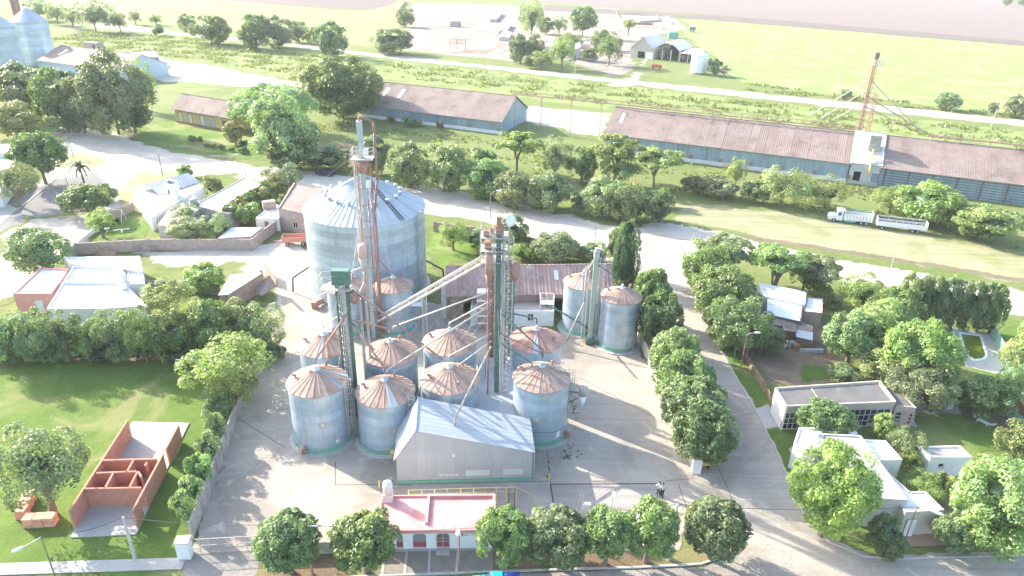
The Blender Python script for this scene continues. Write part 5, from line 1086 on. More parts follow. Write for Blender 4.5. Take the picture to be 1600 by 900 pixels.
gb = thing('conveyor_gantry', 'red conveyor gantry running along the ridge at the right picture edge', 'gantry', fC[0], fC[1]); m_ = M()
for yy in (0, 1.0):
    m_.bar((9, DW * .5 + yy, R2_ + 1.0), (L3, DW * .5 + yy, R2_ + 1.0), .12)
for x in np.arange(9, L3, 2.5): m_.bar((x, DW * .5, R2_ + 1), (x, DW * .5 + 1, R2_ + 1), .07)
m_.obj('conveyor_frame', RED_STEEL, gb); m_ = M()
for x in np.arange(10, L3, 6): m_.bar((x, DW * .5, R2_ - .1), (x, DW * .5, R2_ + 1), .1)
m_.obj('trestle', RED_STEEL, gb)
# red mast with stays
RB_ = (1333, 240); RT_ = G(*RB_); hR = HT(*RB_, 82)
rm_ = thing('red_elevator_mast', 'tall red grain elevator mast with pale sloping stays behind the warehouse', 'elevator', RT_)
m_ = M(); lattice(m_, (0, 0), .6, 0, hR - 3, 2.2, .07); m_.obj('lattice_mast', RED_STEEL, rm_)
M().box(-.3, -.15, 0, -.08, .15, hR - 1).box(.2, -.15, 0, .4, .15, hR - 1).obj('elevator_leg', RED_STEEL, rm_)
M().box(-.6, -.5, hR - 1.6, .6, .5, hR).obj('elevator_head', BROWN_STEEL, rm_); m_ = M(); railing(m_, -.6, -1.2, 1.8, 1.0, hR - 3, 1.2, .07, 1.2); m_.box(-.6, -1.2, hR - 3.1, 1.8, 1, hR - 3); m_.obj('service_platform', PALE_STEEL, rm_)
q = G(1347, 238) - RT_; hQ = HT(1347, 238, 147); m_ = M(); lattice(m_, (q.x, q.y), .4, 0, hQ, 2, .08); m_.obj('lattice_mast', RED_STEEL, rm_)
m_ = M(); m_.bar((0, 0, hQ), (q.x, q.y, hQ - 2), .12); m_.bar((0, 0, hR * .62), (q.x, q.y, hQ), .12); m_.obj('cross_pipe', PALE_STEEL, rm_)
for (y, e, s_) in ((122, (1255, 225), 'far left'), (139, (1272, 230), 'middle left'), (160, (1290, 232), 'near left'), (125, (1425, 252), 'outer right'), (166, (1418, 252), 'inner right'), (150, (1432, 254), 'steep right')):
    a = RT_ + Vector((0, 0, HT(*RB_, y))); b = G(*e) + Vector((0, 0, R2_ * .8)); m_ = M(); m_.beam(a - RT_, b - RT_, .15, 6); m_.obj('stay_pipe', PALE_STEEL if 'left' in s_ or 'outer' in s_ else BROWN_STEEL, rm_)
# ------------------------------------------------------------------ station house
fY = frame((276, 191), (366, 207)); fY = (fY[0], fY[1], fY[2], 8.0); eY = HT(276, 191, 167)
oc = mat('ochre_trim', (.34, .2, .09), rand=0)
def stw(x): return (x, x + 1.1, .9, 3.0, 'd', WHITE_SHEET)
LY = fY[2]
ys, _, _ = gable('station_house', 'old yellow station house with arched openings and a rusty pink roof', 'house', fY, eY, eY + 3.1, YELLOW, RUST_ROOF, n=8, over=.7, fh=[(LY * a, LY * a + 1.2, .5, 3.0, 'd', mat('pale_blue_shutter', (.55, .65, .72), rand=0)) for a in (.07, .24)] + [(LY * .45, LY * .45 + 1.4, 0, 3.1, 'd', mat('pale_blue_shutter', (.55, .65, .72)))] + [(LY * .62, LY * .62 + 1.3, .3, 3.0, 'd', GREY_ROOF), (LY * .82, LY * .82 + 1.3, .6, 2.9, 'w')], plinth=(.5, mat('brown_plinth', (.3, .2, .13), rand=0)))
for a, w_ in ((.07, 1.2), (.24, 1.2), (.45, 1.4), (.62, 1.3), (.82, 1.3)):
    m_ = M(); x = LY * a; m_.box(x - .28, -.05, .5, x - .07, -.003, 3.2); m_.box(x + w_ + .07, -.05, .5, x + w_ + .28, -.003, 3.2)
    m_.path([(x + w_ / 2 + (w_ / 2 + .2) * cos(t), -.03, 3.15 + .5 * sin(t)) for t in np.linspace(pi, 0, 7)], .08, 4); m_.obj('door_surround', oc, ys)
# ------------------------------------------------------------------ far left silos and long shed
SR_ = 'big silos of the neighbouring plant'
def farsilo(px, py, w_, h, label, ah=5):
    E_ = G(px, py, h); r = w_ / 2 / PPM(E_); d = Vector((E_.x, E_.y, 0)).normalized(); C = Vector((E_.x, E_.y, 0)) + d * r
    t = thing('grain_silo', label, 'silo', C, 0, SR_)
    k = 14
    for i in range(k): link('wall_ring', ring_mesh(r, h / k, 48), t, loc=(0, 0, i * h / k))
    wm = wedge(r, ah, 28, GALV_ROOF, .3)
    for i in range(28): link('roof_panel', wm, t, loc=(0, 0, h), rot=(0, 0, 2 * pi * i / 28))
    M().lathe([(1.2, 0), (1.2, .8), (.4, 1.2)], 12).obj('roof_cap', GALV_PLAIN, t, loc=(0, 0, h + ah - 1.0)); return t
farsilo(45, 34, 52, 17.3, 'large grey silo behind the long rusty shed at the top left')
farsilo(-6, 42, 52, 17.3, 'large grey silo cut by the left picture edge')
q = G(53, 101); hb = thing('hopper_bin', 'small grey hopper bin on legs at the foot of the large silos', 'bin', q)
M().lathe([(.4, 1.6), (3, 3.6), (3, 7.2), (.3, 8.8)], 24).obj('bin_body', GALV, hb, True)
for k in range(4): M().bar((2.6 * cos(k * 1.57 + .7), 2.6 * sin(k * 1.57 + .7), 0), (2.6 * cos(k * 1.57 + .7), 2.6 * sin(k * 1.57 + .7), 4), .12).obj('leg', DARK_STEEL, hb)
q = G(40, 70); m_ = M(); lattice(m_, (0, 0), 1.2, 0, 34, 3, .3); em = thing('red_elevator_mast', 'orange red elevator mast rising behind the large silos at the top left', 'elevator', q); m_.obj('lattice_mast', RED_STEEL, em); M().box(-1, -1, 0, 1, 1, 33).obj('elevator_leg', RED_STEEL, em)
fL = frame((63, 112), (128, 122)); eL = HT(63, 112, 94); 
ls, _, _ = gable('long_shed', 'long low shed with rusty roof and light skylight strips below the big silos', 'shed', (fL[0], fL[1] + .03, fL[2] * 1.8, 22), eL, eL + 4.5, mat('pale_blue_sheet', (.42, .54, .58), (.48, .58, .62), 1, .6), RUST_ROOF, n=16, over=.4, light=(2, 4, 8))
fL2 = frame((200, 108), (250, 104)); bx_ = gable('storage_shed', 'grey blue metal shed with an open dark door at the end of the long shed', 'shed', (fL2[0], fL2[1] - .1, fL2[2], 14), 4.2, 5.6, mat('pale_blue_sheet', (.42, .54, .58)), GALV_ROOF, n=6, over=.2, fh=[(6, 12, 0, 3.6, 'o')])
# small hut and frame beyond
gable('brick_hut', 'tiny ruined brick hut beside the yard track', 'hut', (lambda f: (f[0], f[1], f[2], 4))(frame((131, 76), (152, 78))), 3.0, 3.2, BRICK_P, OLD_CONC, n=2, over=.1, fh=[(6, 7.5, 0, 2.2, 'o')])
m_ = M(); q = G(126, 60); lattice(m_, q, 1.0, 0, 5, 2, .1); m_.box(q.x - 1.6, q.y - 1, 5, q.x + 1.6, q.y + 1, 6.5); tag(m_.obj('watch_platform', PALE_STEEL), 'small metal platform on a lattice frame in the weeds', 'platform')
# ------------------------------------------------------------------ compound: barn, annex, shed, office
eB = HT(800, 495, 457); rz = eB + 2.6
oB = G(703, 496); rB1 = G(703, 417, rz); DB = (rB1.y - oB.y)
wB = G(952, 491) - oB
fBn = (oB, atan2(wB.y, wB.x), wB.length, DB / .72)
barn, LBn, DBn = gable('brick_barn', 'long brick barn with a faded red ribbed roof behind the tall green elevator', 'barn', fBn, eB, rz, BRICK, RED_ROOF, n=16, over=.5, ridge_f=.72, fh=[(2, 5.2, 0, 3, 'o'), (6.2, 9.2, 0, 3, 'o'), (14, 17, 0, 2.9, 'o')], light=(10,), eave2=eB + 1.2)
for x in (.3, 5.6, 9.6, 13.2): M().box(x, -.55, 0, x + .5, -.25, eB - .3).obj('brick_pier', BRICK, barn)
M().box(-1.2, -.3, 0, -.5, .5, eB + 1.6).obj('concrete_pier', CONCRETE, barn)
hA = 2.5
flat('white_annex', 'low white annex with a gravel roof in front of the brick barn', 'building', [(735, 486), (866, 486), (866, 469), (737, 468)], hA, WHITE, mat('gravel_roof', (.34, .30, .26), (.44, .39, .34), 3, 1, bump=.03), .12,
     holes={0: [(8.3, 9.1, .9, 2.0, 'w'), (5.5, 6.4, 0, 2.0, 'd', GREY_ROOF)]})
m_ = M(); q = G(853, 500); qz = hA + .6
tw_ = thing('roof_gangway', 'white railed gangway on the corner of the white annex', 'walkway', (q.x, q.y, hA)); m_.box(-1, -.8, .5, 1, .8, .56); railing(m_, -1, -.8, 1, .8, .56, 1, .04); m_.bar((-1, -.8, 0), (-1, -.8, .5), .05); m_.bar((1, .8, -.1), (1, .8, .5), .05); m_.obj('railing', WHITE, tw_)
# brick stair tower piece by the green elevator
q = G(757, 512); bt_ = thing('brick_shaft', 'narrow open brick shaft with white concrete frame left of the tall green elevator', 'shaft', q)
for z in np.arange(0, 6, 1.2): M().box(-1.0, -.6, z, 1.0, .6, z + .95).obj('brick_infill', BRICK, bt_)
for z in np.arange(.95, 6, 1.2): M().box(-1.08, -.68, z, 1.08, .68, z + .25).obj('concrete_band', WHITE, bt_)
# ribbed shed
oS = G(621.5, 756); wS = G(830, 750) - oS; aS = atan2(wS.y, wS.x); LS = wS.length
hap = HT(650, 755.2, 672); hl = HT(621.5, 756, 713); hr = HT(830, 750, 705)
bk = G(824, 656, hr) - oS; DS = -sin(aS) * bk.x + cos(aS) * bk.y
apx = G(649, 672, hap) - oS; xa = cos(aS) * apx.x + sin(aS) * apx.y
sh = thing('ribbed_shed', 'grey ribbed metal shed with off centre ridge and green plinth', 'shed', oS, aS)
def shz(x): return hl + (hap - hl) * x / xa if x < xa else hap + (hr - hap) * (x - xa) / (LS - xa)
pl_ = .42; ns_ = 14; xs_ = sorted(set([LS * i / ns_ for i in range(ns_ + 1)] + [xa]))
for a, b in zip(xs_, xs_[1:]):
    if b - a < .05: continue
    m_ = M(); m_.add([(a + .004, 0, pl_), (b - .004, 0, pl_), (b - .004, .06, pl_), (a + .004, .06, pl_), (a + .004, 0, shz(a)), (b - .004, 0, shz(b)), (b - .004, .06, shz(b)), (a + .004, .06, shz(a))], [(3, 2, 1, 0), (4, 5, 6, 7), (0, 1, 5, 4), (1, 2, 6, 5), (2, 3, 7, 6), (3, 0, 4, 7)])
    m_.obj('wall_sheet', SHED_SHEET, sh)
    m2 = M(); m2.add([(v[0], v[1] + DS, v[2]) for v in m_.v], m_.f); m2.obj('wall_sheet', SHED_SHEET, sh)
M().box(-.04, .06, pl_, 0, DS, hl).obj('side_wall', SHED_SHEET, sh); M().box(LS, .06, pl_, LS + .04, DS, hr).obj('side_wall', SHED_SHEET, sh)
M().box(-.1, -.1, 0, LS + .1, DS + .1, pl_).obj('plinth', GREEN_BAND, sh)
nr = 9; w_ = (DS + .5) / nr
SR2 = mat('shed_roof_sheet', (.34, .375, .40), (.39, .43, .455), .5, .6, .1, corr=('Y', .5), cstr=.06, rand=.04)
sl = M().slab([(-.25, 0, hl + .05 - .25 * (hap - hl) / xa), (xa, 0, hap + .05), (xa, w_ - .01, hap + .05), (-.25, w_ - .01, hl + .05 - .25 * (hap - hl) / xa)], .05).mesh('roof_sheet', SR2)
s2 = M().slab([(xa, 0, hap + .05), (LS + .25, 0, hr + .05 - .04), (LS + .25, w_ - .01, hr + .05 - .04), (xa, w_ - .01, hap + .05)], .05).mesh('roof_sheet', SR2)
for i in range(nr): link('roof_sheet', sl, sh, (0, -.25 + i * w_, rnd.uniform(0, .012))); link('roof_sheet', s2, sh, (0, -.25 + i * w_, rnd.uniform(0, .012)))
M().bar((xa, -.26, hap + .09), (xa, DS + .26, hap + .09), .09).obj('ridge_cap', GALV_PLAIN, sh)
for a, b in ((.505, .685), (.785, .935)): M().box(LS * a, -.03, .8, LS * b, -.004, 1.55).obj('translucent_panel', mat('white_panel', (.6, .62, .62), rand=0), sh)
for k in range(4): M().box(LS * .31 + k * .52, -.03, .85, LS * .31 + k * .52 + .4, -.004, 1.15).obj('vent_grille', mat('white_panel', (.6, .62, .62)), sh)
M().box(LS * .41, -.12, 3.4, LS * .41 + .22, -.004, 3.8).obj('lamp_box', WHITE, sh)
m_ = M(); m_.path([(LS + .2, .1, hr - .1), (LS + .28, DS, hr - .1)], .07); m_.path([(LS + .2, .1, hr - .1), (LS + .25, -.02, .5)], .06); m_.obj('gutter', GALV_PLAIN, sh)
tp = sh.matrix_basis @ Vector((LS * .43, DS * .35, hap - (hap - hr) * .34))
pipe(z3t(-.7, 542), tp + Vector((0, 0, .1)), .15, mat('tan_steel', (.45, .36, .28), rand=0), 'tan pipe dropping from the tall green elevator into the shed roof', .8)
# raised lean-to roof between silos, under the elevator
lt = thing('lean_to_roof', 'stepped pale corrugated roof between the silos around the foot of the green elevator', 'roof', (0, 0, 0)); c_ = [G(*p, 3.4) for p in ((737, 660), (822, 658), (800, 560), (748, 562))]
nn_ = 9
for i in range(nn_):
    a, b = i / nn_, (i + 1) / nn_; q = [c_[0].lerp(c_[3], a), c_[1].lerp(c_[2], a), c_[1].lerp(c_[2], b), c_[0].lerp(c_[3], b)]
    for p in q: p.z = 3.2 + .12 * (i % 2) * 0
    q = [Vector((p.x, p.y, 3.2 + i * .05 + (.06 if j > 1 else 0))) for j, p in enumerate(q)]
    M().slab(q, .05).obj('roof_sheet', SR2, lt)
m_ = M()
for p in c_: m_.bar((p.x * .995, p.y + .3 * (1 if p.y < 70 else -1), 0), (p.x * .995, p.y + .3 * (1 if p.y < 70 else -1), 3.2), .1)
m_.obj('post', DARK_STEEL, lt)
# office
hO = 3.0
oO = G(592, 859); wO = G(774, 857) - oO; aO = atan2(wO.y, wO.x); LO = wO.length
of = thing('office', 'white office with arched openings and a flat pink roof by the front kerb', 'building', oO, aO)
inv = Matrix.Rotation(-aO, 3, 'Z')
bkO = inv @ (G(598, 776, hO) - oO); DO = bkO.y; stp = (inv @ (G(668, 800, hO) - oO)).x
def ox(px): return (inv @ (G(px, 857) - oO)).x
ar = [(ox(620), ox(630.5), 'a'), (ox(646), ox(666.5), 'a'), (ox(682), ox(703), 'w')]
wall(of, (0, 0), (LO, 0), hO - .25, WHITE, [(a, b, .15, 2.0, 'o') for a, b, _ in ar])
wall(of, (LO, .22), (LO, DO), hO - .1, WHITE, [(2, 3, 1, 2, 'w')]); wall(of, (LO, DO), (0, DO), hO - .1, WHITE); wall(of, (0, DO - .22), (0, .22), hO - .1, WHITE)
for a, b, k_ in ar:     # arch heads, recessed maroon panels and slatted doors
    m_ = M(); n_ = 8; w2 = (b - a) / 2; cx_ = (a + b) / 2
    for i in range(n_):
        t0, t1 = pi * i / n_, pi * (i + 1) / n_; x0_, x1_ = cx_ - w2 * cos(t0), cx_ - w2 * cos(t1); z0_, z1_ = 1.62 + .38 * sin(t0), 1.62 + .38 * sin(t1)
        m_.add([(x0_, -.012, z0_), (x1_, -.012, z1_), (x1_, -.012, 2.02), (x0_, -.012, 2.02), (x0_, .2, z0_), (x1_, .2, z1_), (x1_, .2, 2.02), (x0_, .2, 2.02)], [(0, 1, 2, 3), (0, 4, 5, 1), (7, 6, 5, 4)])
    m_.obj('arch_head', WHITE, of)
    M().box(a, .16, .15, b, .2, .75).obj('maroon_panel', MAROON, of); M().box(a, .17, .75, b, .21, 2.0).obj('recess_pane' if k_ == 'a' else 'pane', mat('grey_glass', (.25, .26, .26), rough=.3, rand=0) if k_ == 'a' else GLASS, of)
    if k_ == 'w':
        for z in np.arange(.85, 1.95, .17): M().box(a, .06, z, b, .1, z + .05).obj('slat', PALE_STEEL, of)
        for x in (a, cx_ - .04, b - .08): M().box(x, .04, .15, x + .08, .055, 1.95).obj('door_stile', PALE_STEEL, of)
m_ = M(); m_.add([(-.1, -.65, hO - .45), (LO + .1, -.65, hO - .45), (LO + .1, -.004, hO - .9), (-.1, -.004, hO - .9), (-.1, -.65, hO - .3), (LO + .1, -.65, hO - .3), (LO + .1, -.004, hO - .3), (-.1, -.004, hO - .3)], [(3, 2, 1, 0), (4, 5, 6, 7), (0, 1, 5, 4), (1, 2, 6, 5), (3, 0, 4, 7)]); m_.obj('canopy', BEIGE, of)
M().box(-.05, -.7, hO - .29, LO + .05, DO + .05, hO).obj('roof', PINK_ROOF, of)
m_ = M(); m_.box(stp - .12, 0, hO, stp + .12, DO, hO + .28); m_.box(stp + .12, DO - .24, hO, LO, DO, hO + .28); m_.box(LO - .24, 1.2, hO, LO, DO - .24, hO + .26); m_.obj('parapet', PINK_ROOF, of)
M().box(0, DO - .12, hO, stp - .12, DO, hO + .18).obj('parapet', PINK_ROOF, of)
M().box(-.05, .3, hO, .1, DO, hO + .15).obj('parapet', PINK_ROOF, of)
lx = ox(721.5); BLU = mat('dark_blue_lettering', (.04, .08, .13), rand=0); M().slab([(lx, -.012, 1.95), (lx + .09, -.012, 1.95), (lx + .14, -.012, 2.0), (lx + .05, -.012, 2.0)], .34).obj('maroon_mark', MAROON, of)
m_ = M()     # two rows of small painted strokes, not legible in the photo
for x0, wd, z0, hh_ in ((.2, .03, 1.72, .2), (.24, .09, 1.89, .03), (.24, .09, 1.72, .03), (.38, .03, 1.72, .2), (.42, .08, 1.8, .03), (.54, .03, 1.72, .2), (.58, .07, 1.89, .03), (.68, .14, 1.89, .03), (.74, .03, 1.72, .17), (.9, .03, 1.72, .2), (.94, .1, 1.89, .03), (.94, .1, 1.81, .03), (.94, .1, 1.72, .03), (1.1, .03, 1.72, .2), (1.14, .12, 1.72, .03), (.22, .5, 1.64, .02)):
    m_.box(lx + x0, -.012, z0, lx + x0 + wd, -.003, z0 + hh_)
m_.obj('painted_lettering', BLU, of)['kind'] = 'stuff'
M().box(LO * .76, -1.0, 0, LO * .76 + .9, -.4, .12).obj('door_step', CONCRETE, of) if False else M().box((ar[2][0]), -.8, 0, ar[2][1], -.02, .14).obj('door_step', CONCRETE, of)
tk = G(607, 781, hO); tkl = thing('water_tank', 'white water tank on a pinkish block at the corner of the office roof', 'tank', (tk.x, tk.y, hO))
M().box(-.42, -.42, 0, .42, .42, .9).obj('tank_base', mat('pinkish_block', (.72, .62, .58), (.78, .7, .66), 3, .9), tkl, rot=(0, 0, aO)); M().lathe([(.44, .9), (.46, 1.9), (.4, 2.05), (.18, 2.1), (.16, 2.2)], 20).obj('tank_body', WHITE, tkl, True)
rl = thing('yellow_handrail', 'yellow tubular handrail behind the pink office roof, ending in a ladder cage', 'railing', (0, 0, 0))
m_ = M(); pts = [G(x, y) for x, y in ((640, 796), (700, 794), (760, 792), (806, 791))]
for hz in (1.9, 2.45):
    m_.path([p + Vector((0, 0, hz)) for p in pts], .045, 4)
for a, b in zip(pts, pts[1:]):
    for t in np.linspace(0, 1, 4): p = a.lerp(b, t); m_.bar(p, p + Vector((0, 0, 2.45)), .045)
q = pts[-1]; m_.path([q + Vector((0, 0, 2.45)), q + Vector((1.8, .1, 1.2)), q + Vector((1.8, .1, 0))], .045, 4); m_.obj('handrail', SAFETY, rl)
m_ = M(); q = G(799, 800)
for sx_ in (-.3, .3): m_.bar(q + Vector((sx_, 0, 0)), q + Vector((sx_, 0, 3)), .04)
for z in np.arange(.2, 3, .25): m_.bar(q + Vector((-.3, 0, z)), q + Vector((.3, 0, z)), .02)
tag(m_.obj('steel_ladder', DARK_STEEL), 'steel ladder hanging from the yellow handrail by the front tree', 'ladder')
m_ = M(); q = G(676, 826, hO); q2 = G(728, 829, hO)
for t in np.linspace(0, 1, 4): p = q.lerp(q2, t); m_.bar(p, p + Vector((0, 0, .55)), .025)
m_.bar(q + Vector((0, 0, .55)), q2 + Vector((0, 0, .55)), .025); tag(m_.obj('sign_frame', PALE_STEEL), 'thin metal frame standing on the front edge of the pink roof', 'frame')
# ------------------------------------------------------------------ unfinished brick house
hB_ = 2.35
bh = thing('unfinished_house', 'roofless orange brick house under construction on a concrete slab in the vacant lot', 'house', (0, 0, 0))
sl_ = [G(*p) for p in ((110, 841), (213, 836), (296, 662), (207, 660))]
M().prism([(p.x, p.y) for p in sl_], -.05, .13).obj('floor_slab', SLAB, bh)
def bw(p, q, h=hB_, gaps=(), th=.18):
    a, b = G(*p, hB_), G(*q, hB_); d = (b - a); L_ = d.length; d.normalize(); xs = [0] + [g for gg in gaps for g in gg[:2]] + [L_]
    wall(bh, (a.x, a.y), (b.x, b.y), h, HOLLOW, [(g[0] * L_, g[1] * L_, g[2], g[3], 'o') for g in gaps], th=th, z0=.13, name='brick_wall')
bw((109.5, 798), (200, 657)); bw((277, 664), (205.5, 797), gaps=((.30, .38, .13, 2.36), (.80, .88, .13, 1.9)))
bw((132, 764), (220, 762.5)); bw((150, 739.5), (213, 737)); bw((160, 719.5), (244, 717.5)); bw((175, 739), (162, 763)); bw((212.5, 738), (200, 762)); bw((206.5, 719.5), (196, 737.5)); bw((228, 727), (231, 722)); bw((214, 737), (219, 745))
# pallets of bricks
PG = 'pallets of hollow bricks on the lawn'
for k, (x, y, l) in enumerate(((44, 771, 'furthest pallet of bricks by the olive tree'), (38, 782, 'middle pallet of the back row of bricks'), (33, 795, 'nearest pallet of the back row of bricks'), (45, 808, 'left pallet of the front row of bricks'), (60, 807, 'middle pallet of the front row of bricks'), (77, 806, 'right pallet of the front row of bricks'))):
    p = G(x, y, 1.0); t = thing('brick_pallet', l, 'pallet', (p.x, p.y, 0), .08, PG)
    for j in range(5):
        s = .46 - .015 * (j % 2); M().box(-s, -s, .1 + j * .2, s, s, .1 + j * .2 + .185).obj('brick_layer', mat('fresh_hollow_brick', (.62, .27, .17), (.7, .36, .25), 4, .9), t)
    M().box(-.48, -.48, 0, .48, .48, .09).obj('pallet_base', WOOD, t)
# ------------------------------------------------------------------ walls and fences
def fence(name, label, cat, pts, h, m, th=.2, step=3.0, posts=None, cap=None, top=None, zb=0, pm=None):
    P = [G(*p) for p in pts]; t = thing(name, label, cat, P[0]); o = P[0]
    for a, b in zip(P, P[1:]):
        d = b - a; n_ = max(1, round(d.length / step)); ang = atan2(d.y, d.x)
        me = M().box(.01, -th / 2, zb, d.length / n_ - .01, th / 2, h).mesh('wall_panel', m)
        for i in range(n_):
            p = a + d * (i / n_) - o; link('wall_panel', me, t, loc=(p.x, p.y, rnd.uniform(-.03, .02)), rot=(0, 0, ang))
        if posts:
            mp = M().box(-posts / 2, -th / 2 - .05, 0, posts / 2, th / 2 + .05, h + .12).mesh('post', pm or m)
            for i in range(n_ + 1): p = a + d * (i / n_) - o; link('post', mp, t, loc=p, rot=(0, 0, ang))
    return t
fence('compound_wall', 'worn concrete wall along the left side of the compound beside the vacant lot', 'wall', [(301, 842), (330, 768), (358, 690), (380, 630), (400, 582), (425, 545)], 2.0, OLD_CONC, .18, 3, .25)
q = G(291, 869); gp = thing('gate_pillar', 'thick white gate pillar at the lower left driveway', 'pillar', q, .1); M().box(-.55, -.45, 0, .55, .45, 1.9).obj('pillar_body', WHITE, gp); M().box(-.62, -.52, 1.9, .62, .52, 2.02).obj('pillar_cap', BEIGE, gp)
fence('compound_wall', 'pale concrete wall along the street side behind the row of trees', 'wall', [(1084, 736), (1060, 682), (1030, 610), (1003, 545), (985, 480)], 2.0, BEIGE, .18, 3, .25)
q = G(1087, 737); gp = thing('gate_pillar', 'white gate pillar with beige cap at the yard entrance beside the street', 'pillar', q, -.1); M().box(-.45, -.4, 0, .45, .4, 1.9).obj('pillar_body', WHITE, gp); M().box(-.5, -.5, 1.9, .5, .9, 2.02).obj('pillar_cap', BEIGE, gp)
fence('front_wall', 'low concrete wall behind the two left street trees', 'wall', [(402, 868), (470, 866), (592, 861)], 1.4, OLD_CONC, .18, 3)
ft = thing('mesh_gate', 'sliding wire mesh gate across the lower left driveway', 'gate', (0, 0, 0)); m_ = M(); a, b = G(300, 866), G(402, 860)
for z in (.15, 1.0, 1.75): m_.bar(a + Vector((0, 0, z)), b + Vector((0, 0, z)), .035)
for t_ in np.linspace(0, 1, 8): p = a.lerp(b, t_); m_.bar(p, p + Vector((0, 0, 1.75)), .03)
m_.obj('gate_frame', PALE_STEEL, ft); m_ = M()
for t_ in np.linspace(0, 1, 60): p = a.lerp(b, t_); m_.bar(p + Vector((0, 0, .15)), p + Vector((0, 0, 1.75)), .006)
m_.obj('wire_mesh', PALE_STEEL, ft)['kind'] = 'stuff'
fence('brick_wall', 'dark brick wall closing the garden behind the barn towards the dirt road', 'wall', [(679, 362), (760, 373), (850, 391), (945, 410)], 2.0, BRICK, .25, 3, .3)
fence('brick_wall', 'long pale brick wall between the side lot and the walled gardens', 'wall', [(122, 398), (235, 391), (394, 391)], 2.1, BRICK_P, .22, 4, .25)
fence('brick_wall', 'brick wall running back from the corner to the rusty roofed house', 'wall', [(395, 391), (412, 376), (440, 356)], 2.1, BRICK_P, .22, 3, .25)
fence('slat_wall', 'grey slatted concrete wall left of the brick garden wall', 'wall', [(121, 398), (100, 412)], 2.0, OLD_CONC, .12, 1.5, .18)
fence('playground_fence', 'brick and board fence at the top of the playground lawn', 'fence', [(166, 348), (186, 340), (210, 330)], 1.8, BRICK_P, .15, 2.0, .18)
fence('white_wall', 'low white wall at the lower left of the playground', 'wall', [(122, 385), (150, 362)], .9, WHITE, .2, 3)
fence('slat_fence', 'brown slat fence between the street verge and the bare garden', 'fence', [(1155, 548), (1180, 588), (1208, 636)], 1.1, WOOD, .08, 1.4, .1)
fence('shade_net_fence', 'green shade cloth fence beside the swimming pool', 'fence', [(1546, 521), (1562, 552), (1582, 592)], 1.9, mat('green_shade_cloth', (.22, .42, .32), (.28, .48, .38), 2, .9), .04, 2.5, .08)
fence('orange_wall', 'orange brick wall at the right picture edge above the round dark tree', 'wall', [(1582, 640), (1620, 680)], 1.8, mat('orange_brick_face', (.5, .28, .15), rand=0), .2, 2)
fence('green_fence', 'green net enclosure at the right picture edge', 'fence', [(1565, 645), (1600, 668), (1620, 690)], 1.2, mat('green_shade_cloth', (.22, .42, .32)), .04, 2, .06)
# small garden frames on the brick wall
for x, l in ((218, 'left rusty gate frame leaning on the pale brick wall'), (244, 'right rusty gate frame leaning on the pale brick wall')):
    m_ = M(); a = G(x - 6, 393); b = G(x + 6, 392.6)
    for p in (a, a.lerp(b, .33), a.lerp(b, .66), b): m_.bar(p + Vector((0, -.3, 0)), p + Vector((0, -.15, 1.1)), .03)
    for z in (.1, .6, 1.1): m_.bar(a + Vector((0, -.25, z)), b + Vector((0, -.25, z)), .03)
    tag(m_.obj('gate_frame', DARK_STEEL), l, 'frame', 'rusty frames by the garden wall')
q = G(166, 397); m_ = M().lathe([(2.0, 0), (1.5, .45), (.9, .8), (.3, 1.0)], 14); m_.v = [(x * rnd.uniform(.85, 1.15), y * rnd.uniform(.7, 1.0) * .7, z * rnd.uniform(.8, 1.2)) for x, y, z in m_.v]
tag(m_.obj('soil_heap', SOIL, None, loc=q), 'heap of orange soil in front of the pale brick wall', 'heap')
# ------------------------------------------------------------------ houses on the left
flat('coral_house', 'white roofed block with a coral painted end wall at the lower left street', 'house', [(20, 458.5), (79.6, 458.5), (108, 420), (62.6, 418)], 3.2, ORANGE, WHITE_ROOF, .25, holes={0: [(2.8, 3.7, 0, 2.0, 'd', WHITE)]})
flat('white_house', 'white flat roofed house right of the coral wall, front half with ribbed edge', 'house', [(73, 482), (158, 482), (228, 478), (199, 446), (190, 441.5), (98, 441)], 3.0, WHITE, WHITE_ROOF, .2, holes={0: [(3, 4.2, .9, 2, 'w'), (7, 8, 0, 2.1, 'd')]})
flat('white_house', 'middle white roof terrace behind the front half of the white house', 'house', [(99, 440), (188, 440), (192.5, 417), (114, 415.5)], 3.3, WHITE, WHITE_ROOF, .3)
flat('white_house', 'back white roof strip along the side lot of the white house', 'house', [(110, 412), (222.6, 423), (218.5, 400), (100, 401.5)], 3.1, WHITE, WHITE_ROOF, .2)
flat('white_house', 'small white roof at the right end beside the grey yard wall', 'house', [(194, 443), (226, 443), (222, 424), (200, 424)], 2.7, WHITE, WHITE_ROOF, .15)
q = G(195, 447, 3.2); wt_ = thing('water_tank', 'white water tank on a tall block on the white house', 'tank', (q.x, q.y, 3.0)); M().box(-.6, -.6, 0, .6, .6, 1.0).obj('tank_base', WHITE, wt_); M().lathe([(.5, 1.0), (.52, 2.1), (.45, 2.25), (.15, 2.3)], 20).obj('tank_body', WHITE, wt_, True)
fence('grey_wall', 'grey wall between the white house and the bright tree', 'wall', [(226, 455), (300, 455), (345, 462)], 1.8, OLD_CONC, .2, 3)
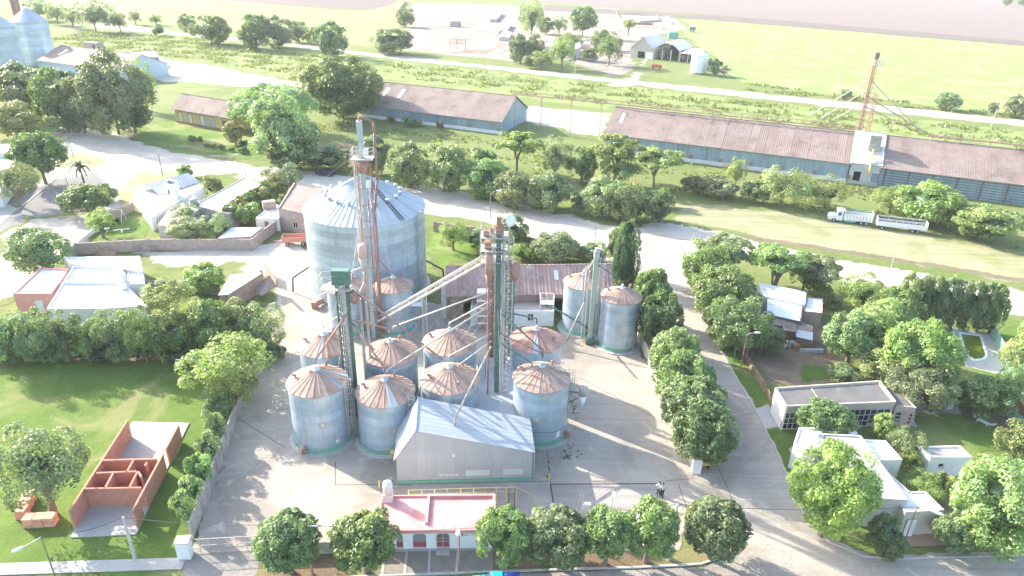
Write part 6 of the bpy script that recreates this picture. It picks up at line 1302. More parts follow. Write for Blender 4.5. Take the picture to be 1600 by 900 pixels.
# sloped roof building with rusty canopy
q = [G(*p, z) for p, z in (((341, 460), 2.4), ((360, 428), 2.6), ((401, 423), 3.0), ((412, 424), 3.0), ((372, 455), 2.6))]
br = thing('brick_workshop', 'brick workshop with a pale sloped roof left of the rusty canopy', 'building', (0, 0, 0))
m_ = M(); m_.slab([G(341, 461, 2.6), G(346, 468, 2.6) * 0 + G(356, 460, 2.7), G(411, 425, 3.2), G(360, 429, 3.0)], .12); m_.obj('roof', mat('pale_grey_sheet', (.56, .57, .56), (.62, .62, .6), 1, .7), br)
gp_ = [G(356, 461, 2.6), G(411, 425, 3.1)]; wall(br, (gp_[0].x, gp_[0].y), (gp_[1].x, gp_[1].y), (2.5, 3.0), BRICK)
gp2 = [G(341, 461, 2.6), G(356, 461, 2.6)]; wall(br, (gp2[0].x + .1, gp2[0].y + .1), (gp2[1].x - .25, gp2[1].y), 2.4, BRICK)
gp3 = [G(411, 425, 3.0), G(360, 429, 3.0)]; wall(br, (gp3[0].x, gp3[0].y), (gp3[1].x, gp3[1].y), 2.8, BRICK)
M().slab([G(397, 449, 1.6), G(408, 462, 1.4), G(432, 447, 1.4), G(421, 430, 2.6)], .08).obj('canopy', RUST_ROOF, br)
M().beam(G(408, 424, 3.0), G(408, 424, 4.3), .22, 8).obj('chimney', BRICK, br)
wall(br, (G(414, 428).x, G(414, 428).y), (G(432, 449).x, G(432, 449).y), (2.4, 1.2), BRICK, name='side_wall')
# grey gabled white house by the playground
wh = thing('white_villa', 'white house with a grey pitched roof and a square tank tower beside the dirt road', 'house', (0, 0, 0))
hw = 3.0
rf = [G(229, 287.5, 4.6), G(294, 270, 4.6), G(313, 284, 3.1), G(249, 304, 3.1)]
for i in range(6):
    a, b = i / 6, (i + 1) / 6; M().slab([rf[3].lerp(rf[2], a), rf[3].lerp(rf[2], b), rf[0].lerp(rf[1], b), rf[0].lerp(rf[1], a)], .1).obj('roof_panel', GREY_ROOF, wh)
bk_ = [rf[0], rf[1], rf[1] + (rf[1] - rf[2]) * .8 - Vector((0, 0, 2.4)), rf[0] + (rf[0] - rf[3]) * .8 - Vector((0, 0, 2.4))]
M().slab([bk_[0], bk_[1], bk_[2], bk_[3]], .1).obj('roof_panel', GREY_ROOF, wh)
flat('white_villa', '', '', [(208, 301), (236, 339), (318, 291), (290, 279), (250, 300), (232, 287)], 2.9, WHITE, WHITE, .1, parent=wh, holes={1: [(1.5 + i * .7, 1.8 + i * .7, .8, 2.2, 'w', (1, 1)) for i in range(5)] + [(8, 8.8, 1, 2, 'w'), (9.2, 10, 1, 2, 'w')]})
tq = [(256, 283), (278, 301), (276, 283)]
flat('white_villa', '', '', [(256, 286), (272, 290), (278, 283), (262, 280)], 5.8, WHITE, DARK_ROOF, .5, parent=wh, holes={0: [(.6, 1.3, 3.6, 4.6, 'w', (1, 1))]})
flat('flat_roof_house', 'long white flat roofed house with weathered edges behind the walled garden', 'house', [(309, 317), (313, 323), (358, 334), (373, 326), (356, 316), (412, 287), (381, 277)], 3.3, OLD_CONC, WHITE_ROOF, .2)
q = G(303, 318, 3.2); wt_ = thing('water_tank', 'grey concrete tank at the corner of the long white flat roof', 'tank', (q.x, q.y, 2.6)); M().lathe([(.8, -2.5), (.8, 1.4), (.6, 1.6)], 18).obj('tank_body', OLD_CONC, wt_, True)
q = G(359, 327, 3.3); tag(M().lathe([(.9, 0), (.9, .5), (.7, .6)], 18).obj('roof_tank', mat('plastic_tank', (.7, .7, .68), rand=0), None, True, loc=(q.x, q.y, 3.12)), 'low round tank lid on the white flat roof', 'tank')
flat('brown_roof_house', 'house with a pale brown flat roof between the villa and the garden trees', 'house', [(246, 352), (275, 352), (318, 322), (303, 306), (262, 330)], 2.8, BEIGE, BEIGE, .1)
flat('garden_shed', 'white roofed shed built against the pale brick wall', 'shed', [(339, 373), (393, 369), (410, 355), (360, 355)], 2.3, BRICK_P, WHITE_ROOF, .06)
flat('white_kitchen', 'small white roofed brick room with a tank block beside the rusty roofed house', 'house', [(399, 341), (436, 341), (434, 319), (420, 322)], 2.6, WHITE, WHITE_ROOF, .15, holes={0: [(1.5, 2.4, 0, 2, 'd', WOOD)]})
q = G(421, 325, 2.6); tag(M().box(-1.2, -.6, 0, 1.2, .6, 1.5).obj('tank_block', BRICK_P, None, loc=(q.x, q.y, 2.55), rot=(0, 0, .5)), 'brick tank block on the small white kitchen roof', 'block')
rb = thing('rusty_roof_house', 'brick house with a rusty pitched roof left of the giant silo', 'house', (0, 0, 0)); hz = HT(440, 360, 327)
rr = [G(434, 325, hz), G(480, 335, hz), G(505, 297, hz + 1.6), G(459, 287.5, hz + 1.6)]
for i in range(6):
    a, b = i / 6, (i + 1) / 6; M().slab([rr[0].lerp(rr[1], a), rr[0].lerp(rr[1], b), rr[3].lerp(rr[2], b), rr[3].lerp(rr[2], a)], .08).obj('roof_panel', RUST_ROOF, rb)
c_ = [Vector((p.x, p.y)) for p in rr]; c_[0] += (c_[1] - c_[0]) * .02
wall(rb, c_[0], c_[1], hz - .1, BRICK_P, [(3.2, 4.2, 1.0, 2.0, 'w')]); wall(rb, c_[1], c_[2], (hz - .1, hz + 1.4), BRICK_P); wall(rb, c_[2], c_[3], hz + 1.4, BRICK_P); wall(rb, c_[3], c_[0], (hz + 1.9, hz + .2), BRICK_P, th=.3)
# house at the left edge, street side
flat('street_house', 'pale roofed house behind the street trees at the left picture edge', 'house', [(-40, 305), (0, 300), (30, 262), (10, 240), (-30, 245)], 3.2, WHITE, mat('pale_blue_roof', (.5, .56, .6), rand=0), .1)
flat('corner_house', 'small white parapet house at the left picture edge above the street trees', 'house', [(-20, 240), (12, 238), (16, 226), (-20, 226)], 4.2, WHITE, WHITE_ROOF, .3)
# ------------------------------------------------------------------ right side houses
dh_ = HT(1241, 690, 668)
dk = thing('dark_roof_house', 'house with a flat dark grey roof and tall white framed windows', 'house', (0, 0, 0))
hD = 3.4; rp = [(1228, 635), (1399, 628), (1374, 596), (1211, 607)]
c_ = [G(*p, hD) for p in rp]; c_ = [Vector((p.x, p.y)) for p in c_]
LD = (c_[1] - c_[0]).length
BP_ = mat('greyish_brick_face', (.38, .33, .3), (.44, .38, .34), 3, .9, rand=0)
wall(dk, c_[0], c_[1], hD, BP_, [(.1, 2.6, .2, 2.4, 'w', (4, 3)), (LD * .6, LD * .6 + 2.6, .1, 2.5, 'w', (4, 3)), (LD * .8, LD * .8 + 2.4, .4, 2.4, 'w', (3, 3))], inset=.05)
wall(dk, c_[1], c_[2], hD - .003, BP_); wall(dk, c_[2], c_[3], hD, BP_); wall(dk, c_[3], c_[0], hD - .003, WHITE)
cin = [c_[0] + (c_[2] - c_[0]) * .02, c_[1] + (c_[3] - c_[1]) * .02, c_[2] + (c_[0] - c_[2]) * .02, c_[3] + (c_[1] - c_[3]) * .02]
M().prism([(p.x, p.y) for p in cin], hD - .35, hD - .15).obj('roof', DARK_ROOF, dk)
m_ = M(); m_.bar((*cin[0].lerp(cin[1], .33), hD - .13), (*cin[3].lerp(cin[2], .33), hD - .13), .05); m_.obj('roof_seam', BEIGE, dk)
m_ = M()
for a, b in ((0, 1), (1, 2), (2, 3)): m_.bar((*c_[a], hD + .04), (*c_[b], hD + .04), .1)
m_.obj('roof_edge', mat('cream_trim', (.6, .54, .42), rand=0), dk)
flat('brick_wing', 'lower brick wing with narrow windows right of the dark flat roof', 'house', [(1400, 634), (1432, 637), (1404, 607), (1380, 603)], 2.9, BRICK_P, DARK_ROOF, .06, holes={0: [(.3, .9, .5, 2.0, 'w', (1, 3)), (1.8, 2.4, .5, 2.0, 'w', (1, 3))]})
sheet('patio', [(1402, 664), (1434, 668), (1428, 657), (1405, 655)], SLAB, .07)
bh2 = flat('beige_house', 'long beige house with a grey flat roof on the street corner behind the feathery tree', 'house', [(1352, 777), (1419, 781), (1345, 680), (1283, 677), (1290, 700)], 3.6, BEIGE, mat('grey_roof_coating', (.30, .295, .275), (.38, .37, .35), 1, .85, c3=(.24, .245, .25), s3=.4, a3=(.5, .65)), .12)
flat('beige_house', 'white stepped roof wing on the right side of the beige house', 'house', [(1415, 800), (1476, 797), (1446, 767), (1422, 768), (1370, 722), (1352, 716)], 3.0, BEIGE, WHITE_ROOF, .12, holes={0: [(.8, 1.0, 1.0, 1.8, 'w')]})
flat('white_annex', 'white roofed annex jutting out behind the beige house', 'house', [(1368, 719), (1410, 718), (1384, 688), (1346, 686)], 3.0, WHITE, WHITE_ROOF, .15)
flat('garage_front', 'white block with a blue garage door at the street end of the beige house', 'garage', [(1240, 693), (1262, 706), (1284, 695), (1340, 676), (1330, 668), (1248, 668)], 3.2, WHITE, WHITE_ROOF, .15)
fg = frame((1244, 706), (1257, 728)); gt = M().box(.0, -.08, 0, fg[2] * .9, -.02, 2.2).obj('garage_door', mat('blue_grey_door', (.34, .42, .5), rand=0), None, loc=fg[0], rot=(0, 0, fg[1])); tag(gt, 'blue grey garage door facing the street behind the feathery tree', 'door')
q = G(1276, 686, 3.3); ch = thing('roof_chimney', 'white chimney block on the front edge of the white garage roof', 'chimney', (q.x, q.y, 3.0)); M().box(-.4, -.4, 0, .4, .4, .9).obj('chimney_stack', WHITE, ch); M().lathe([(.5, .9), (.3, 1.15)], 10).obj('chimney_cap', BEIGE, ch)
fd = frame((1412, 826), (1420, 827)); dd_ = M().box(0, -.06, 0, .9, -.01, 2.1).obj('white_door', WHITE, None, loc=(G(1409, 838).x, G(1409, 838).y, 0), rot=(0, 0, .05)); tag(dd_, 'white door in the beige end wall beside the red lamp post', 'door')
sheet('brick_patio', [(1408, 832), (1475, 830), (1480, 853), (1412, 855)], mat('tiled_patio', (.38, .24, .17), (.44, .29, .2), 3, .9, rand=0), .07)
flat('white_outbuilding', 'small white outbuilding with two roof bays on the back lawn', 'outbuilding', [(1455, 714), (1519, 714), (1500, 696), (1434, 697)], 2.6, WHITE, mat('grey_roof_coating', (.42, .41, .38)), .12, holes={0: [(1.1, 1.7, 1.2, 1.7, 'w', (1, 1)), (4.2, 4.5, 1.3, 1.6, 'w', (1, 1)), (5.6, 5.9, 1.3, 1.6, 'w', (1, 1))]})
# shacks
flat('white_roof_shack', 'upper white sheet roof of the shack cluster under the umbrella trees', 'house', [(1193, 462), (1258, 475), (1260, 456), (1185, 441)], 3.2, WHITE, WHITE_SHEET, .0 + .02)
flat('white_roof_shack', 'large lower white sheet roof of the shack cluster', 'house', [(1196, 491), (1252, 503), (1255, 475), (1197, 466)], 2.8, DARK_ROOF, WHITE_SHEET, .02)
flat('brick_annex', 'small brick annex with a pale roof at the right end of the shacks', 'house', [(1256, 486), (1285, 489), (1286, 467), (1261, 464)], 2.6, BRICK_P, WHITE_SHEET, .04)
sk = thing('rusty_shack', 'patched rusty sheet metal shack in front of the large white roof', 'shack', (0, 0, 0))
for k, (P4, m2) in enumerate((([(1206, 507), (1240, 512), (1242, 502), (1206, 498)], RUST_ROOF), ([(1222, 516), (1246, 519), (1244, 508), (1224, 506)], RUST_ROOF), ([(1243, 518), (1269, 524), (1270, 512), (1243, 503)], RUST_ROOF), ([(1244, 526), (1270, 532), (1270, 522), (1243, 517)], GALV_ROOF))):
    z = 2.3 - .12 * k; q = [G(*p, z) for p in P4]; q[2].z += .25; q[3].z += .25; M().slab(q, .04).obj('roof_sheet', m2, sk)
for a, b, h_, m2 in (((1224, 527), (1242, 532), 2.0, BRICK), ((1243, 540), (1268, 546), 1.9, WOOD), ((1268, 546), (1270, 530), 1.9, RUST_ROOF), ((1243, 540), (1243, 530), 1.9, RUST_ROOF)):
    a, b = G(*a), G(*b); wall(sk, (a.x, a.y), (b.x, b.y), h_, m2, th=.06, name='patched_wall')
m_ = M(); a = G(1246, 545); m_.box(a.x, a.y - 1.0, 0, a.x + 3.2, a.y - .6, .5); m_.obj('sheet_pile', GALV_PLAIN, sk)
for k, (x, y, m2, l) in enumerate(((1228, 541, WHITE, 'white slatted crate left of the wooden post by the shack'), (1236, 541, CONCRETE, 'grey box right of the wooden post by the shack'), (1242, 545, WOOD, 'wooden box at the foot of the rusty shack'))):
    q = G(x, y); t = thing('crate', l, 'crate', q, .2, 'crates by the shack')
    for j in range(3): M().box(-.45, -.35, .05 + j * .28, .45, -.3, .05 + j * .28 + .2).obj('slat', m2, t)
    M().box(-.43, -.29, 0, .43, .35, .8).obj('crate_body', m2, t)
q = G(1229, 548); tag(M().bar(q, q + Vector((.1, 0, 2.6)), .09).obj('wooden_post', DARK_STEEL), 'dark wooden post standing before the rusty shack', 'post')
for x, y, m2, l in ((1257, 505, SAFETY, 'yellow drum against the brick annex'), (1269, 504, WHITE, 'white cylinder standing beside the yellow drum'), (1263, 503, DARK_STEEL, 'dark drum between yellow drum and white cylinder')):
    q = G(x, y); tag(M().lathe([(.28, 0), (.3, .05), (.28, .4), (.3, .45), (.28, .85), (.2, .9)], 14).obj('drum', m2, None, True, loc=q), l, 'drum', 'drums by the brick annex')
# pool
sheet('pool_deck', [(1487, 512), (1550, 524), (1574, 580), (1563, 586), (1509, 573)], SLAB, .05)
pw = [(1499, 521), (1532, 525.5), (1542, 556), (1536, 562), (1523, 564), (1512, 558), (1508, 552)]
po = thing('swimming_pool', 'small swimming pool with green algae water and a white rim', 'pool', (0, 0, 0))
W_ = mat('green_algae_water', (.10, .14, .01), (.14, .17, .02), .8, .15, rand=0, spec=.5)
P_ = ccw([G(*p) for p in pw]); M().prism([(p.x, p.y) for p in P_], .0, .085).obj('pool_water', W_, po); m_ = M()
for a, b in zip(P_, P_[1:] + P_[:1]): m_.beam(a + Vector((0, 0, .06)), b + Vector((0, 0, .06)), .2, 6)
m_.obj('pool_rim', WHITE, po)
# barbecue, lounger
q = G(1460, 636); bb = thing('garden_barbecue', 'grey and white masonry barbecue with counters behind the dark roofed house', 'barbecue', q, -.05)
M().box(-1.1, -.8, 0, -.0, .2, 1.6).box(-.9, -.5, 1.6, -.2, .1, 2.6).obj('oven', CONCRETE, bb); M().box(.1, -.3, 0, 2.0, .2, .95).obj('counter', WHITE, bb)
for k in range(3): M().box(-4.2 + k * 1.02, -.2, 0, -3.25 + k * 1.02, .3, .95).obj('cupboard', WHITE, bb)
sheet('patio', [(1432, 645), (1503, 648), (1495, 634), (1430, 634)], OLD_CONC, .06)
q = G(1539, 664); lg = thing('sun_lounger', 'white plastic sun lounger on the dark earth under the round tree', 'lounger', q, -1.0)
M().box(-.95, -.32, .3, .35, .32, .36).obj('seat', WHITE, lg); M().slab([(.35, -.32, .36), (1.0, -.32, .75), (1.0, .32, .75), (.35, .32, .36)][::-1], .06).obj('backrest', WHITE, lg)
for sx_ in (-.8, .25):
    for sy_ in (-.28, .28): M().box(sx_ - .04, sy_ - .03, 0, sx_ + .04, sy_ + .03, .3).obj('leg', WHITE, lg)
q = G(1526, 652); tag(M().box(-.4, -.25, .25, .4, .25, .32).box(-.35, -.2, 0, -.3, .2, .25).box(.3, -.2, 0, .35, .2, .25).obj('low_table', WHITE, None, loc=q), 'small white table beside the sun lounger', 'table')
# playground
pg = thing('swing_frame', 'white swing frame on the playground lawn', 'swing', G(184, 345)); m_ = M()
for x in (-1.2, 1.2):
    for y in (-.9, .9): m_.bar((x, y, 0), (x, 0, 2.3), .06)
m_.bar((-1.2, 0, 2.3), (1.2, 0, 2.3), .06); m_.obj('swing_frame', WHITE, pg); m_ = M(); m_.bar((-.3, 0, 2.3), (-.3, 0, .5), .02); m_.bar((.2, 0, 2.3), (.2, 0, .5), .02); m_.box(-.35, -.12, .45, .25, .12, .5); m_.obj('swing_seat', WOOD, pg)
q = G(190, 363); m_ = M(); m_.bar((-1.3, -.3, .45), (1.3, .5, .6), .09); m_.bar((-.4, .7, .3), (.5, -.6, .3), .08); m_.bar((0, 0, 0), (0, 0, .5), .07); tag(m_.obj('seesaw', WHITE, None, loc=q), 'white crossed seesaw lying on the playground lawn', 'seesaw')
q = G(168, 362); tag(M().lathe([(.5, .62), (.5, .68)], 18).lathe([(.06, 0), (.06, .62)], 8).lathe([(.3, 0), (.25, .05)], 12).obj('round_table', WHITE, None, loc=q), 'white round table under the yellow green tree', 'table')
# yellow bench by the street, bollard, red marker
q = G(1107, 729); bn = thing('yellow_bench', 'yellow concrete bench with raised ends under the last wall tree', 'bench', q, .1); M().box(-.9, -.2, .3, .9, .2, .42).obj('seat', SAFETY, bn)
M().slab([(-.9, -.2, .42), (-.9, .2, .42), (-1.25, .2, .95), (-1.25, -.2, .95)], .12).obj('end_piece', SAFETY, bn); M().slab([(.9, .2, .42), (.9, -.2, .42), (1.25, -.2, .95), (1.25, .2, .95)], .12).obj('end_piece', SAFETY, bn)
for x, y, l in ((858, 752, 'yellow bollard at the corner of the weighbridge'), (593, 763, 'pale yellow bollard left of the office tank')):
    q = G(x, y); tag(M().beam((0, 0, 0), (0, 0, 1.0), .09, 8).obj('bollard', SAFETY, None, loc=q), l, 'bollard')
q = G(907, 805); sf = thing('scale_terminal', 'white post frame with a box at the lower edge of the weighbridge', 'terminal', q); m_ = M(); m_.bar((-.15, 0, 0), (-.15, 0, 2.6), .05); m_.bar((.15, 0, 0), (.15, 0, 2.6), .05); m_.path([(-.15, 0, .8), (-.9, 0, 1.2), (-1.2, 0, .6), (-1.2, 0, 0)], .03, 4); m_.obj('post', PALE_STEEL, sf); M().box(.1, -.2, .9, .9, .2, 1.5).obj('display_box', WHITE, sf)
# ------------------------------------------------------------------ poles and lamps
def pole(base, ty, m, label, cat='pole', r=.1, arms=(), head=None, cross=None, name='utility_pole', group=None):
    p = G(*base); h = HT(base[0], base[1], ty); t = thing(name, label, cat, p, 0, group)
    M().beam((0, 0, 0), (0, 0, h), r, 8, r * .65).obj('post', m, t)
    for (dx, dy, dz) in arms:
        M().path([(0, 0, h - .1), (dx * .5, dy * .5, h + dz * .7), (dx, dy, h + dz)], .04, 6).obj('arm', PALE_STEEL, t)
        d = Vector((dx, dy, 0)).normalized(); e = Vector((dx, dy, h + dz))
        M().lathe([(.05, -.05), (.2, 0), (.22, .08), (.1, .16)], 10).obj('lamp_head', WHITE, t, True, loc=e + d * .3, rot=(0, 0, atan2(dy, dx)), scale=(2.0, .9, 1))
    if cross: M().bar((-cross, 0, h - .3), (cross, .05, h - .3), .06).obj('crossarm', PALE_STEEL, t)
    return p + Vector((0, 0, h))
RP = mat('red_brown_pole', (.34, .14, .1), rand=0)
pA = pole((211, 873), 808, CONCRETE, 'short concrete pole in front of the unfinished brick house', r=.16)
pL = pole((87, 903), 838, WOOD, 'street lamp with a white head at the lower left lawn', 'lamp', .07, [(-1.0, -1.0, -.3)], name='street_lamp')
pB = pole((488, 897), 818, WOOD, 'dark pole with a long crossarm in front of the left street tree', r=.12, cross=2.0)
pC = pole((718, 893), 826, RP, 'red brown lamp post standing on the office parking bays', 'lamp', .08, [(0, -.5, .3)], name='street_lamp')
pD = pole((1044, 875), 788, CONCRETE, 'white concrete pole right below the weighbridge between two street trees', r=.17)
pole((1038, 868), 800, WOOD, 'brown wooden pole just left of the white concrete pole', r=.1)
pole((947, 868), 768, PALE_STEEL, 'white headed lamp post rising behind the middle front tree', 'lamp', .06, [(0, -.4, .2)], name='street_lamp')
pole((1110, 862), 800, PALE_STEEL, 'lamp post growing out of the lone round corner tree', 'lamp', .06, [(.4, -.6, .2)], name='street_lamp')
pE = pole((1146, 565), 515, GREEN_STEEL, 'green lamp post on the verge by the great dark tree', 'lamp', .07, [(-.9, .2, .2)], name='street_lamp')
pole((1157, 576), 522, RED_STEEL, 'red lamp post on the verge beside the green one', 'lamp', .08, [(1.0, 0, .2)], name='street_lamp')
pole((1165, 566), 524, WOOD, 'dark wooden pole behind the red lamp post', r=.08)
pF = pole((1412, 850), 792, RP, 'red lamp post before the beige house with a large white head', 'lamp', .06, [(1.3, -.7, 0)], name='street_lamp')
pole((108, 297), 255, PALE_STEEL, 'white double armed street lamp at the paved junction', 'lamp', .09, [(-1.9, .3, .7), (1.6, .3, .6)], name='street_lamp')
pole((114.5, 245), 201, WOOD, 'tall thin lamp post by the grassy mound at the junction', 'lamp', .09, [(-.9, 0, .1)], name='street_lamp')
pole((254, 274), 241, WOOD, 'plain dark pole behind the grey roofed villa', r=.13)
pole((345, 262), 242, PALE_STEEL, 'antenna mast with two cross bars by the station lawn', 'mast', .06, cross=2.2, name='antenna_mast')
pole((366, 273), 244, PALE_STEEL, 'lamp post beside the road before the willow', 'lamp', .07, [(.8, .3, .3)], name='street_lamp')
pole((384, 277), 262, WOOD, 'short dark pole behind the flat white roof', r=.1)
pG = pole((766, 341), 303, WOOD, 'leaning lamp post by the dirt road above the garden lawn', 'lamp', .09, [(1.2, .5, .5)], name='street_lamp')
pH = pole((929, 382), 355, WOOD, 'dark pole at the road edge behind the barn', r=.1)
pI = pole((1087, 389), 375, WOOD, 'short pole at the road corner by the domed tree', r=.1)
pole((1384, 448), 395, CONCRETE, 'thin pale pole with a white top by the right end of the dirt road', r=.1)
pole((1549, 198), 170, CONCRETE, 'pale pole beside the far road at the right', r=.2)
pole((1307, 148), 113, CONCRETE, 'pale far pole left of the red mast', r=.2, cross=1.2)
pole((1156, 197), 176, WOOD, 'dark stub pole in the pasture behind the right warehouse', r=.2)
FP = 'poles along the far road'
for x, y, ty, l in ((274, 40, 12, 'far pole left of the large round roadside tree'), (605, 96, 82, 'short far pole with crossbar beneath the round bush'), (898, 126, 97, 'pole below the farmhouse at the far road'), (949, 101, 70, 'left pole at the farm entrance'), (972, 114, 88, 'right pole at the farm entrance'), (1017, 112, 86, 'pole beside the red grain cart')):
    pole((x, y), ty, CONCRETE, l, r=.14, cross=.8, group=FP)
q = G(1086, 254)
for a, b, l in ((pA, pB, 'overhead cable from the concrete pole to the crossarm pole'), (pB, pC, 'overhead cable crossing above the left part of the office'), (pC, pD, 'overhead cable above the right front trees'), (pD, pF, 'overhead cable over the street junction to the beige house'), (pF, G(1620, 860) + Vector((0, 0, 5)), 'overhead cable leaving to the lower right'), (pL, pA, 'overhead cable at the lower left lawn'), (pG, pH, 'overhead cable along the dirt road behind the barn'), (pH, pI, 'overhead cable along the dirt road to the corner')):
    wire(a, b, l, 'cable', .03, .5, 'overhead_cable', None, DARK_STEEL)
# ------------------------------------------------------------------ vehicles
def wheel(t, x, y, r, w_, m=TYRE):
    wo_ = M().beam((x, y - w_ / 2, r), (x, y + w_ / 2, r), r, 16).obj('wheel', m, t); M().beam((x, y - w_ / 2 - .01, r), (x, y + w_ / 2 + .01, r), r * .5, 12).obj('rim', PALE_STEEL, wo_)
a, b = G(1293, 346), G(1361, 354); ang = atan2(b.y - a.y, b.x - a.x); Lt = (b - a).length
k_ = Lt / 9.6
tr_ = thing('livestock_truck', 'white livestock truck with a green side box parked on the mown strip', 'truck', a, ang); tr_.scale = (k_,) * 3
WP = mat('white_vehicle_paint', (.72, .72, .70), (.78, .78, .77), 3, .4, rand=.03)
def car_part(nm, prof, w0, w1, m, par):      # profile in xz, extruded across y
    mm = M(); n_ = len(prof); mm.add([(x, w0, z) for x, z in prof] + [(x, w1, z) for x, z in prof], [tuple(range(n_)), tuple(range(2 * n_ - 1, n_ - 1, -1))] + [((i + 1) % n_, i, n_ + i, n_ + (i + 1) % n_) for i in range(n_)]); return mm.obj(nm, m, par)
car_part('cab', [(0, .6), (0, 1.5), (.3, 1.75), (1.4, 1.85), (1.75, 2.75), (3.1, 2.85), (3.1, .6)], 0, 2.3, WP, tr_)
M().box(1.75, .1, 2.86, 3.0, 2.2, 3.15).obj('wind_deflector', WP, tr_); car_part('windscreen', [(1.42, 1.95), (1.70, 2.66), (1.78, 2.66), (1.5, 1.95)], .15, 2.15, GLASS, tr_); M().box(2.0, -.012, 1.85, 2.7, .0, 2.55).obj('side_window', GLASS, tr_)
m_ = M(); m_.box(3.3, -.1, .95, 9.6, 2.4, 1.15); m_.obj('load_bed', WP, tr_)
for k in range(9):
    x = 3.3 + k * .7; M().box(x + .02, -.1, 1.15, x + .66, -.04, 2.45).obj('side_board', WP, tr_); M().box(x, -.14, 1.15, x + .06, -.1, 3.3).obj('stake', PALE_STEEL, tr_); M().box(x, 2.36, 1.15, x + .06, 2.4, 3.3).obj('stake', PALE_STEEL, tr_)
for z in (2.7, 3.2): M().box(3.3, -.1, z, 9.6, -.06, z + .1).box(3.3, 2.36, z, 9.6, 2.4, z + .1).obj('top_rail', mat('teal_rail', (.2, .4, .32), rand=0), tr_)
M().box(9.56, -.1, 1.15, 9.6, 2.4, 3.2).box(3.3, -.1, 1.15, 3.34, 2.4, 3.2).obj('end_board', WP, tr_); M().box(3.5, 2.3, 1.15, 9.5, 2.35, 2.45).obj('side_board', WP, tr_); M().box(3.4, .1, 1.16, 9.5, 2.3, 1.3).obj('bed_floor', WOOD, tr_)
M().box(3.5, -.08, .45, 6.0, .2, .93).obj('side_box', mat('teal_box', (.2, .45, .36), rand=0), tr_)
for x in (1.3, 7.3, 8.4): wheel(tr_, x, .1, .5, .35); wheel(tr_, x, 2.2, .5, .35)
a, b = G(1368, 358), G(1446, 367); ang = atan2(b.y - a.y, b.x - a.x)
tl_ = thing('livestock_trailer', 'white open livestock trailer with slatted sides behind the truck', 'trailer', a, ang); Lq = 11.0; tl_.scale = ((b - a).length / 11.0,) * 3
M().box(0, -.05, 1.0, Lq, 2.4, 1.2).obj('load_bed', WP, tl_); M().box(.1, .1, 1.21, Lq - .1, 2.2, 1.3).obj('bed_floor', DARK_ROOF, tl_)
for k in range(4):
    x = k * Lq / 4; M().box(x + .04, -.06, 1.2, x + Lq / 4 - .04, 0, 2.2).obj('side_board', WP, tl_); M().box(x + .04, 2.34, 1.2, x + Lq / 4 - .04, 2.4, 2.6).obj('side_board', DARK_STEEL, tl_)
for k in range(9): M().box(k * Lq / 8 - .04, -.1, 1.2, k * Lq / 8 + .04, -.06, 2.9).box(k * Lq / 8 - .04, 2.4, 1.2, k * Lq / 8 + .04, 2.44, 2.9).obj('stake', WP, tl_)
for z in (2.5, 2.8): M().box(0, -.06, z, Lq, -.02, z + .12).box(0, 2.36, z, Lq, 2.4, z + .12).obj('top_rail', WP, tl_)
M().box(0, 0, 1.2, .05, 2.34, 2.9).box(Lq - .05, 0, 1.2, Lq, 2.34, 2.9).obj('end_board', WP, tl_)
for x in (1.3, 8.0, 9.2): wheel(tl_, x, .1, .5, .35); wheel(tl_, x, 2.2, .5, .35)
def car(p, ang, body, label, name='parked_car', pick=False):
    t = thing(name, label, 'car', p, ang)
    car_part('body', [(-2.1, .35), (-2.1, .8), (-1.95, .95), (-1.0, 1.02), (2.05, 1.0), (2.1, .8), (2.1, .35)], -.85, .85, body, t)
    car_part('roof', [(-1.0, 1.0), (-.45, 1.42), (-.2, 1.48), (1.3, 1.48), (1.5, 1.4), (1.95, 1.0)] if not pick else [(-.9, 1.0), (-.45, 1.42), (-.25, 1.48), (.55, 1.48), (.75, 1.0)], -.74, .74, body, t)
    for s_ in (-1, 1):
        y0, y1 = (-.752, -.742) if s_ < 0 else (.742, .752)
        if pick: car_part('side_window', [(-.78, 1.03), (-.4, 1.38), (.5, 1.38), (.62, 1.03)], y0, y1, GLASS, t)
        else: car_part('side_window', [(-.85, 1.03), (-.35, 1.38), (.4, 1.4), (.4, 1.03)], y0, y1, GLASS, t); car_part('side_window', [(.5, 1.03), (.5, 1.4), (1.3, 1.38), (1.7, 1.03)], y0, y1, GLASS, t)
    car_part('windscreen', [(-1.0, 1.04), (-.5, 1.41), (-.47, 1.44), (-1.03, 1.03)], -.68, .68, GLASS, t); car_part('rear_window', [(1.53, 1.4), (1.93, 1.05), (1.97, 1.05), (1.57, 1.42)] if not pick else [(.58, 1.4), (.76, 1.05), (.8, 1.05), (.62, 1.42)], -.66, .66, GLASS, t)
    for x in (-1.35, 1.3): wheel(t, x, -.75, .33, .2); wheel(t, x, .75, .33, .2)
    for y in (-.6, .6): M().box(-2.12, y - .15, .62, -2.1, y + .15, .78).obj('headlight', WHITE, t); M().box(2.1, y - .14, .66, 2.12, y + .14, .82).obj('tail_light', MAROON, t)
    return t
car(G(509, 274), radians(-12), mat('dark_blue_paint', (.03, .04, .07), rough=.25, rand=0), 'dark blue car parked on the dirt road behind the giant silo')
car(G(917, 64), radians(-20), WP, 'white car parked under the large round farm tree')
pk = car(G(775, 923), radians(4), mat('cyan_paint', (.02, .38, .62), rough=.3, rand=0), 'bright cyan vehicle with a dark blue rear cut by the bottom picture edge', 'pickup_truck', True)
M().box(.86, -.8, .9, 2.05, .8, 1.28).obj('bed_cover', mat('deep_blue_tarp', (.01, .04, .25), rough=.5, rand=0), pk); M().box(-.9, -.3, 1.0, -.86, .3, 1.02).obj('wiper', DARK_STEEL, pk)
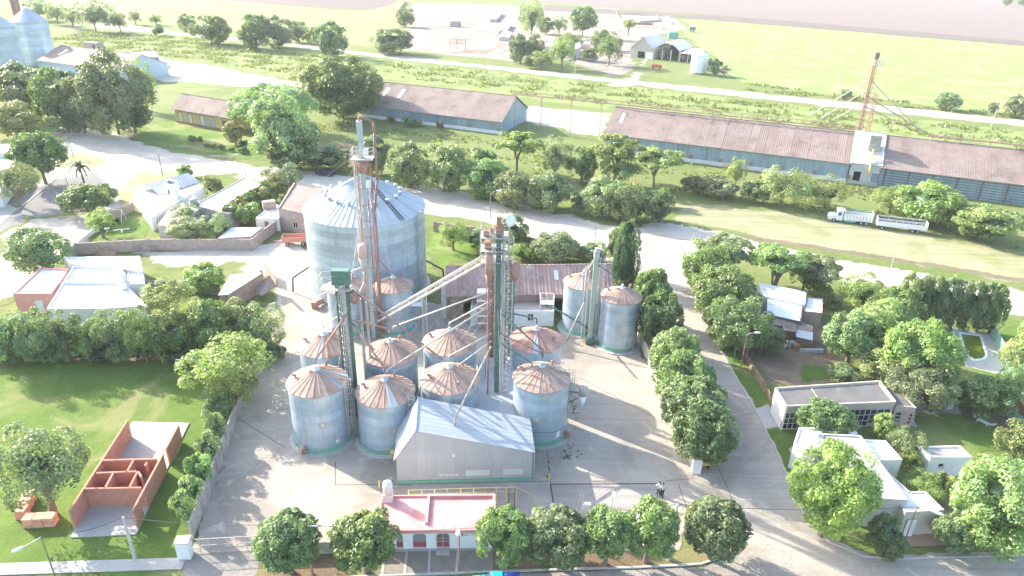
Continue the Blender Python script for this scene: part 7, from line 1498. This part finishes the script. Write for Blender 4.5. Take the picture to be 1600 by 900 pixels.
def cart(p, ang, m, label, s=1.0, name='farm_trailer'):
    t = thing(name, label, 'trailer', p, ang)
    L_, W = 2.3 * s, 1.0 * s; mm = M(); mm.box(-L_, -W, .8, L_, W, .95)
    for x0, y0, x1, y1 in ((-L_, -W, L_, -W + .08), (-L_, W - .08, L_, W), (-L_, -W + .08, -L_ + .08, W - .08), (L_ - .08, -W + .08, L_, W - .08)): mm.box(x0, y0, .95, x1, y1, 1.75 * s)
    mm.obj('hopper_box', m, t); M().box(-L_ - 1.6, -.06, .6, L_, .06, .8).obj('drawbar', m, t)
    for x in (-L_ * .6, L_ * .6): wheel(t, x, -W * .85, .42, .22, TYRE); wheel(t, x, W * .85, .42, .22, TYRE)
    return t
cart(G(463, 382), .12, mat('faded_red_paint', (.5, .2, .15), (.56, .26, .2), 2, .7), 'faded red farm trailer standing left of the giant silo')
q = G(441, 378); mm = M().lathe([(.5, 0), (.45, .3), (.1, .42)], 9); mm.v = [(x * 2.2, y * .8, z) for x, y, z in mm.v]; tag(mm.obj('white_sack', WHITE, None, loc=q, rot=(0, 0, .4)), 'white sacks lying by the brick wall corner', 'sack')
# ------------------------------------------------------------------ farmstead
cart(G(1025, 108), -.2, mat('bright_red_paint', (.55, .08, .06), rand=0), 'bright red grain cart in front of the farm sheds', 1.1, 'grain_cart')
f_ = frame((985, 89), (1020, 93)); stn = mat('grey_stone_wall', (.36, .33, .3), (.44, .4, .36), 1, .9, rand=0)
gable('stone_barn', 'grey stone barn with a pale gabled roof and an open doorway', 'barn', (f_[0], f_[1], f_[2], 20), HT(985, 89, 74), HT(1003, 91, 58), stn, mat('pale_farm_roof', (.62, .58, .54), rand=.1), n=5, over=.4, axis='y', ridge_f=.52, fh=[(f_[2] * .32, f_[2] * .62, 0, 3.2, 'o'), (f_[2] * .66, f_[2] * .98, .0, 3.2, 'd', WHITE_SHEET)])
f_ = frame((1021, 93), (1060, 97)); t = thing('arched_shed', 'open farm shed with a curved white roof', 'shed', f_[0], f_[1]); n_ = 10; LL_ = f_[2]; hq = HT(1021, 93, 76)
for i in range(n_):
    x0, x1 = LL_ * i / n_, LL_ * (i + 1) / n_; z = lambda x: hq + 3.2 * sin(pi * x / LL_)
    M().slab([(x0, 0, z(x0)), (x1, 0, z(x1)), (x1, 20, z(x1)), (x0, 20, z(x0))], .1).obj('roof_panel', WHITE_SHEET, t)
M().box(0, 19.6, 0, LL_, 20, hq).obj('back_wall', DARK_ROOF, t)
for k in range(4): M().box(LL_ * k / 3 - .25, .1, 0, LL_ * k / 3 + .25, .5, hq).obj('post', PALE_STEEL, t)
f_ = frame((1061, 97.5), (1086, 100)); t2_ = thing('lean_to_shed', 'low open shed with a flat white roof beside the white farm silo', 'shed', f_[0], f_[1]); M().slab([(0, 0, 4.4), (f_[2], 0, 4.4), (f_[2], 16, 5.2), (0, 16, 5.2)], .15).obj('roof', WHITE_SHEET, t2_); M().box(0, 15.6, 0, f_[2], 16, 4.6).obj('back_wall', BRICK_P, t2_)
for k in range(3): M().box(f_[2] * k / 2 - .2, .1, 0, f_[2] * k / 2 + .2, .5, 4.25).obj('post', PALE_STEEL, t2_)
for x, y, m2, l in ((1033, 92, mat('orange_machine', (.5, .2, .1), rand=0), 'orange machine parked left in the arched shed'), (1044, 93, DARK_STEEL, 'dark tractor parked in the middle of the open sheds'), (1067, 95, mat('orange_machine', (.5, .2, .1)), 'orange harvester header end in the low open shed')):
    q = G(x, y) + Vector((0, 1.5, 0)); t = thing('farm_machine', l, 'machine', q, 0, 'machines in the farm sheds'); M().box(-1.1, -1, 1.0, 1.1, 2.2, 2.6).obj('machine_body', m2, t); M().box(-.8, -.9, 2.6, .8, .6, 3.3).obj('cab', GLASS, t)
    for xx in (-1.1, 1.1): wheel(t, xx * .2, xx, .8, .4)
q = G(1093, 117); fs = thing('farm_silo', 'bright white silo with a conical roof beside the low farm shed', 'silo', q + Vector((0, 3.5, 0))); hf = HT(1093, 117, 87); M().lathe([(3.7, .0), (3.7, .8)], 28).obj('foundation_ring', BRICK, fs); WS_ = mat('white_silo_sheet', (.74, .76, .78), (.8, .81, .82), 1, .4, .15, corr=('Z', .25), rand=.04)
for k in range(8): link('wall_ring', ring_mesh(3.6, (hf - .8) / 8, 36, WS_), fs, loc=(0, 0, .8 + k * (hf - .8) / 8))
wm = wedge(3.6, 2.6, 20, WS_)
for k in range(20): link('roof_panel', wm, fs, loc=(0, 0, hf), rot=(0, 0, 2 * pi * k / 20))
m_ = M(); m_.path([(3.7, 0, hf - 1), (7, .5, 3.5), (11.5, 1, .2)], .25, 6); tag(m_.obj('auger', DARK_STEEL, None, loc=q), 'dark auger pipe leaning against the white farm silo', 'auger')
for k, (x, y) in enumerate(((1132, 108), (1126, 112))):
    q = G(x, y); tag(M().beam((-2.2, -2, .8), (2.2, 2, .8), .8, 12).obj('straw_roll', WOOD, None, loc=q, rot=(0, 0, .4 + pi)), ('right', 'left')[k] + ' of the two brown rolls behind the white farm silo', 'roll', 'brown rolls by the farm silo')
flat('farmhouse', 'pale farmhouse with a beige gable wall between the farm trees', 'house', [(852, 72), (898, 74), (905, 68), (858, 62)], 4.0, BEIGE, OLD_CONC, .2)
flat('farmhouse_wing', 'small whitish farm building right of the tall light tree', 'house', [(896, 77), (907, 74), (906, 66), (897, 68)], 5, BEIGE, BEIGE, .1)
q = G(1051, 60); tag(M().box(-3, -1.5, 0, 3, 1.5, 3.4).box(-2.4, -1.2, 3.4, 2.4, 1.2, 3.7).obj('green_container', mat('teal_container', (.18, .38, .34), rand=0), None, loc=q), 'teal container behind the arched farm shed', 'container')
q = G(1081, 50); gh = thing('grain_wagon', 'small dark green wagon with a white top alone on the crop edge', 'wagon', q); M().box(-2, -1.2, 1.2, 2, 1.2, 3.2).obj('wagon_body', GREEN_STEEL, gh); M().box(-2, -1.2, 3.22, 2, 1.2, 3.7).obj('wagon_top', WHITE, gh); wheel(gh, -1, -1, .6, .3); wheel(gh, 1, -1, .6, .3)
fence('cattle_pen', 'weathered board cattle pens behind the farm sheds', 'pen', [(962, 20), (970, 32), (985, 38), (1020, 40), (1035, 46)], 1.6, WOOD, .15, 6, .4)
fence('cattle_pen', 'grey rails of the upper cattle pens beside the ploughed field', 'pen', [(975, 22), (1000, 24), (1025, 26), (1030, 34), (1000, 36)], 1.4, OLD_CONC, .15, 6, .4)
fence('concrete_trough', 'long pale feeding trough at the crop edge', 'trough', [(1042, 27), (1050, 38)], .9, CONCRETE, 1.6, 6)
for k, (x0, y0, x1, y1, l) in enumerate(((765, 6, 770, 30, 'upper long light roofed pig shed in the far farmyard'), (778, 36, 786, 48, 'middle light roofed pig shed in the far farmyard'), (780, 50, 790, 58, 'lower light roofed pig shed in the far farmyard'))):
    a = G(x0, y1, 2); b = G(x1 + 2, y1, 2); D_ = (G(x0, y0, 2) - a).y
    gable('pig_shed', l, 'shed', (Vector((a.x, a.y, 0)), -.06, (b - a).length + 1, min(D_, 60)), 2, 2.6, CONCRETE, WHITE_SHEET, n=6, over=.2, axis='y', group='pig sheds in the farmyard')
q = G(712, 42); tag(M().box(-3.5, -2, 0, 3.5, 2, 3.4).box(-3, -1.6, 3.4, 3, 1.6, 3.7).obj('dark_hut', OLD_CONC, None, loc=q), 'dark square hut in the middle of the bare farmyard', 'hut')
m_ = M()
for p0, p1 in (((703, 60), (703, 78)), ((714, 62), (714, 78)), ((727, 66), (727, 78))):
    q = G(*p1); m_.bar(q, q + Vector((0, 0, 5)), .2)
a, b = G(703, 78), G(727, 78); m_.bar(a + Vector((0, 0, 3)), b + Vector((0, 0, 3)), .15); m_.bar(a + Vector((0, 0, 5)), b + Vector((0, 0, 5)), .15)
tag(m_.obj('loading_ramp_frame', WOOD), 'bare timber frame standing in the farmyard', 'frame')
fence('farm_fence', 'dark hedge like fence on the left border of the farmyard', 'fence', [(620, 22), (634, 4)], 1.8, WOOD, .6, 8)
# grassy mound at the junction
patch('grass_island', [[(95, 245), (120, 240), (150, 243), (165, 252), (150, 262), (115, 262), (95, 262)]], ground_mat('dry_island_grass', ((.34, .33, .17), (.42, .39, .22), (.3, .3, .14)), edge=False), .05, .6)
patch('dry_verge', [[(180, 300), (215, 270), (300, 262), (300, 275), (235, 285), (210, 310), (190, 325)]], ground_mat('dry_verge_grass', ((.38, .37, .2), (.46, .42, .26), (.3, .3, .14)), edge=False), .05, .6)
# ------------------------------------------------------------------ people
def skin(name, parent, vs, es, m, sub=1):
    me = bpy.data.meshes.new(name); me.from_pydata([v[:3] for v in vs], es, []); me.materials.append(m); o = link(name, me, parent)
    o.modifiers.new('skin', 'SKIN'); me.skin_vertices[0].data[0].use_root = True
    for i, v in enumerate(vs): me.skin_vertices[0].data[i].radius = (v[3], v[3] * (v[4] if len(v) > 4 else 1))
    s_ = o.modifiers.new('sub', 'SUBSURF'); s_.levels = sub; s_.render_levels = sub; return o
SKIN_M = mat('skin', (.42, .26, .19), rough=.6, rand=0); SHIRT = mat('pale_blue_shirt', (.55, .66, .78), rough=.9, rand=0); TROUS = mat('dark_trousers', (.02, .025, .04), rough=.9, rand=0); HAIR = mat('dark_hair', (.02, .015, .01), rough=.8, rand=0)
def person(p, ang, label, arm=False):
    t = thing('person', label, 'person', p, ang, None)
    hl_ = (.34, -.1, 1.0); hr_ = (-.34, -.14, 1.0) if not arm else (-.34, -.34, 1.5)
    er = (-.27, -.02, 1.14) if not arm else (-.38, -.12, 1.2)
    V = [(0, 0, .95, .13, .8), (0, 0, 1.15, .12, .8), (0, 0, 1.38, .14, .7), (0, 0, 1.5, .06), (0, -.01, 1.62, .095), (0, -.01, 1.72, .08),
         (.19, 0, 1.42, .055), (.27, .0, 1.14, .042), (*hl_, .03), (-.19, 0, 1.42, .055), (*er, .042), (*hr_, .03),
         (.09, 0, .88, .085), (.1, -.01, .48, .06), (.11, .03, .09, .045), (.12, -.12, .04, .04), (-.09, 0, .88, .085), (-.1, -.03, .48, .06), (-.12, .02, .09, .045), (-.13, -.13, .04, .04), (0, -.1, 1.64, .02)]
    E_ = [(0, 1), (1, 2), (2, 3), (3, 4), (4, 5), (2, 6), (6, 7), (7, 8), (2, 9), (9, 10), (10, 11), (0, 12), (12, 13), (13, 14), (14, 15), (0, 16), (16, 17), (17, 18), (18, 19), (4, 20)]
    for h, hv, dr in ((8, hl_, (0, 0, -1)), (11, hr_, (0, 0, -1) if not arm else (.3, -.3, 1))):
        d = Vector(dr).normalized()
        for k in range(4):
            o_ = len(V); b_ = Vector(hv) + d * .06 + Vector((0, (k - 1.5) * .02, 0)); V.append((*b_, .011)); V.append((*(b_ + d * (.05 + .01 * (k % 3)) + Vector((0, -.012, 0))), .008)); E_ += [(h, o_), (o_, o_ + 1)]
        o_ = len(V); V.append((*(Vector(hv) + d * .03 + Vector((0, -.045, 0))), .011)); E_.append((h, o_))
    skin('body', t, V, E_, SKIN_M)
    k = 1.18
    skin('shirt', t, [(0, 0, .93, .15, .85), (0, 0, 1.15, .145, .8), (0, 0, 1.38, .165, .7), (0, 0, 1.47, .09), (.2, 0, 1.42, .075), (.265, 0, 1.2, .062), (-.2, 0, 1.42, .075), (er[0] * .97, er[1] * .9, er[2] + .06, .062)], [(0, 1), (1, 2), (2, 3), (2, 4), (4, 5), (2, 6), (6, 7)], SHIRT)
    skin('trousers', t, [(0, 0, .97, .14, .85), (.09, 0, .86, .1), (.1, -.01, .48, .08), (.11, .03, .12, .07), (-.09, 0, .86, .1), (-.1, -.03, .48, .08), (-.12, .02, .12, .07)], [(0, 1), (1, 2), (2, 3), (0, 4), (4, 5), (5, 6)], TROUS)
    M().lathe([(.0, -.02), (.09, .0), (.105, .06), (.08, .13), (0, .16)], 12, cap=False).obj('hair', HAIR, t, True, loc=(0, .015, 1.64))
    return t
person(G(1028.5, 774.5), -.3, 'person in pale shirt and dark trousers raising a hand, left of the pair', True)
person(G(1034, 776), .2, 'person in pale blue shirt standing at the right of the pair on the weighbridge')
# ------------------------------------------------------------------ air

mh = bpy.data.materials.new('haze_air'); mh.use_nodes = True; th_ = mh.node_tree; th_.nodes.clear()
ho = th_.nodes.new('ShaderNodeOutputMaterial'); hv = th_.nodes.new('ShaderNodeVolumePrincipled'); hv.inputs['Color'].default_value = (.95, .97, 1, 1); hv.inputs['Density'].default_value = .00017; hv.inputs['Anisotropy'].default_value = 0
th_.links.new(hv.outputs[0], ho.inputs['Volume'])
tag(M().box(-3000, -400, -1.5, 3000, 3600, 52).obj('haze', mh), 'pale sunlit haze over the plain', kind='stuff')
